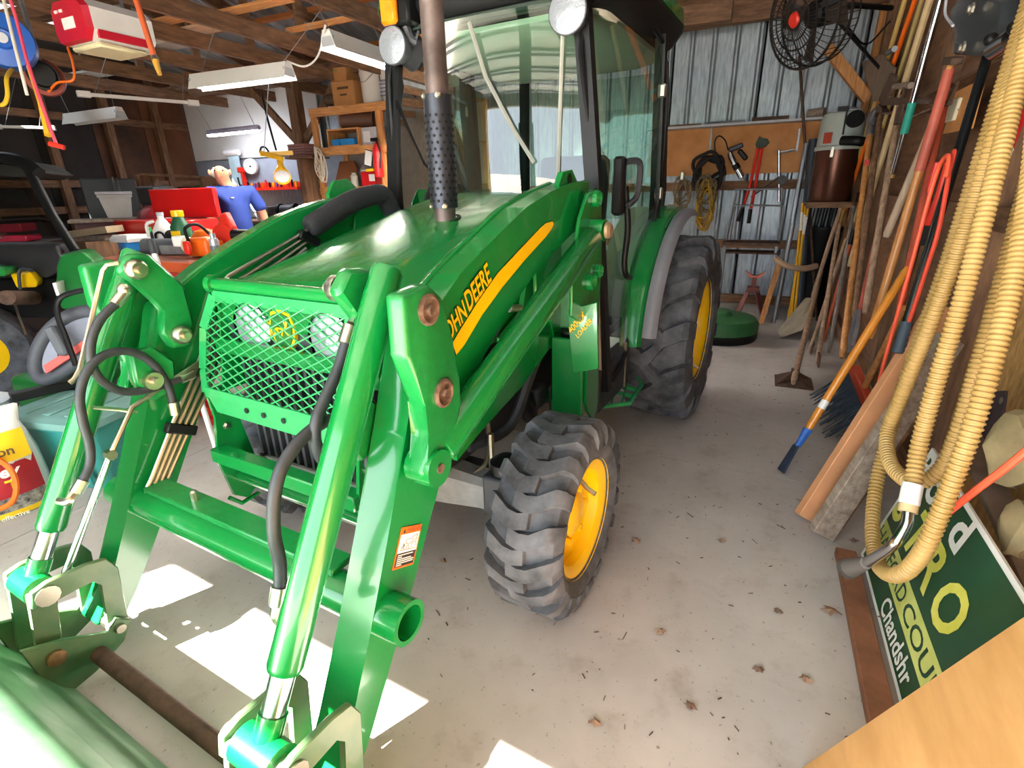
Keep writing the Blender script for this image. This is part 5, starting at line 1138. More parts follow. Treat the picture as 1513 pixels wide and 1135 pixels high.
B().box(c+Vector((0, .15, -.112)), (.30, .30, .03), bev=.01).obj('lamp_cover', mat('cream lamp cover', 'd8cfa8', .4), t); B().box(c+Vector((.165, .15, -.06)), (.02, .3, .045)).obj('red_strip', MATS['crimson plastic'], t)
B().bar(c+Vector((0, -.02, .15)), Vector((c.x, YF+.2, c.z+.15)), .05, .05).obj('rail', steel, t)
for dy in (.05, .3): B().bar(c+Vector((0, dy, .13)), c+Vector((0, dy, .45)), .03, .006).obj('hanger', steel, t)
# reels and straps on the left edge
c = DD(3.3, 8, 62); t = thing('hose_reel', 'blue hose reel with yellow air hose hung from a truss', 'reel', c)
ax = Vector((-.85, .5, 0)).normalized()*-1
B().lathe([(.0, .10), (.05, .11), (.06, .09), (.15, .075), (.155, .06), (.155, -.06), (.15, -.075), (.0, -.08)], c, ax, 28, cap=False).obj('housing', blue, t); B().lathe([(.03, .11), (.03, .12), (.0, .12)], c, ax, 12, cap=False).obj('hub', wgrey, t)
B().tube(catmull([c+Vector((0, 0, -.14)), DD(3.25, 10, 115), DD(3.25, 11, 142), DD(3.25, 3, 155), DD(3.25, -20, 150)], 6), .012, 8).obj('air_hose', mat('yellow hose', 'd8b020', .5), t); B().bar(c+Vector((0, 0, .12)), Vector((c.x, c.y, 2.83)), .03, .03).obj('hanger', steel, t)
c = DD(3.6, 64, 112); t = thing('cord_reel', 'black cord reel with orange-red rim hung from a truss', 'reel', c)
B().lathe([(.0, .05), (.07, .05), (.08, .03), (.09, .03), (.09, -.05), (.0, -.06)], c, ax, 24, cap=False).obj('drum', black, t); B().lathe([(.085, -.05), (.115, -.05), (.12, -.08), (.115, -.10), (.085, -.10)], c, ax, 24, closed=True).obj('rim', mat('brick red rim', '8c3a2c', .5), t); B().bar(c+Vector((0, 0, .07)), Vector((c.x, c.y, 2.83)), .03, .02).obj('hanger', steel, t)
B().tube(catmull([c+Vector((0, 0, -.1)), DD(3.6, 85, 122), DD(3.6, 108, 118), DD(3.6, 108, 95), DD(3.6, 100, 70)], 6), .008, 6).obj('orange_lead', orange, t)
t = thing('release_cord', 'pink emergency release cord with a red handle hanging from the opener rail', 'cord', DD(3.0, 87, 225))
P = [DD(3.0, 24, 28), DD(3.0, 40, 90), DD(3.0, 62, 155), DD(3.0, 84, 215)]; B().tube([P[0]+Vector((0, 0, .4)), *P], .009, 6).obj('cord', mat('pink cord', 'e8506c', .5), t); B().tube([P[-1]+Vector((-.03, -.02, .01)), P[-1], P[-1]+Vector((.03, .02, -.012))], .014, 8).obj('toggle', redp, t)
tag(B().tube([DD(3.02, 41, 98), DD(3.02, 58, 150), DD(3.02, 72, 200)], [.008, .01, .022], 6).obj('yellow_strap', mat('strap yellow', 'd9a01c', .6)), 'yellow strap hanging alongside the pink release cord', 'strap')
tag(B().tube([DD(2.9, 2, -14), DD(2.9, 20, 60), DD(2.9, 40, 140)], .009, 8).obj('white_rod', mat('pale rod', 'd8cfc4', .4)), 'thin pale rod hanging beside the blue hose reel', 'rod')
t = thing('orange_paddle', 'orange handled paddle with a yellow tip hanging from the roof', 'paddle', DD(3.1, 236, 110))
B().tube([DD(3.1, 200, -4), DD(3.1, 229, 88)], .017, 10).obj('shaft', mat('salmon shaft', 'd8663c', .5), t); B().tube([DD(3.1, 229, 88), DD(3.1, 236, 110)], [.02, .012], 10).obj('tip', mat('ochre tip', 'c9963a', .6), t); B().tube([DD(3.1, 228, 84), DD(3.1, 230, 90)], .021, 10).obj('ferrule', zinc, t)
B().cyl(DD(3.1, 200, -4), DD(3.1, 200, -4)+Vector((0, 0, .5)), .004, 5).obj('string', white, t)
# boards stored across the truss chords
for i, (pa, pb, w, m, lab) in enumerate([((200, 42), (272, 24), .14, wood, 'short orange pine board stored across the roof trusses'), ((255, 52), (330, 36), .22, mat('pale ply strip', 'd0a884', .6, 0, .1, 5), 'wide pale ply strip stored across the roof trusses'), ((300, 26), (400, 4), .12, wood, 'long orange pine board stored above the twin-tube light'), ((195, 78), (270, 62), .25, mat('grey ply strip', 'a8a098', .6, 0, .1, 5), 'grey ply strip stored over the dark bay'), ((75, 118), (155, 108), .3, mat('ivory panel', 'b5b2a8', .6, 0, .1, 5), 'ivory panel stored over the dark bay'), ((540, 20), (462, 40), .10, wood, 'orange pine batten stored beside the square-ended light')]):
    a, b = GZ(2.955, *pa), GZ(2.955, *pb); d = (b-a); d.y *= .2; c = (a+b)/2; d = d.normalized()*max(1.3, (b-a).length)
    tag(B().bar(c-d/2, c+d/2, w, .025).obj('stored_board', m), lab, 'board')
# ================================================================ back wall, left half: bench, shelving, person
wpan = B().box(((-9.5-6.45)/2, 6.93, 2.5), (3.05, .02, 1.0)).obj('wall_back', mat('white wall panel', 'd6d4cf', .6, 0, .05, 2)); struct(wpan, 'white painted panel on the back wall above the bench')
peg = B().box((-7.6, 6.93, 1.50), (3.8, .02, .95)).obj('wall_back', mat('blue-grey pegboard', '8f96a0', .7, 0, .1, 5)); struct(peg, 'blue-grey pegboard behind the bench')
post = bpy.data.objects.new('trim_3', None); COL.objects.link(post); OFF[post.name] = Vector((0, 0, 0)); struct(post, 'brown timber post with forked knee braces in front of the white panel')
Yp = 6.3; p0 = GY(Yp, 446, 215); B().box((p0.x, Yp, 1.45), (.16, .14, 2.9)).obj('post', beamz, post)
for dx in (-.9, .9): B().bar((p0.x, Yp, 2.05), (p0.x+dx, Yp, 2.92), .10, .05, up=(0, 1, 0)).obj('brace', beamz, post)
B().box((-5.0, Yp, 2.96), (9.0, .14, .16)).obj('beam', beamx, post)
bench = thing('workbench', 'long brown workbench along the pegboard wall', 'bench', (-7.4, 6.5, 0))
B().box((-7.6, 6.52, .98), (3.3, .72, .05)).obj('top', beamx, bench); B().box((-7.6, 6.25, .3), (3.2, .04, .10)).obj('stretcher', beamx, bench); B().box((-7.6, 6.52, .86), (3.2, .66, .12)).obj('apron', beamx, bench)
for x in (-9.15, -7.6, -6.05): 
    for y in (6.22, 6.82): B().box((x, y, .4), (.09, .09, .8)).obj('leg', beamz, bench)
# shelving unit
Ys = 6.05; q = lambda x, y, Y=Ys: GY(Y, x, y)
zt, zm, zl = q(520, 155).z, q(520, 216).z, q(520, 276).z; xl_, xm_ = q(466, 190).x, q(562, 190).x; xr_ = xl_+2.35
SH = thing('shelving_unit', 'orange pine shelving unit with open bays against the back wall', 'shelves', ((xl_+xr_)/2, Ys+.3, 0))
for x in (xl_, xm_, xr_):
    for y in (Ys, Ys+.55): B().box((x, y, zt/2), (.09, .04, zt)).obj('post', woodz, SH)
for z in (zt, zm, zl):
    B().box(((xl_+xr_)/2, Ys-.02, z-.05), (xr_-xl_+.09, .035, .10)).obj('front_rail', wood, SH); B().box(((xl_+xr_)/2, Ys+.28, z-.012), (xr_-xl_, .56, .022)).obj('shelf', wood, SH)
B().box(((xl_+xr_)/2, Ys+.57, zt/2), (xr_-xl_, .012, zt)).obj('back_panel', mat('grey back panel', '8c8a84', .7, 0, .1, 4), SH)
def fit(px0, px1, py0, Y, zbase): a, b = q(px0, py0, Y), q(px1, py0, Y); return (a.x+b.x)/2, abs(b.x-a.x)
def boxon(name, lab, cat, px0, px1, pyt, Y, zb, dep, m, rz=0):
    x, w = fit(px0, px1, pyt, Y, zb); h = q((px0+px1)/2, pyt, Y).z-zb
    return x, w, h
x, w, h = boxon(0, 0, 0, 487, 520, 119, Ys, zt, .3, 0)
t = thing('cardboard_box', 'large brown cardboard box on the top shelf beside the white pails', 'box', (x, Ys+.2, zt)); B().box((x, Ys+.2, zt+h/2+.001), (w, .36, h), bev=.004).obj('carton', cardb, t); B().box((x, Ys+.018, zt+h*.72), (w*.5, .003, h*.10)).obj('printing', mat('box print', '5a3c22', .8), t); B().box((x, Ys+.018, zt+h*.45), (w*.3, .003, h*.06)).obj('printing', MATS['box print'], t)
x2, w2, _ = boxon(0, 0, 0, 482, 506, 99, Ys, zt, .3, 0); h2 = q(494, 99).z-(zt+h)
t = thing('cardboard_box', 'small brown cardboard box stacked on the large cardboard box', 'box', (x2, Ys+.18, zt+h)); B().box((x2, Ys+.2, zt+h+h2/2+.003), (w2, .3, h2), bev=.004).obj('carton', cardb, t); B().box((x2-.05, Ys+.048, zt+h+h2*.8), (.08, .003, .03)).obj('green_tape', mat('green tape', '8a8a3a', .6), t)
def pail(px0, px1, pyt, lab):
    x, w, h = boxon(0, 0, 0, px0, px1, pyt, Ys, zt, .3, 0); r = w/2; y = Ys+.2
    t = thing('pail', lab, 'bucket', (x, y, zt)); B().lathe([(r*.86, .002), (r*.93, h*.6), (r*1.0, h*.72), (r*.95, h*.73), (r*1.0, h*.84), (r*.96, h*.85), (r*1.02, h*.94), (r*1.05, h*.95), (r*1.05, h), (r*.98, h)], (x, y, zt), (0, 0, 1), 24).obj('body', mat('pail white', 'd9d2ca', .5, 0, .05), t)
    B().tube(catmull([(x-r*1.0, y-.03, zt+h*.8), (x-r*.6, y-r*.9, zt+h*.55), (x, y-r*1.05, zt+h*.48), (x+r*.6, y-r*.9, zt+h*.6), (x+r, y-.03, zt+h*.8)], 4), .005, 5).obj('bail', steel, t); return t, x, y, r, h
pail(516, 546, 84, 'white plastic pail with wire bail beside the cardboard boxes')
t, x, y, r, h = pail(547, 578, 86, 'white plastic pail with blue printing beside the cab lamp')
for i in range(5): B().box((x-.03, y-r*.965, zt+h*(.16+.09*i)), (r*.8, .004, .012)).obj('printing', mat('blue print', '6a76a8', .6), t)
o = B(); o.ball(q(476, 146)+Vector((0, .15, .0)), .12, (1, .8, .6), n=10); c = o
tag(c.obj('burlap_bundle', mat('brown burlap', '5c4634', .9, 0, .3, 20, .3)), 'rumpled brown burlap bundle on the shelf end', 'bundle')
# second shelf
x = q(500, 176).x; R_ = abs(q(500, 163).z-q(500, 189).z)/2
t = thing('round_drum', 'brown fibre drum lying on its side with a white end', 'drum', (x, Ys+.15, zm)); cz = q(500, 176).z
B().lathe([(R_, 0), (R_*1.03, .01), (R_, .02), (R_, .42)], (x-.04, Ys+.1, cz), (.85, .5, 0), 26).obj('drum', mat('drum brown', '5c3a28', .6, 0, .1, 5), t); B().lathe([(R_*.94, 0), (.0, .001)], (x-.046, Ys+.096, cz), (-.85, -.5, 0), 24, cap=False).obj('end_disc', white, t)
x, w, h = boxon(0, 0, 0, 479, 526, 189, Ys, zm, .3, 0); h = cz-R_-zm-.004
t = thing('cubby_box', 'open pine cubby box on the middle shelf under the drum', 'cubby', (x, Ys+.2, zm)); 
B().box((x, Ys+.2, zm+h-.012), (w, .34, .022)).obj('top', wood, t); B().box((x, Ys+.2, zm+.013), (w, .34, .02)).obj('bottom', wood, t)
for s in (-1, 1): B().box((x+s*(w/2-.012), Ys+.2, zm+h/2), (.024, .34, h-.05)).obj('side', woodz, t)
bx = mat('azure bin', '2f8ad0', .4, 0, .08)
for i, dx in enumerate((-.25, .12)):
    t = thing('parts_bin', ['small blue parts bin in the cubby beside its side board', 'wide blue parts bin full of small parts in the cubby'][i], 'bin', (x+dx*w, Ys+.14, zm+.024)); ww = w*(.26 if i == 0 else .46)
    B().loft([[(x+dx*w+a*ww/2*s, Ys+.13+b*.1*s, zm+.025+z) for a, b in ((-1, -1), (1, -1), (1, 1), (-1, 1))] for s, z in ((.9, 0), (1, .075), (.92, .075), (.85, .02))]).obj('tray', bx, t)
    for k in range(4): B().ball((x+dx*w+(k-1.5)*ww*.2, Ys+.12+.02*(k % 2), zm+.10), .022, n=8).obj('part', [steel, black, redp, steel][k], t)
x, w, h = boxon(0, 0, 0, 524, 548, 187, Ys, zm, .3, 0)
t = thing('electrical_box', 'grey electrical box with white notice on the middle shelf', 'box', (x, Ys+.2, zm)); B().box((x, Ys+.2, zm+h/2+.002), (w, .2, h), bev=.005).obj('case', wgrey, t); B().box((x-.03, Ys+.098, zm+h*.5), (w*.42, .003, h*.6)).obj('notice', white, t)
for i in range(3): tag(B().box((q(556, 200).x, Ys+.2, zm+.016+.03*i), (.24-.03*i, .3, .026)).obj('board_offcut', greywood), ['lowest grey board offcut lying on the middle shelf', 'grey board offcut lying between two others', 'topmost grey board offcut lying on two others'][i], 'offcut')
tag(B().box((q(476, 186).x, Ys+.06, cz-R_+.08), (.09, .08, .13), bev=.008).obj('yellow_tin', mat('yellow tin', 'e0ac28', .4)), 'yellow tin standing beside the white end of the drum', 'tin') if False else None
tag(B().box((q(470, 197).x, Ys-.03, zm+.13), (.10, .01, .22)).obj('paper_note', white), 'white paper note pinned to the shelf post', 'note') if False else None
# third shelf
t = thing('leaning_panel', 'rust brown panel leaning inside the lower bay', 'panel', (q(490, 270).x, Ys+.1, zl)); B().prism([(q(478, 226).x, Ys+.3, zm-.16), (q(500, 228).x, Ys+.3, zm-.16), (q(514, 250).x, Ys+.18, zl+.22), (q(508, 272).x, Ys+.08, zl+.003), (q(487, 272).x, Ys+.08, zl+.003)], (0, .02, 0)).obj('panel', mat('rust brown panel', '7d4a2a', .7, 0, .1, 4), t)
x, w, h = boxon(0, 0, 0, 528, 549, 250, Ys, zl, .3, 0)
t = thing('cooler', 'small red cooler with pale lid on the lower shelf', 'cooler', (x, Ys+.15, zl)); B().box((x, Ys+.15, zl+h*.45), (w, .2, h*.88), bev=.012).obj('body', red, t); B().box((x, Ys+.15, zl+h*.93), (w*.96, .19, h*.10), bev=.008).obj('lid', wgrey, t); B().box((x+w*.3, Ys+.047, zl+h*.5), (w*.4, .004, h*.4)).obj('label', white, t)
tag(B().lathe([(.05, 0), (.05, .14), (.03, .16), (.03, .18)], (q(517, 268).x, Ys+.1, zl+.002), (0, 0, 1), 14).obj('tin_can', mat('pale tin', 'b8b8a8', .4)), 'pale tin can beside the red cooler', 'can')
o = B(); o.ball((q(517, 248).x+.05, Ys+.32, zl+.16), .15, (1, .7, 1), n=8); tag(o.obj('grey_sack', mat('grey sack', '8c8780', .9, 0, .2, 10, .3)), 'crumpled grey sack behind the tin can', 'sack')
t = thing('fire_extinguisher', 'red fire extinguisher on the shelf post beside the cab', 'extinguisher', (q(567, 262).x, Ys-.12, q(567, 262).z)); zz = q(567, 262).z
B().lathe([(.055, 0), (.06, .02), (.06, .34), (.03, .40), (.02, .42)], (q(567, 262).x, Ys-.084, zz), (0, 0, 1), 16).obj('cylinder', red, t); B().box((q(567, 262).x, Ys-.12, zz+.45), (.10, .03, .04)).obj('valve', black, t); B().tube(catmull([(q(567, 262).x+.03, Ys-.12, zz+.44), (q(567, 262).x+.09, Ys-.14, zz+.3), (q(567, 262).x+.075, Ys-.15, zz+.1)], 4), .012, 6).obj('hose', black, t)
t = thing('picture_frame', 'small white framed notice hanging below the middle shelf', 'picture', q(548, 240)); c = q(548, 234); B().box((c.x, Ys-.05, c.z), (.11, .012, .18), rot=(0, .25, 0)).obj('sheet', white, t); B().box((c.x, Ys-.044, c.z), (.125, .01, .2), rot=(0, .25, 0)).obj('frame', black, t)
tag(B().bar((q(545, 252).x, Ys-.05, q(545, 252).z), (q(556, 251).x, Ys-.05, q(556, 251).z), .03, .03).obj('yellow_level', yellow), 'short yellow level held before the red cooler', 'level')
# stack left of the shelving, cord coil
c = q(450, 232, 5.95)
for i in range(5): tag(B().box((c.x-.04, 6.0, c.z+.016+.033*i), (.33-.01*(i % 2), .28, .03), bev=.006).obj('seat_pad', mat('mauve brown pad', '8a625c', .7, 0, .15, 5)), ['lowest mauve brown pad of the stack beside the shelving', 'second mauve brown pad up in the stack beside the shelving', 'middle mauve brown pad of the stack beside the shelving', 'fourth mauve brown pad up in the stack beside the shelving', 'topmost mauve brown pad of the stack beside the shelving'][i], 'pad', 'stacked mauve pads beside the shelving')
tag(B().box((c.x, 6.0, c.z-.012), (.5, .34, .022)).obj('wall_shelf', beamx), 'small brown shelf carrying the stacked mauve pads', 'shelf')
tag(B().box((c.x, 6.0, c.z/2-.012), (.08, .3, c.z-.03)).obj('shelf_stand', beamz), 'brown stand under the small shelf beside the shelving', 'stand')
t = coil(q(474, 242, 5.9), .05, .19, 6, .008, white, .05).obj('cord_coil', mat('ivory cord', 'd9cdb8', .6)); tag(t, 'coil of ivory cord hung on the shelf post', 'cord')
# yellow drafting lamp
L0 = thing('drafting_lamp', 'yellow arm lamp with bell shade hung before the pegboard', 'lamp', DD(6.4, 410, 268)); dl = lambda x, y, d=6.4: DD(d, x, y); lm_ = mat('lamp yellow', 'd8a41c', .4, 0, .08)
B().bar(dl(384, 228), dl(433, 226, 6.5), .035, .05).obj('arm', lm_, L0); B().bar(dl(386, 226), dl(418, 235, 6.3), .035, .05).obj('arm', lm_, L0)
B().tube(catmull([dl(384, 226), dl(386, 218), dl(392, 218), dl(397, 224)], 4), .012, 6).obj('joint', black, L0)
s0, s1 = dl(413, 238), dl(417, 262, 6.2); dd = (s1-s0).normalized(); l_ = (s1-s0).length
B().lathe([(.035, 0), (.04, l_*.4), (.06, l_*.55), (.095, l_*.9), (.10, l_), (.092, l_), (.05, l_*.55)], s0, dd, 20, cap=False).obj('shade', lm_, L0); B().lathe([(.088, l_*.93), (.0, l_*.9)], s0, dd, 20, cap=False).obj('bulb_disc', mat('shade white', 'dfe2ea', .4), L0)
tag(B().tube([DD(6.3, 390, 141), DD(6.3, 393, 155)], .03, 8).obj('cord_plug', redp), 'red plug hanging above the strip light', 'plug') if False else None
tag(B().tube([DD(6.3, 387, 140), DD(6.3, 395, 175), DD(6.3, 408, 222)], .012, 6).obj('hanging_lead', black), 'black lead hanging from the roof to the drafting lamp', 'lead')
B().cyl(dl(390, 225), Vector((-5.35, dl(390, 225).y, 2.84)), .005, 6).obj('hanger_wire', steel, L0)
# pegboard things
Yg = 6.88; g = lambda x, y, Y=Yg: GY(Y, x, y)
t = thing('round_gauge', 'round white dial gauge on the pegboard', 'gauge', g(373, 258)); c = g(373, 246); B().lathe([(.12, 0), (.13, .02), (.12, .07), (.10, .07), (.10, .05), (.0, .05)], c, (.25, -1, 0), 24, cap=False).obj('case', white, t); B().lathe([(.012, .05), (.012, .075)], c, (.25, -1, 0), 8).obj('hub', black, t)
t = thing('paper_roll', 'pale blue paper towel sheet hanging on the pegboard', 'paper towel', g(352, 262)); c = g(352, 250); B().box((c.x, Yg-.05, c.z), (.26, .012, .5)).obj('sheet', mat('pale blue paper', 'b9d4dc', .7), t); B().cyl((c.x-.16, Yg-.06, c.z+.26), (c.x+.16, Yg-.06, c.z+.26), .05, 12).obj('roll', white, t)
t = thing('red_clamp', 'tall red bar clamp hung on the pegboard', 'clamp', g(360, 280)); B().bar(g(358, 252, Yg-.05), g(364, 282, Yg-.05), .06, .05).obj('bar', redp, t); B().box(g(358, 251, Yg-.06), (.2, .06, .08), bev=.01).obj('jaw', redp, t); B().bar(g(352, 262, Yg-.05), g(357, 282, Yg-.05), .03, .03).obj('screw', black, t)
t = thing('tool_rack', 'red wall rack carrying small hand tools on the pegboard', 'tool rack', g(400, 284)); c0, c1 = g(366, 282), g(448, 276); B().box(((c0.x+c1.x)/2, Yg-.07, (c0.z+c1.z)/2), (c1.x-c0.x, .12, .04)).obj('shelf', redp, t)
B().box(((c0.x+c1.x)/2, Yg-.02, (c0.z+c1.z)/2+.05), (c1.x-c0.x, .01, .1)).obj('backplate', redp, t)
zz = (c0.z+c1.z)/2
hm_ = [redp, black, yellow, blue, dkgrey, orange]
for i in range(15):
    x = c0.x+.06+(c1.x-c0.x-.12)*i/14; h = random.uniform(.06, .13)
    s = thing('screwdriver', ['red', 'black', 'yellow', 'blue', 'grey', 'orange'][i % 6]+' handled screwdriver standing in the red wall rack', 'screwdriver', (x, Yg-.08, zz-.12), 'screwdrivers in the red wall rack')
    B().lathe([(.012, 0), (.018, h*.3), (.018, h*.8), (.010, h)], (x, Yg-.085, zz+.021), (0, 0, 1), 8).obj('grip', hm_[i % 6], s); B().cyl((x, Yg-.085, zz+.018), (x, Yg-.085, zz-.12), .006, 6).obj('blade', steel, s)
# bench things
zbn = 1.006
def onb(px, Y=6.45): return GY(Y, px, 300).x
tag(B().lathe([(.06, 0), (.07, .02), (.07, .16), (.03, .2), (.025, .24)], (onb(386), 6.4, zbn), (0, 0, 1), 14).obj('spray_bottle', white), 'white spray bottle on the bench behind the person', 'bottle')
t = thing('bench_vise', 'grey bench vise bolted to the workbench', 'vise', (onb(400), 6.4, zbn)); x = onb(405); B().box((x, 6.4, zbn+.05), (.16, .18, .10), bev=.02).obj('base', dkgrey, t); B().box((x, 6.36, zbn+.16), (.12, .28, .12), bev=.02).obj('body', steel, t); B().box((x, 6.18, zbn+.18), (.18, .05, .14), bev=.01).obj('jaw', steel, t); B().cyl((x-.12, 6.12, zbn+.14), (x+.12, 6.12, zbn+.14), .01, 6).obj('handle', steel, t)
t = thing('bench_grinder', 'dark bench grinder on the workbench', 'grinder', (onb(425), 6.4, zbn)); x = onb(428); B().cyl((x-.12, 6.4, zbn+.16), (x+.12, 6.4, zbn+.16), .08, 16).obj('motor', dkgrey, t)
for s in (-1, 1): B().lathe([(.10, 0), (.10, .04)], (x+.14*s, 6.4, zbn+.16), (s, 0, 0), 18).obj('wheel_guard', black, t)
B().box((x, 6.4, zbn+.04), (.16, .14, .08)).obj('foot', dkgrey, t)
for i, (px, r, h, m, nm, lab) in enumerate(((447, .06, .2, mat('teal can', '3a7a88', .5), 'paint_can', 'teal paint can on the bench end'), (455, .05, .22, white, 'glue_bottle', 'white glue bottle on the bench end'), (462, .05, .14, orange, 'orange_tin', 'orange tin on the bench end'), (437, .07, .10, white, 'white_tub', 'low white tub on the bench'), (305, .07, .2, mat('dark jar', '3a3430', .4), 'dark_jar', 'dark jar on the bench by the white panel'), (418, .045, .1, yellow, 'yellow_box', 'yellow container on the bench by the vise'))):
    tag(B().lathe([(r*.95, 0), (r, .01), (r, h*.75), (r*.7, h*.85), (r*.6, h), (r*.2, h)], (onb(px, 6.3), 6.3, zbn), (0, 0, 1), 14).obj(nm, m), lab, nm.split('_')[1])
# ---- person
pc = DD(5.5, 345, 300); PX, PY = pc.x, pc.y; fd = Vector((-PX, -PY, 0)).normalized(); fd = (fd+Vector((.1, -.15, 0))).normalized(); sd = Vector((fd.y, -fd.x, 0))*-1   # fd: facing, sd: the person's left -> picture right
skin = mat('skin', 'c98d6e', .55, 0, .08, 12); shirt = mat('royal blue polo', '1a3684', .75, 0, .12, 14, .05); hair = mat('white hair', 'd8d4cc', .8, 0, .1, 40)
def pp(s_, f_, z): return Vector((PX, PY, 0))+sd*s_+fd*f_+Vector((0, 0, z))
def skinmesh(name, V_, E_, Rr, m, parent, sub=2, root=0):
    me = bpy.data.meshes.new('sk'); me.from_pydata([tuple(v) for v in V_], E_, []); ob = bpy.data.objects.new('sk', me); COL.objects.link(ob)
    md = ob.modifiers.new('s', 'SKIN'); 
    for i, r in enumerate(Rr):
        sv = me.skin_vertices[0].data[i]; sv.radius = (r, r) if not isinstance(r, tuple) else r; sv.use_root = (i == root)
    md.use_smooth_shade = True; s2 = ob.modifiers.new('b', 'SUBSURF'); s2.levels = sub; s2.render_levels = sub
    dg = bpy.context.evaluated_depsgraph_get(); nm = bpy.data.meshes.new_from_object(ob.evaluated_get(dg)); bpy.data.objects.remove(ob)
    nm.name = name; nm.materials.clear(); nm.materials.append(m); nm.transform(Matrix.Translation(-OFF[parent.name]))
    for p in nm.polygons: p.use_smooth = True
    o = bpy.data.objects.new(name, nm); COL.objects.link(o); o.parent = parent; OFF[o.name] = OFF[parent.name]; return o
PE = thing('person', 'white-haired person in a royal blue polo shirt standing by the bench', 'person', (PX, PY, 0))
V_ = [pp(0, 0, .96), pp(0, 0, 1.10), pp(0, .0, 1.28), pp(0, -.01, 1.42), pp(-.03, 0, 1.50), pp(-.06, .01, 1.565), pp(-.07, .02, 1.64), pp(-.07, .01, 1.70),
      pp(.17, 0, 1.43), pp(.24, -.01, 1.30), pp(.28, -.02, 1.14), pp(.27, .06, .98), pp(.265, .10, .92), pp(-.17, 0, 1.43), pp(-.23, .0, 1.30), pp(-.25, .0, 1.14), pp(-.24, .07, .98), pp(-.235, .10, .92),
      pp(.10, 0, .90), pp(.10, .01, .50), pp(.10, -.02, .09), pp(.10, .10, .04), pp(-.10, 0, .90), pp(-.10, .01, .50), pp(-.10, -.02, .09), pp(-.10, .10, .04), pp(-.07, .115, 1.625)]
E_ = [(0, 1), (1, 2), (2, 3), (3, 4), (4, 5), (5, 6), (6, 7), (3, 8), (8, 9), (9, 10), (10, 11), (11, 12), (3, 13), (13, 14), (14, 15), (15, 16), (16, 17), (0, 18), (18, 19), (19, 20), (20, 21), (0, 22), (22, 23), (23, 24), (24, 25), (6, 26)]
Rr = [(.13, .09), (.125, .09), (.115, .085), (.10, .07), .06, .075, .088, .065, .065, .052, .043, .032, .036, .065, .052, .043, .032, .036, .085, .06, .045, .035, .085, .06, .045, .035, .014]
body = skinmesh('body', V_, E_, Rr, skin, PE)
for hs, base in ((1, pp(.265, .10, .92)), (-1, pp(-.235, .10, .92))):
    for k in range(4): f0 = base+sd*(hs*0)+fd*(.025-.018*k)+Vector((0, 0, -.03)); B().tube([f0, f0+Vector((0, 0, -.035))+fd*.004, f0+Vector((0, 0, -.07+.006*abs(k-1)))-sd*(hs*.01)], [.009, .009, .007], 6).obj('finger', skin, body)
    f0 = base+fd*.03; B().tube([f0, f0+fd*.025+Vector((0, 0, -.02)), f0+fd*.03+Vector((0, 0, -.05))], [.011, .010, .008], 6).obj('thumb', skin, body)
skinmesh('polo_shirt', [pp(0, 0, .94), pp(0, 0, 1.10), pp(0, 0, 1.28), pp(0, -.01, 1.43), pp(0, -.005, 1.485), pp(.18, 0, 1.435), pp(.245, -.01, 1.30), pp(.262, -.012, 1.23), pp(-.18, 0, 1.435), pp(-.235, 0, 1.30), pp(-.245, 0, 1.23)], [(0, 1), (1, 2), (2, 3), (3, 4), (3, 5), (5, 6), (6, 7), (3, 8), (8, 9), (9, 10)], [(.175, .135), (.18, .14), (.17, .135), (.14, .105), .072, .085, .075, .075, .085, .075, .075], shirt, PE)
skinmesh('trousers', [pp(0, 0, .97), pp(0, 0, .90), pp(.10, 0, .84), pp(.10, .01, .5), pp(.10, -.01, .08), pp(-.10, 0, .84), pp(-.10, .01, .5), pp(-.10, -.01, .08)], [(0, 1), (1, 2), (2, 3), (3, 4), (1, 5), (5, 6), (6, 7)], [(.165, .125), (.16, .125), .10, .085, .075, .10, .085, .075], mat('dark navy trousers', '23273a', .8), PE)
for s in (1, -1): B().ball(pp(.10*s, .06, .04), .05, (1, 1, .8), n=10).obj('shoe', black, PE)
hp = B(); hp.ball(pp(-.07, -.034, 1.622), .095, (1.03, .98, .62), n=16)
for v in list(hp.bm.verts):
    l = v.co-pp(-.07, 0, 1.635)
    if l.dot(fd) > .03: v.co -= l*.12
hp.obj('hair', hair, PE)
for s in (1, -1):
    B().ball(pp(-.07+.036*s, .098, 1.645), .009, n=8).obj('eye', mat('eye dark', '2a2420', .3), PE); B().ball(pp(-.07+.095*s, .01, 1.63), .022, (.5, .8, 1.3), n=8).obj('ear', skin, PE)
    B().tube([pp(-.07+.018*s, .105, 1.668), pp(-.07+.052*s, .092, 1.668)], .005, 5).obj('eyebrow', hair, PE)
B().tube([pp(-.095, .094, 1.583), pp(-.07, .10, 1.58), pp(-.045, .094, 1.583)], .005, 6).obj('mouth', mat('lip', 'b06a5c', .5), PE)
cl = B(); cl.tube([pp(-.03+.08*math.cos(a), -.01+.075*math.sin(a), 1.495+.012*math.sin(a+math.pi)) for a in [i*math.pi/10 for i in range(20)]], .016, 6, closed=True); cl.obj('collar', shirt, PE)
B().box(pp(0, .125, 1.38), (.03, .03, .01)).obj('button', white, PE)
B().tube([pp(.272-.03*math.cos(a), .07+.034*math.sin(a), .965) for a in [i*math.pi/6 for i in range(12)]], .006, 5, closed=True).obj('watch', chrome, PE)
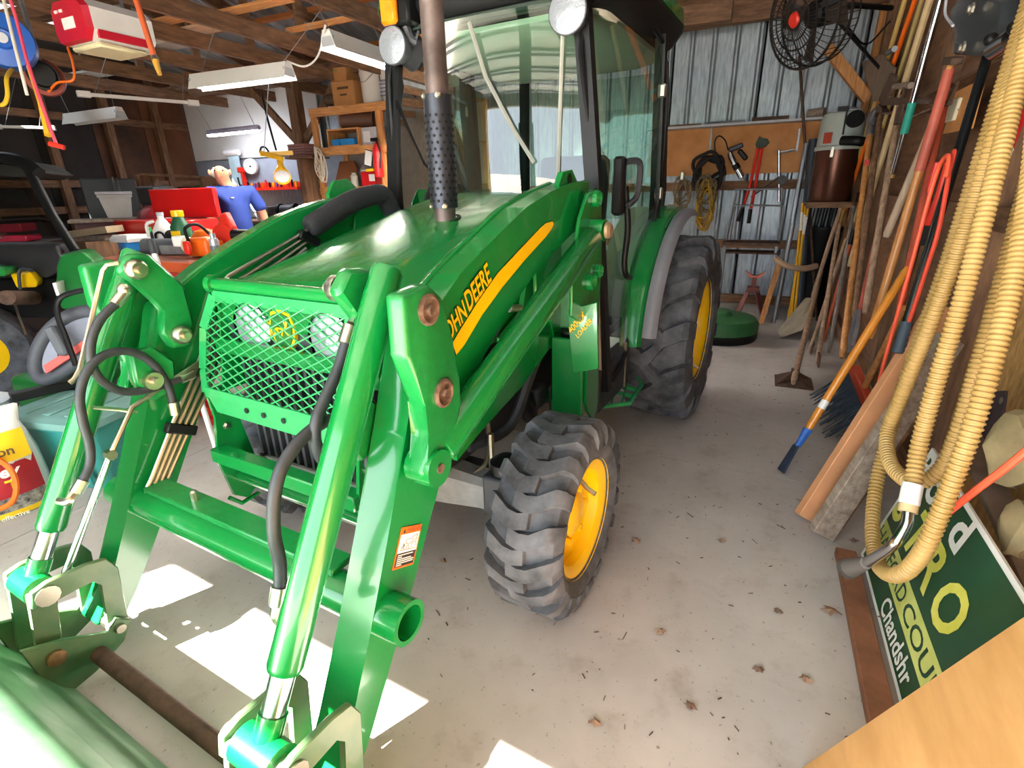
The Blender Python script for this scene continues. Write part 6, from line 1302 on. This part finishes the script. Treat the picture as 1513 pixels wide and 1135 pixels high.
# ================================================================ red toolbox, red work table and what stands on it
Yt = 3.72; tq = lambda x, y, Y=Yt: GY(Y, x, y)
TB = thing('tool_chest', 'bright red steel tool chest with its lid open', 'tool chest', (tq(275, 340).x, Yt, 0))
c0, c1 = tq(232, 321), tq(316, 277); zc_ = c0.z; w_ = c1.x-c0.x; cx_ = (c0.x+c1.x)/2; rb = mat('gloss red', 'd21f1f', .35, 0, .06, 3, 0, .3)
B().box((cx_, Yt, (c0.z+c1.z)/2), (w_, .05, c1.z-c0.z), bev=.006).obj('lid', rb, TB); B().box((cx_, Yt-.235, zc_/2+.0), (w_, .42, zc_-.02), bev=.006).obj('body', rb, TB)
for i in range(4): 
    d_ = B().box((cx_, Yt-.45, .22+.24*i), (w_*.92, .02, .2), bev=.004).obj('drawer', red, TB); B().box((cx_, Yt-.463, .29+.24*i), (w_*.7, .012, .02)).obj('handle', chrome, d_)
TA = thing('work_table', 'brown-topped work table with red-orange edge covered in garden gear', 'table', (-4.0, 2.55, 0))
zt_ = .955; e0, e1 = GZ(zt_, 168, 378), GZ(zt_, 312, 398); ey = (e0.y+e1.y)/2; x0_, x1_ = e0.x, e1.x+.35
B().box(((x0_+x1_)/2, ey+.36, zt_-.015), (x1_-x0_, .72, .03)).obj('top', mat('brown table top', '8a4a34', .5, 0, .2, 6), TA); B().box(((x0_+x1_)/2, ey-.012, zt_-.03), (x1_-x0_, .024, .07), bev=.004).obj('edge', mat('red-orange edge', 'c2502a', .5), TA)
for x in (x0_+.06, x1_-.06):
    for y in (ey+.06, ey+.66): B().box((x, y, (zt_-.03)/2), (.06, .06, zt_-.03)).obj('leg', red, TA)
B().box(((x0_+x1_)/2, ey+.05, zt_-.16), (x1_-x0_-.1, .03, .16)).obj('apron', red, TA)
def tp(x, y): p = GZ(zt_, x, y); p.y = max(p.y, ey+.05); return p
def on(px, py, dy=0): p = GZ(zt_, px, py); y_ = min(p.y+dy, ey+.6); return Vector((GY(y_, px, py).x, y_, zt_+.002))
c = on(190, 372, .02); t = thing('wipes_tub', 'blue tub with white lid on the work table', 'tub', c); B().box(c+Vector((0, .05, .04)), (.24, .17, .08), rot=-.3, bev=.012).obj('tub', mat('azure tub', '2a8fd8', .4), t); B().loft([[c+Vector((x*s, .05+y*s, z)) for x, y in ((-.14, -.10), (.13, -.11), (.14, .10), (-.12, .11))] for s, z in ((1, .08), (1, .11), (.8, .14))]).obj('lid', white, t)
c = on(235, 378, .04); t = thing('grey_roll', 'rolled dark grey mat lying on the work table', 'roll', c); B().lathe([(.05, 0), (.062, .01), (.062, .56), (.05, .57)], c+Vector((-.16, .0, .064)), (1, .25, 0), 18).obj('roll', mat('dark grey mat', '55585c', .8, 0, .1, 20), t)
c = on(250, 360, .22); t = thing('tool_bag', 'black zip tool bag with wire handle on the work table', 'bag', c); B().box(c+Vector((0, .05, .09)), (.34, .2, .17), rot=.1, bev=.05).obj('bag', mat('black nylon', '2a2d31', .8, 0, .15, 20), t); B().tube(catmull([c+Vector((-.02, -.08, .02)), c+Vector((-.0, -.10, .14)), c+Vector((.10, -.10, .15)), c+Vector((.13, -.08, .02))], 5), .01, 6).obj('handle', black, t)
c = on(222, 350, .28); t = thing('spray_can', 'green and white spray can on the work table by the bag', 'spray can', c); B().lathe([(.032, 0), (.033, .14), (.028, .155)], c, (0, 0, 1), 14).obj('can', mat('spray green', '1f9a4a', .35), t); B().lathe([(.026, .155), (.026, .19), (.02, .195)], c, (0, 0, 1), 12).obj('cap', mat('cap green', '25a050', .4), t); B().lathe([(.0335, .05), (.0335, .10)], c, (0, 0, 1), 14, cap=False).obj('band', white, t)
c = on(243, 345, .10); t = thing('jug', 'white plastic jug with handle behind the tool bag', 'jug', c); B().lathe([(.08, 0), (.085, .02), (.085, .17), (.04, .25), (.025, .27), (.025, .29)], c, (0, 0, 1), 18).obj('body', white, t); B().lathe([(.03, 0), (.03, .03)], c+Vector((0, 0, .29)), (0, 0, 1), 12).obj('cap', wgrey, t); B().tube(catmull([c+Vector((-.03, -.05, .25)), c+Vector((-.09, -.08, .22)), c+Vector((-.10, -.08, .12))], 4), .014, 8).obj('handle', white, t)
c = on(270, 350, .12); t = thing('fertilizer_bottle', 'dark green bottle with yellow cap and label on the work table', 'bottle', c); B().lathe([(.075, 0), (.08, .02), (.08, .2), (.045, .27), (.04, .29)], c, (0, 0, 1), 18).obj('body', mat('bottle green', '1f5a3a', .35), t); B().lathe([(.05, 0), (.05, .045), (.045, .05)], c+Vector((0, 0, .285)), (0, 0, 1), 14).obj('cap', yellow, t); B().box(c+Vector((.03, -.075, .12)), (.08, .01, .10), rot=.3).obj('label', yellow, t)
# chainsaw
c = on(293, 383, .06); t = thing('chainsaw', 'orange and white chainsaw lying on the work table', 'chainsaw', c)
B().box(c+Vector((0, .06, .075)), (.2, .13, .14), rot=.2, bev=.03).obj('engine', orange, t); B().ball(c+Vector((-.11, .02, .09)), .065, (1, .8, 1), n=10).obj('tank', mat('ivory tank', 'e2dcb8', .4), t); B().box(c+Vector((-.17, .0, .12)), (.08, .08, .08), rot=.5, bev=.015).obj('air_cover', white, t)
B().tube(catmull([c+Vector((-.02, -.03, .12)), c+Vector((-.01, -.04, .22)), c+Vector((.0, .06, .24)), c+Vector((.02, .14, .15))], 5), .012, 8).obj('front_handle', black, t); B().box(c+Vector((-.28, .0, .05)), (.22, .012, .07), rot=.3, bev=.004).obj('guide_bar', steel, t); B().bar(c+Vector((.02, -.08, .03)), c+Vector((.02, -.08, .13)), .06, .03, bev=.008).obj('chain_cover', redp, t)
# helmet, red guard, spray tin
c = on(306, 358, .3); t = thing('safety_helmet', 'orange safety helmet with ear muffs on the work table', 'helmet', c); B().lathe([(.13, .0), (.135, .01), (.12, .08), (.08, .14), (.0, .165)], c+Vector((0, 0, .03)), (0, 0, 1), 20, cap=False).obj('shell', orange, t); B().box(c+Vector((0, -.12, .035)), (.16, .08, .012), bev=.004).obj('peak', orange, t); B().ball(c+Vector((-.12, -.06, .06)), .055, (.6, 1, 1), n=10).obj('ear_muff', mat('khaki muff', 'b9b38a', .6), t); B().ball(c+Vector((.06, -.12, .04)), .05, (1, .6, .8), n=10).obj('green_cloth', mat('lime cloth', '7ab03a', .7), t)
c = on(322, 385, .05); t = thing('paint_spray', 'silver spray paint tin on the work table', 'spray can', c); B().lathe([(.033, 0), (.034, .13), (.028, .15), (.02, .155), (.02, .185)], c, (0, 0, 1), 14).obj('can', mat('silver tin', 'c8ccd2', .3, .5), t); B().lathe([(.0345, .04), (.0345, .10)], c, (0, 0, 1), 14, cap=False).obj('label', mat('grey label', '6a6e78', .5), t)
c = on(340, 372, .14); t = thing('leaf_blower', 'bright red plastic blower fan housing on the work table', 'blower', c); B().lathe([(.03, -.05), (.10, -.045), (.12, 0), (.10, .045), (.03, .05)], c+Vector((0, 0, .13)), (.2, -1, 0), 20).obj('volute', redp, t); B().prism([c+Vector((-.12, -.02, .05)), c+Vector((-.02, -.02, .30)), c+Vector((.05, -.02, .32)), c+Vector((.10, -.02, .2)), c+Vector((.04, -.02, .0)), c+Vector((-.06, -.02, .0))], (0, .06, 0), .015).obj('shroud', redp, t); B().tube([c+Vector((.08, 0, .14)), c+Vector((.22, .05, .14))], [.05, .04], 12).obj('outlet', black, t)
c = on(312, 380, .14); t = thing('string_trimmer', 'white and orange trimmer engine on the work table beside the helmet', 'trimmer', c); B().box(c+Vector((-.02, 0, .07)), (.10, .1, .13), bev=.02).obj('engine', white, t); B().box(c+Vector((.06, .02, .06)), (.08, .1, .1), bev=.02).obj('starter', orange, t)
# garden hose on the table end, pole
c = Vector((e0.x+.60, ey-.05, .80)); t = thing('garden_hose', 'coil of lime green garden hose hung below the table edge', 'hose', c-Vector((0, 0, .2))); gh = mat('lime hose', 'a8b45a', .5, 0, .1, 8)
for k in range(4): B().tube([c+Vector((.15*math.cos(a)*(1-.06*k), -.02*k-.02, .17*math.sin(a)*(1-.05*k))) for a in [i*math.pi/14 for i in range(28)]], .0125, 8, closed=True).obj('loop', gh, t)
t = thing('white_pole', 'white pole with dark grey grip leaning against the work table', 'pole', DD(2.85, 251, 450)); a, b = DD(2.85, 222, 355), DD(2.85, 252, 450); d_ = (b-a).normalized(); fl0 = b+d_*((b.z-.01)/-d_.z); B().cyl(a.lerp(b, .2), fl0, .015, 10).obj('tube', white, t); B().tube([a, a.lerp(b, .22)], .018, 10).obj('grip', dkgrey, t)
# ================================================================ utility vehicle
UV = thing('utility_vehicle', 'green utility vehicle with black roof, tilted windshield and yellow seat', 'utility vehicle', DD(4.1, 60, 480)*Vector((1, 1, 0)) if False else Vector((DD(4.1, 60, 480).x, DD(4.1, 60, 480).y, 0)))
dv = lambda x, y, d=4.1: DD(d, x, y)
def slab(pts, name, m, depth=.4, bev=.01): 
    P = [DD(dd_, x, y) for x, y, dd_ in pts]; n = Vector((-.75, .62, 0))*depth; return B().prism(P, n, bev).obj(name, m, UV)
B().tube(catmull([dv(-30, 238), dv(0, 234), dv(35, 240), dv(58, 256)], 5), [.05]*5*3+[.05], 8).obj('roof_edge', black, UV)
slab([(-40, 242, 4.1), (30, 236, 4.1), (60, 254, 4.1), (40, 262, 4.1), (-40, 256, 4.1)], 'roof', mat('roof black', '22231f', .6), 1.0)
B().tube([dv(42, 250), dv(78, 320), dv(112, 372)], .035, 10).obj('front_post', black, UV); B().tube([dv(-30, 330, 4.6), dv(60, 325, 4.6), dv(95, 332, 4.4)], .02, 8).obj('cross_bar', black, UV)
g_ = [dv(46, 262), dv(-30, 262), dv(-30, 345), dv(96, 350)]; B().add(g_, [(0, 1, 2, 3)]).obj('windshield', glass('dusty windshield', '9a958c', .7), UV)
slab([(-30, 362, 4.0), (82, 362, 4.0), (90, 378, 4.0), (88, 402, 4.0), (70, 412, 4.0), (-30, 412, 4.0)], 'dashboard', mat('dash black', '1f2023', .6), .35, .03)
slab([(14, 405, 3.9), (44, 403, 3.9), (56, 418, 3.9), (54, 425, 3.9), (24, 426, 3.9)], 'seat', yellow, .35, .02)
slab([(88, 376, 3.8), (120, 372, 3.8), (140, 388, 3.8), (141, 440, 3.8), (128, 458, 3.8), (90, 458, 3.8), (80, 432, 3.8), (84, 395, 3.8)], 'cowl', mat('vehicle green', '1c7a36', .35, 0, .08, 4, 0, .3), .35, .03)
slab([(-30, 395, 3.8), (6, 398, 3.8), (8, 408, 3.8), (-30, 412, 3.8)], 'side_panel', MATS['vehicle green'], .4, .01); slab([(-30, 412, 4.0), (86, 412, 4.0), (80, 470, 4.0), (-30, 470, 4.0)], 'floor_tub', black, .3, .02)

B().tube(catmull([dv(30, 428, 3.85), dv(28, 405, 3.85), dv(33, 398, 3.85), dv(48, 400, 3.85)], 4), .012, 6).obj('grab_bar', dkgrey, UV); B().box(dv(90, 425, 3.76), (.16, .02, .09), rot=-.8).obj('decal', white, UV)
B().tube(catmull([dv(128, 395, 3.7), dv(131, 398, 3.7), dv(138, 425, 3.7)], 3), .012, 6).obj('brush_bar', black, UV)
for x, y, d, r in ((-28, 512, 3.9, .34), (120, 465, 3.9, .25)):
    c = DD(d, x, y); c.z = r; ax_ = Vector((.75, -.66, 0)).normalized(); w = B().lathe([(r*.55, -.10), (r*.95, -.10), (r, -.06), (r, .06), (r*.95, .10), (r*.55, .10)], c, ax_, 30, closed=True).obj('wheel', rubber, UV); B().lathe([(r*.56, .09), (r*.5, .07), (r*.2, .05), (.0, .06)], c, ax_, 24, cap=False).obj('rim', yellow, w); B().cyl(c-ax_*.1, c+ax_*.06, r*.3, 12).obj('hub', black, w)
B().tube([dv(20, 445, 3.7), dv(38, 495, 3.6)], .008, 6).obj('steering_rod', zinc, UV); B().cyl(DD(3.5, 10, 440), DD(3.9, 50, 440), .05, 10).obj('axle', iron, UV)
# ================================================================ riding mower seat, tote, bag, buckets
MW = thing('riding_mower', 'riding mower with grey seat, red stripe and black hoop behind the tote', 'mower', Vector((DD(2.8, 105, 520).x, DD(2.8, 105, 520).y, 0))); mw = lambda x, y, d=2.8: DD(d, x, y)
ringp = [mw(*p) for p in ((53, 545), (56, 518), (72, 490), (100, 468), (132, 460), (146, 472), (140, 500), (118, 530), (88, 552), (64, 560))]
B().tube(catmull(ringp, 4, True), .035, 10, closed=True).obj('seat_rim', mat('seat grey dark', '4a4c54', .6, 0, .15, 10), MW)
cc = sum(ringp, Vector())/len(ringp); B().add([*catmull(ringp, 2, True), cc-Vector((0, 0, .03))], [(i, (i+1) % 20, 20) for i in range(20)]).obj('seat_pad', mat('seat grey light', '8c90a0', .6), MW)
plate(MW, 'red_stripe', mat('salmon stripe', 'd8605a', .5), [mw(64, 540, 2.74), mw(125, 502, 2.74), mw(128, 512, 2.74), mw(68, 552, 2.74)], .01)
plate(MW, 'armrest', mat('armrest grey', '5a5d64', .6), [mw(61, 486, 2.7), mw(76, 479, 2.7), mw(98, 522, 2.7), mw(84, 527, 2.7)], .05, .012)
B().tube(catmull([mw(112, 540, 2.7), mw(98, 500, 2.7), mw(86, 470, 2.7), mw(85, 448, 2.7), mw(98, 435, 2.7), mw(140, 425, 2.7)], 5), .014, 8).obj('hoop', black, MW)
q_ = DD(3.2, 85, 540); B().box((q_.x-.1, q_.y+.1, .24), (.42, .5, .28), bev=.06).obj('chassis', MATS['vehicle green'], MW); B().tube([cc-Vector((0, 0, .05)), Vector((cc.x-.15, cc.y+.1, .42)), Vector((q_.x, q_.y, .3))], .05, 10).obj('seat_post', black, MW)
for dx, dy in ((-.22, -.2), (.22, -.2), (-.22, .2), (.22, .2)):
    c = Vector((q_.x-.1+dx*1.0, q_.y+.1+dy, .15)); B().lathe([(.07, -.06), (.14, -.06), (.15, 0), (.14, .06), (.07, .06)], c, (1, 0, 0), 20, closed=True).obj('wheel', rubber, MW)
# teal tote with black hinge bar
T0 = Vector((-3.13, 1.30, 0)); t = thing('storage_tote', 'teal plastic storage tote with black bar on its lid', 'tote', T0); tm = mat('teal tote', '2f8580', .45, 0, .1, 4); rz = .22
def rot2(x, y, z): c, s = math.cos(rz), math.sin(rz); return Vector((T0.x+x*c-y*s, T0.y+x*s+y*c, z))
def rring(hx_, hy_, z, r=.05): return [rot2(x, y, z) for x, y, _ in rr(hx_, -hy_, hy_, r, 0, 3)]
B().loft([rring(.24, .155, .005), rring(.27, .18, .33), rring(.285, .195, .335), rring(.285, .195, .35)]).obj('body', tm, t, 30)
B().loft([rring(.295, .205, .35), rring(.295, .205, .385), rring(.27, .18, .395), rring(.26, .17, .40)]).obj('lid', mat('faded teal lid', '6f9a94', .5, 0, .12, 4), t, 30)
for x in (-.14, 0, .14): B().bar(rot2(x, -.15, .403), rot2(x, .15, .403), .05, .012, bev=.003).obj('lid_rib', MATS['faded teal lid'], t)
for x in (-.2, .2): B().bar(rot2(x, -.188, .05), rot2(x, -.192, .32), .03, .012).obj('side_rib', tm, t)
tag(B().bar(GZ(.425, 15, 588), GZ(.425, 110, 566), .05, .05, bev=.004).obj('black_bar', mat('black angle bar', '15161a', .4)), 'black steel bar lying across the tote lid', 'bar')
c = Vector((-3.64, 1.04, 0)); t = thing('bucket', 'white plastic bucket with loose lid behind the fertilizer bag', 'bucket', c); B().lathe([(.13, .003), (.155, .36), (.165, .37), (.165, .40), (.15, .40)], c, (0, 0, 1), 24).obj('body', mat('bucket white', 'c9d2e0', .5, 0, .05), t); B().lathe([(.17, .40), (.185, .405), (.185, .425), (.16, .432), (.0, .432)], c+Vector((.04, .0, 0)), (0, 0, 1), 28, cap=False).obj('lid', mat('lid white', 'dfe8f4', .4, 0, .04), t)
# fertilizer bag
bc_ = Vector((-3.14, .92, 0)); t = thing('fertilizer_bag', 'yellow, red and white plastic fertilizer bag standing beside the tote', 'bag', bc_)
fdv = Vector((.93, -.36, 0)).normalized() ; sdv = Vector((-fdv.y, fdv.x, 0))   # faces the doorway side
fdv = (Vector((0, 0, 0))-bc_); fdv.z = 0; fdv.normalize(); sdv = Vector((-fdv.y, fdv.x, 0))
def bp(s_, f_, z): return bc_+sdv*s_+fdv*f_+Vector((0, 0, z))
def bring(w, d, z, k=14): return [bp(w*math.copysign(abs(math.cos(a))**.7, math.cos(a)), d*math.copysign(abs(math.sin(a))**.8, math.sin(a)), z+.008*math.sin(3*a)) for a in [2*math.pi*i/k for i in range(k)]]
B().loft([bring(.15, .07, .004), bring(.17, .10, .03), bring(.175, .11, .14), bring(.17, .10, .27), bring(.155, .07, .36), bring(.14, .035, .42), bring(.15, .012, .47), bring(.155, .006, .50)]).obj('sack', mat('white poly bag', 'e4e2e0', .4, 0, .06, 12, .2), t, 60)
def bagface(x0, x1, z0, z1, name, m, e=.004, curved=True):
    def dep(s_, z): 
        D_ = .11 if z < .2 else .11-(z-.2)/.22*.075
        W_ = .175 if z < .27 else .175-(z-.27)*.2; u_ = min(.99, abs(s_)/W_); return D_*(1-u_**2.4)**.45*1.0+e+.006
    return B().sheet([[bp(x0+(x1-x0)*i/8, dep(x0+(x1-x0)*i/8, z0+(z1-z0)*j/8), z0+(z1-z0)*j/8) for i in range(9)] for j in range(9)]).obj(name, m, t, 60), dep
by_ = mat('bag yellow', 'f0c020', .4, 0, .05); br_ = mat('bag red', 'a8202c', .4, 0, .08)
_, dep = bagface(-.135, .135, .27, .40, 'yellow_field', by_, .024); bagface(-.14, .14, .10, .27, 'red_field', br_); bagface(-.14, .14, .03, .10, 'photo_field', mat('bag photo', '4a3a38', .5, 0, .6, 40, col2='b8b0a8')); bagface(-.14, .14, .005, .03, 'yellow_band', by_)
def btx(s_, b, z, size, m, **k):
    u_ = sdv; o_ = bp(b, dep(b+.05, z)+.016, z); return text(s_, 'lettering', m, t, o_, u_, Vector((0, 0, 1)), size, 0, **k)
btx('ton', .0, .305, .06, mat('bag brown', '5a3a1c', .5), bold=.02); btx('ivey', -.05, .215, .075, wm, shear=.2, bold=.03); btx('T', .01, .145, .075, by_, bold=.03); btx('effective', -.05, .012, .03, wm)
# orange cord loop at the left edge, red floor jack
tag(B().tube(catmull([Vector((p.x, p.y, max(.012, p.z))) for p in (DD(2.35, -15, 672), DD(2.35, 12, 690), DD(2.35, 24, 715), DD(2.35, 18, 742), DD(2.35, -10, 756))], 6), .012, 8).obj('orange_hose', orange), 'orange hose loop standing before the fertilizer bag', 'hose')
c = Vector((-3.25, 2.05, 0)); t = thing('floor_jack', 'small red trolley jack on the floor behind the loader', 'jack', c)
for s in (-1, 1):
    B().prism([c+Vector((-.2, .07*s, .03)), c+Vector((.2, .07*s, .03)), c+Vector((.2, .07*s, .08)), c+Vector((.05, .07*s, .12)), c+Vector((-.2, .07*s, .09))], (0, .012, 0)).obj('side_plate', redp, t)
    for x in (-.17, .17): B().lathe([(.03, 0), (.03, .03)], c+Vector((x, .075*s, .032)), (0, s, 0), 12).obj('caster', red, t)
B().bar(c+Vector((.12, 0, .1)), c+Vector((-.15, 0, .17)), .07, .04).obj('lift_arm', red, t); B().lathe([(.05, 0), (.05, .02)], c+Vector((-.15, 0, .18)), (0, 0, 1), 12).obj('saddle', iron, t)
# ================================================================ dark left bay
def far(name, lab, cat, px0, px1, py0, py1, d, dep, m, bev=.01):
    a, b = DD(d, px0, py0), DD(d, px1, py1); c = (a+b)/2; n = Vector((c.x, c.y, 0)).normalized(); s = Vector((n.y, -n.x, 0)); w = abs((b-a).dot(s)); h = abs(a.z-b.z)
    z0 = min(a.z, b.z); cc = Vector((c.x, c.y, z0+h/2))+n*dep/2
    R = Matrix((s, n, Vector((0, 0, 1)))).transposed(); return cc, w, h, R, n, s
cc, w, h, R, n, s = far('', '', '', 222, 252, 285, 335, 5.7, .4, red); cc = Vector((cc.x, cc.y, 0))
t = thing('air_compressor', 'dark red upright compressor tank in the dark bay', 'compressor', cc); B().lathe([(.1, .05), (.24, .14), (.27, .25), (.27, 1.1), (.22, 1.25), (.1, 1.33)], cc, (0, 0, 1), 24).obj('tank', mat('dark red tank', '7a1a20', .4), t); B().box(cc+Vector((0, 0, 1.42)), (.3, .24, .2), bev=.03).obj('pump', dkgrey, t)
for k in range(3): B().cyl(cc+Vector((.2*math.cos(k*2.1), .2*math.sin(k*2.1), 0)), cc+Vector((.2*math.cos(k*2.1), .2*math.sin(k*2.1), .2)), .025, 8).obj('leg', black, t)
cc, w, h, R, n, s = far('', '', '', 156, 192, 292, 322, 6.2, .3, white); t = thing('waste_bin', 'grey-white plastic bin on the dark cabinet top', 'bin', cc-Vector((0, 0, h/2))); b0 = cc-Vector((0, 0, h/2))
B().loft([[b0+s*x*f_+n*y*f_+Vector((0, 0, z)) for x, y in ((-.16, -.12), (.16, -.12), (.16, .12), (-.16, .12))] for f_, z in ((.75, 0), (1, h), (1.08, h), (1.08, h+.03))]).obj('bin', mat('dull white bin', 'b9b8b8', .5), t); B().box(b0+Vector((0, 0, h+.05)), (.36, .3, .03), rot=R).obj('lid', wgrey, t)
cab = thing('cabinet', 'low dark red cabinet carrying the white bin', 'cabinet', (b0.x, b0.y, 0)); B().box((b0.x, b0.y, (b0.z-.03)/2), (.9, .5, b0.z-.03), rot=R).obj('body', mat('oxblood cabinet', '4a1a1c', .5), cab); B().box((b0.x, b0.y, b0.z-.018), (1.0, .6, .03), rot=R).obj('top', greywood, cab)
hood = thing('equipment_cart', 'dark equipment cart with silver strips at the left wall', 'cart', DD(7.2, 168, 300)*Vector((1, 1, 0)) if False else Vector((DD(7.2, 168, 300).x, DD(7.2, 168, 300).y, 0)))
cc = DD(7.2, 168, 300); B().box((cc.x, cc.y, .85), (.6, .5, 1.6), rot=R, bev=.02).obj('body', mat('slate cart', '2c3134', .5), hood)
for i in range(2): B().bar(DD(6.85, 166+7*i, 262), DD(6.85, 172+7*i, 290), .02, .02).obj('silver_strip', chrome, hood)
# wall shelf with jars at the left back
ws_ = thing('jar_shelf', 'dim wall shelf of dark boxes behind the tool chest', 'shelf', DD(7.4, 258, 280)); a, b = DD(7.4, 216, 258), DD(7.4, 310, 262); B().bar(a, b, .3, .03).obj('board', beamx, ws_); B().bar(a-Vector((0, 0, .35)), b-Vector((0, 0, .35)), .3, .03).obj('board', beamx, ws_)
for e in (a, b): B().bar(e, Vector((e.x, e.y, .01)), .05, .3).obj('upright', beamz, ws_)
for i, (px, r, h, m, lab) in enumerate(((222, .08, .18, dkgrey, 'dark grey box on the dim wall shelf end'), (238, .09, .2, mat('olive tin', '5a5a44', .5), 'olive tin on the dim wall shelf'), (254, .07, .16, chrome, 'shiny steel can on the dim wall shelf'), (271, .10, .17, mat('white blue tub', 'c9d2da', .5), 'white and blue tub on the dim wall shelf'), (289, .06, .22, mat('moss bottle', '4a5a34', .5), 'moss green bottle on the dim wall shelf'), (303, .05, .2, blue, 'slim blue bottle on the dim wall shelf'))):
    p = a.lerp(b, (px-216)/94)-Vector((0, 0, .333)); tag(B().lathe([(r*.9, .002), (r, .01), (r, h*.8), (r*.7, h*.9), (r*.65, h)], p, (0, 0, 1), 14).obj(lab.split(' on ')[0].split(' ')[-1], m), lab, lab.split(' on ')[0].split(' ')[-1])
t = thing('lumber_rack_board', 'long pale lumber plank lying behind the utility vehicle', 'plank', DD(5.0, 135, 340)); B().bar(DD(5.0, 108, 346), DD(5.0, 170, 338), .25, .06).obj('plank', mat('pale lumber', 'a8987c', .7), t); B().bar(DD(5.05, 112, 352), DD(5.05, 165, 350), .2, .05).obj('plank', greywood, t)
tag(B().bar(Vector((DD(5.0, 138, 350).x, DD(5.0, 138, 350).y, .01)), DD(5.03, 138, 356), .3, .3).obj('sawhorse_block', beamz), 'dark timber block under the pale plank', 'block')
for i, (x0, x1, y0, y1, lab) in enumerate(((-6, 32, 330, 342, 'crimson metal tool box, upper of two by the left wall'), (-6, 40, 348, 356, 'crimson metal tool box, lower of two by the left wall'))):
    a, b = DD(5.6, x0, y0), DD(5.6, x1, y1); t = thing('metal_toolbox', lab, 'tool box', b); c = (a+b)/2; B().box(c, (abs(b.x-a.x)+.1, .3, abs(a.z-b.z)), rot=.7, bev=.01).obj('case', mat('crimson case', 'a8203c', .4), t); B().box(c+Vector((.1, -.16, .02)), (.1, .02, .02), rot=.7).obj('latch', chrome, t)
tag(B().box((DD(5.6, 15, 350).x-.0, DD(5.6, 15, 350).y+.1, DD(5.6, 15, 357).z/2), (.7, .5, DD(5.6, 15, 357).z-.01), rot=.7).obj('steel_cabinet', mat('brown cabinet', '3a2c26', .6)), 'brown steel cabinet under the crimson tool boxes', 'cabinet')
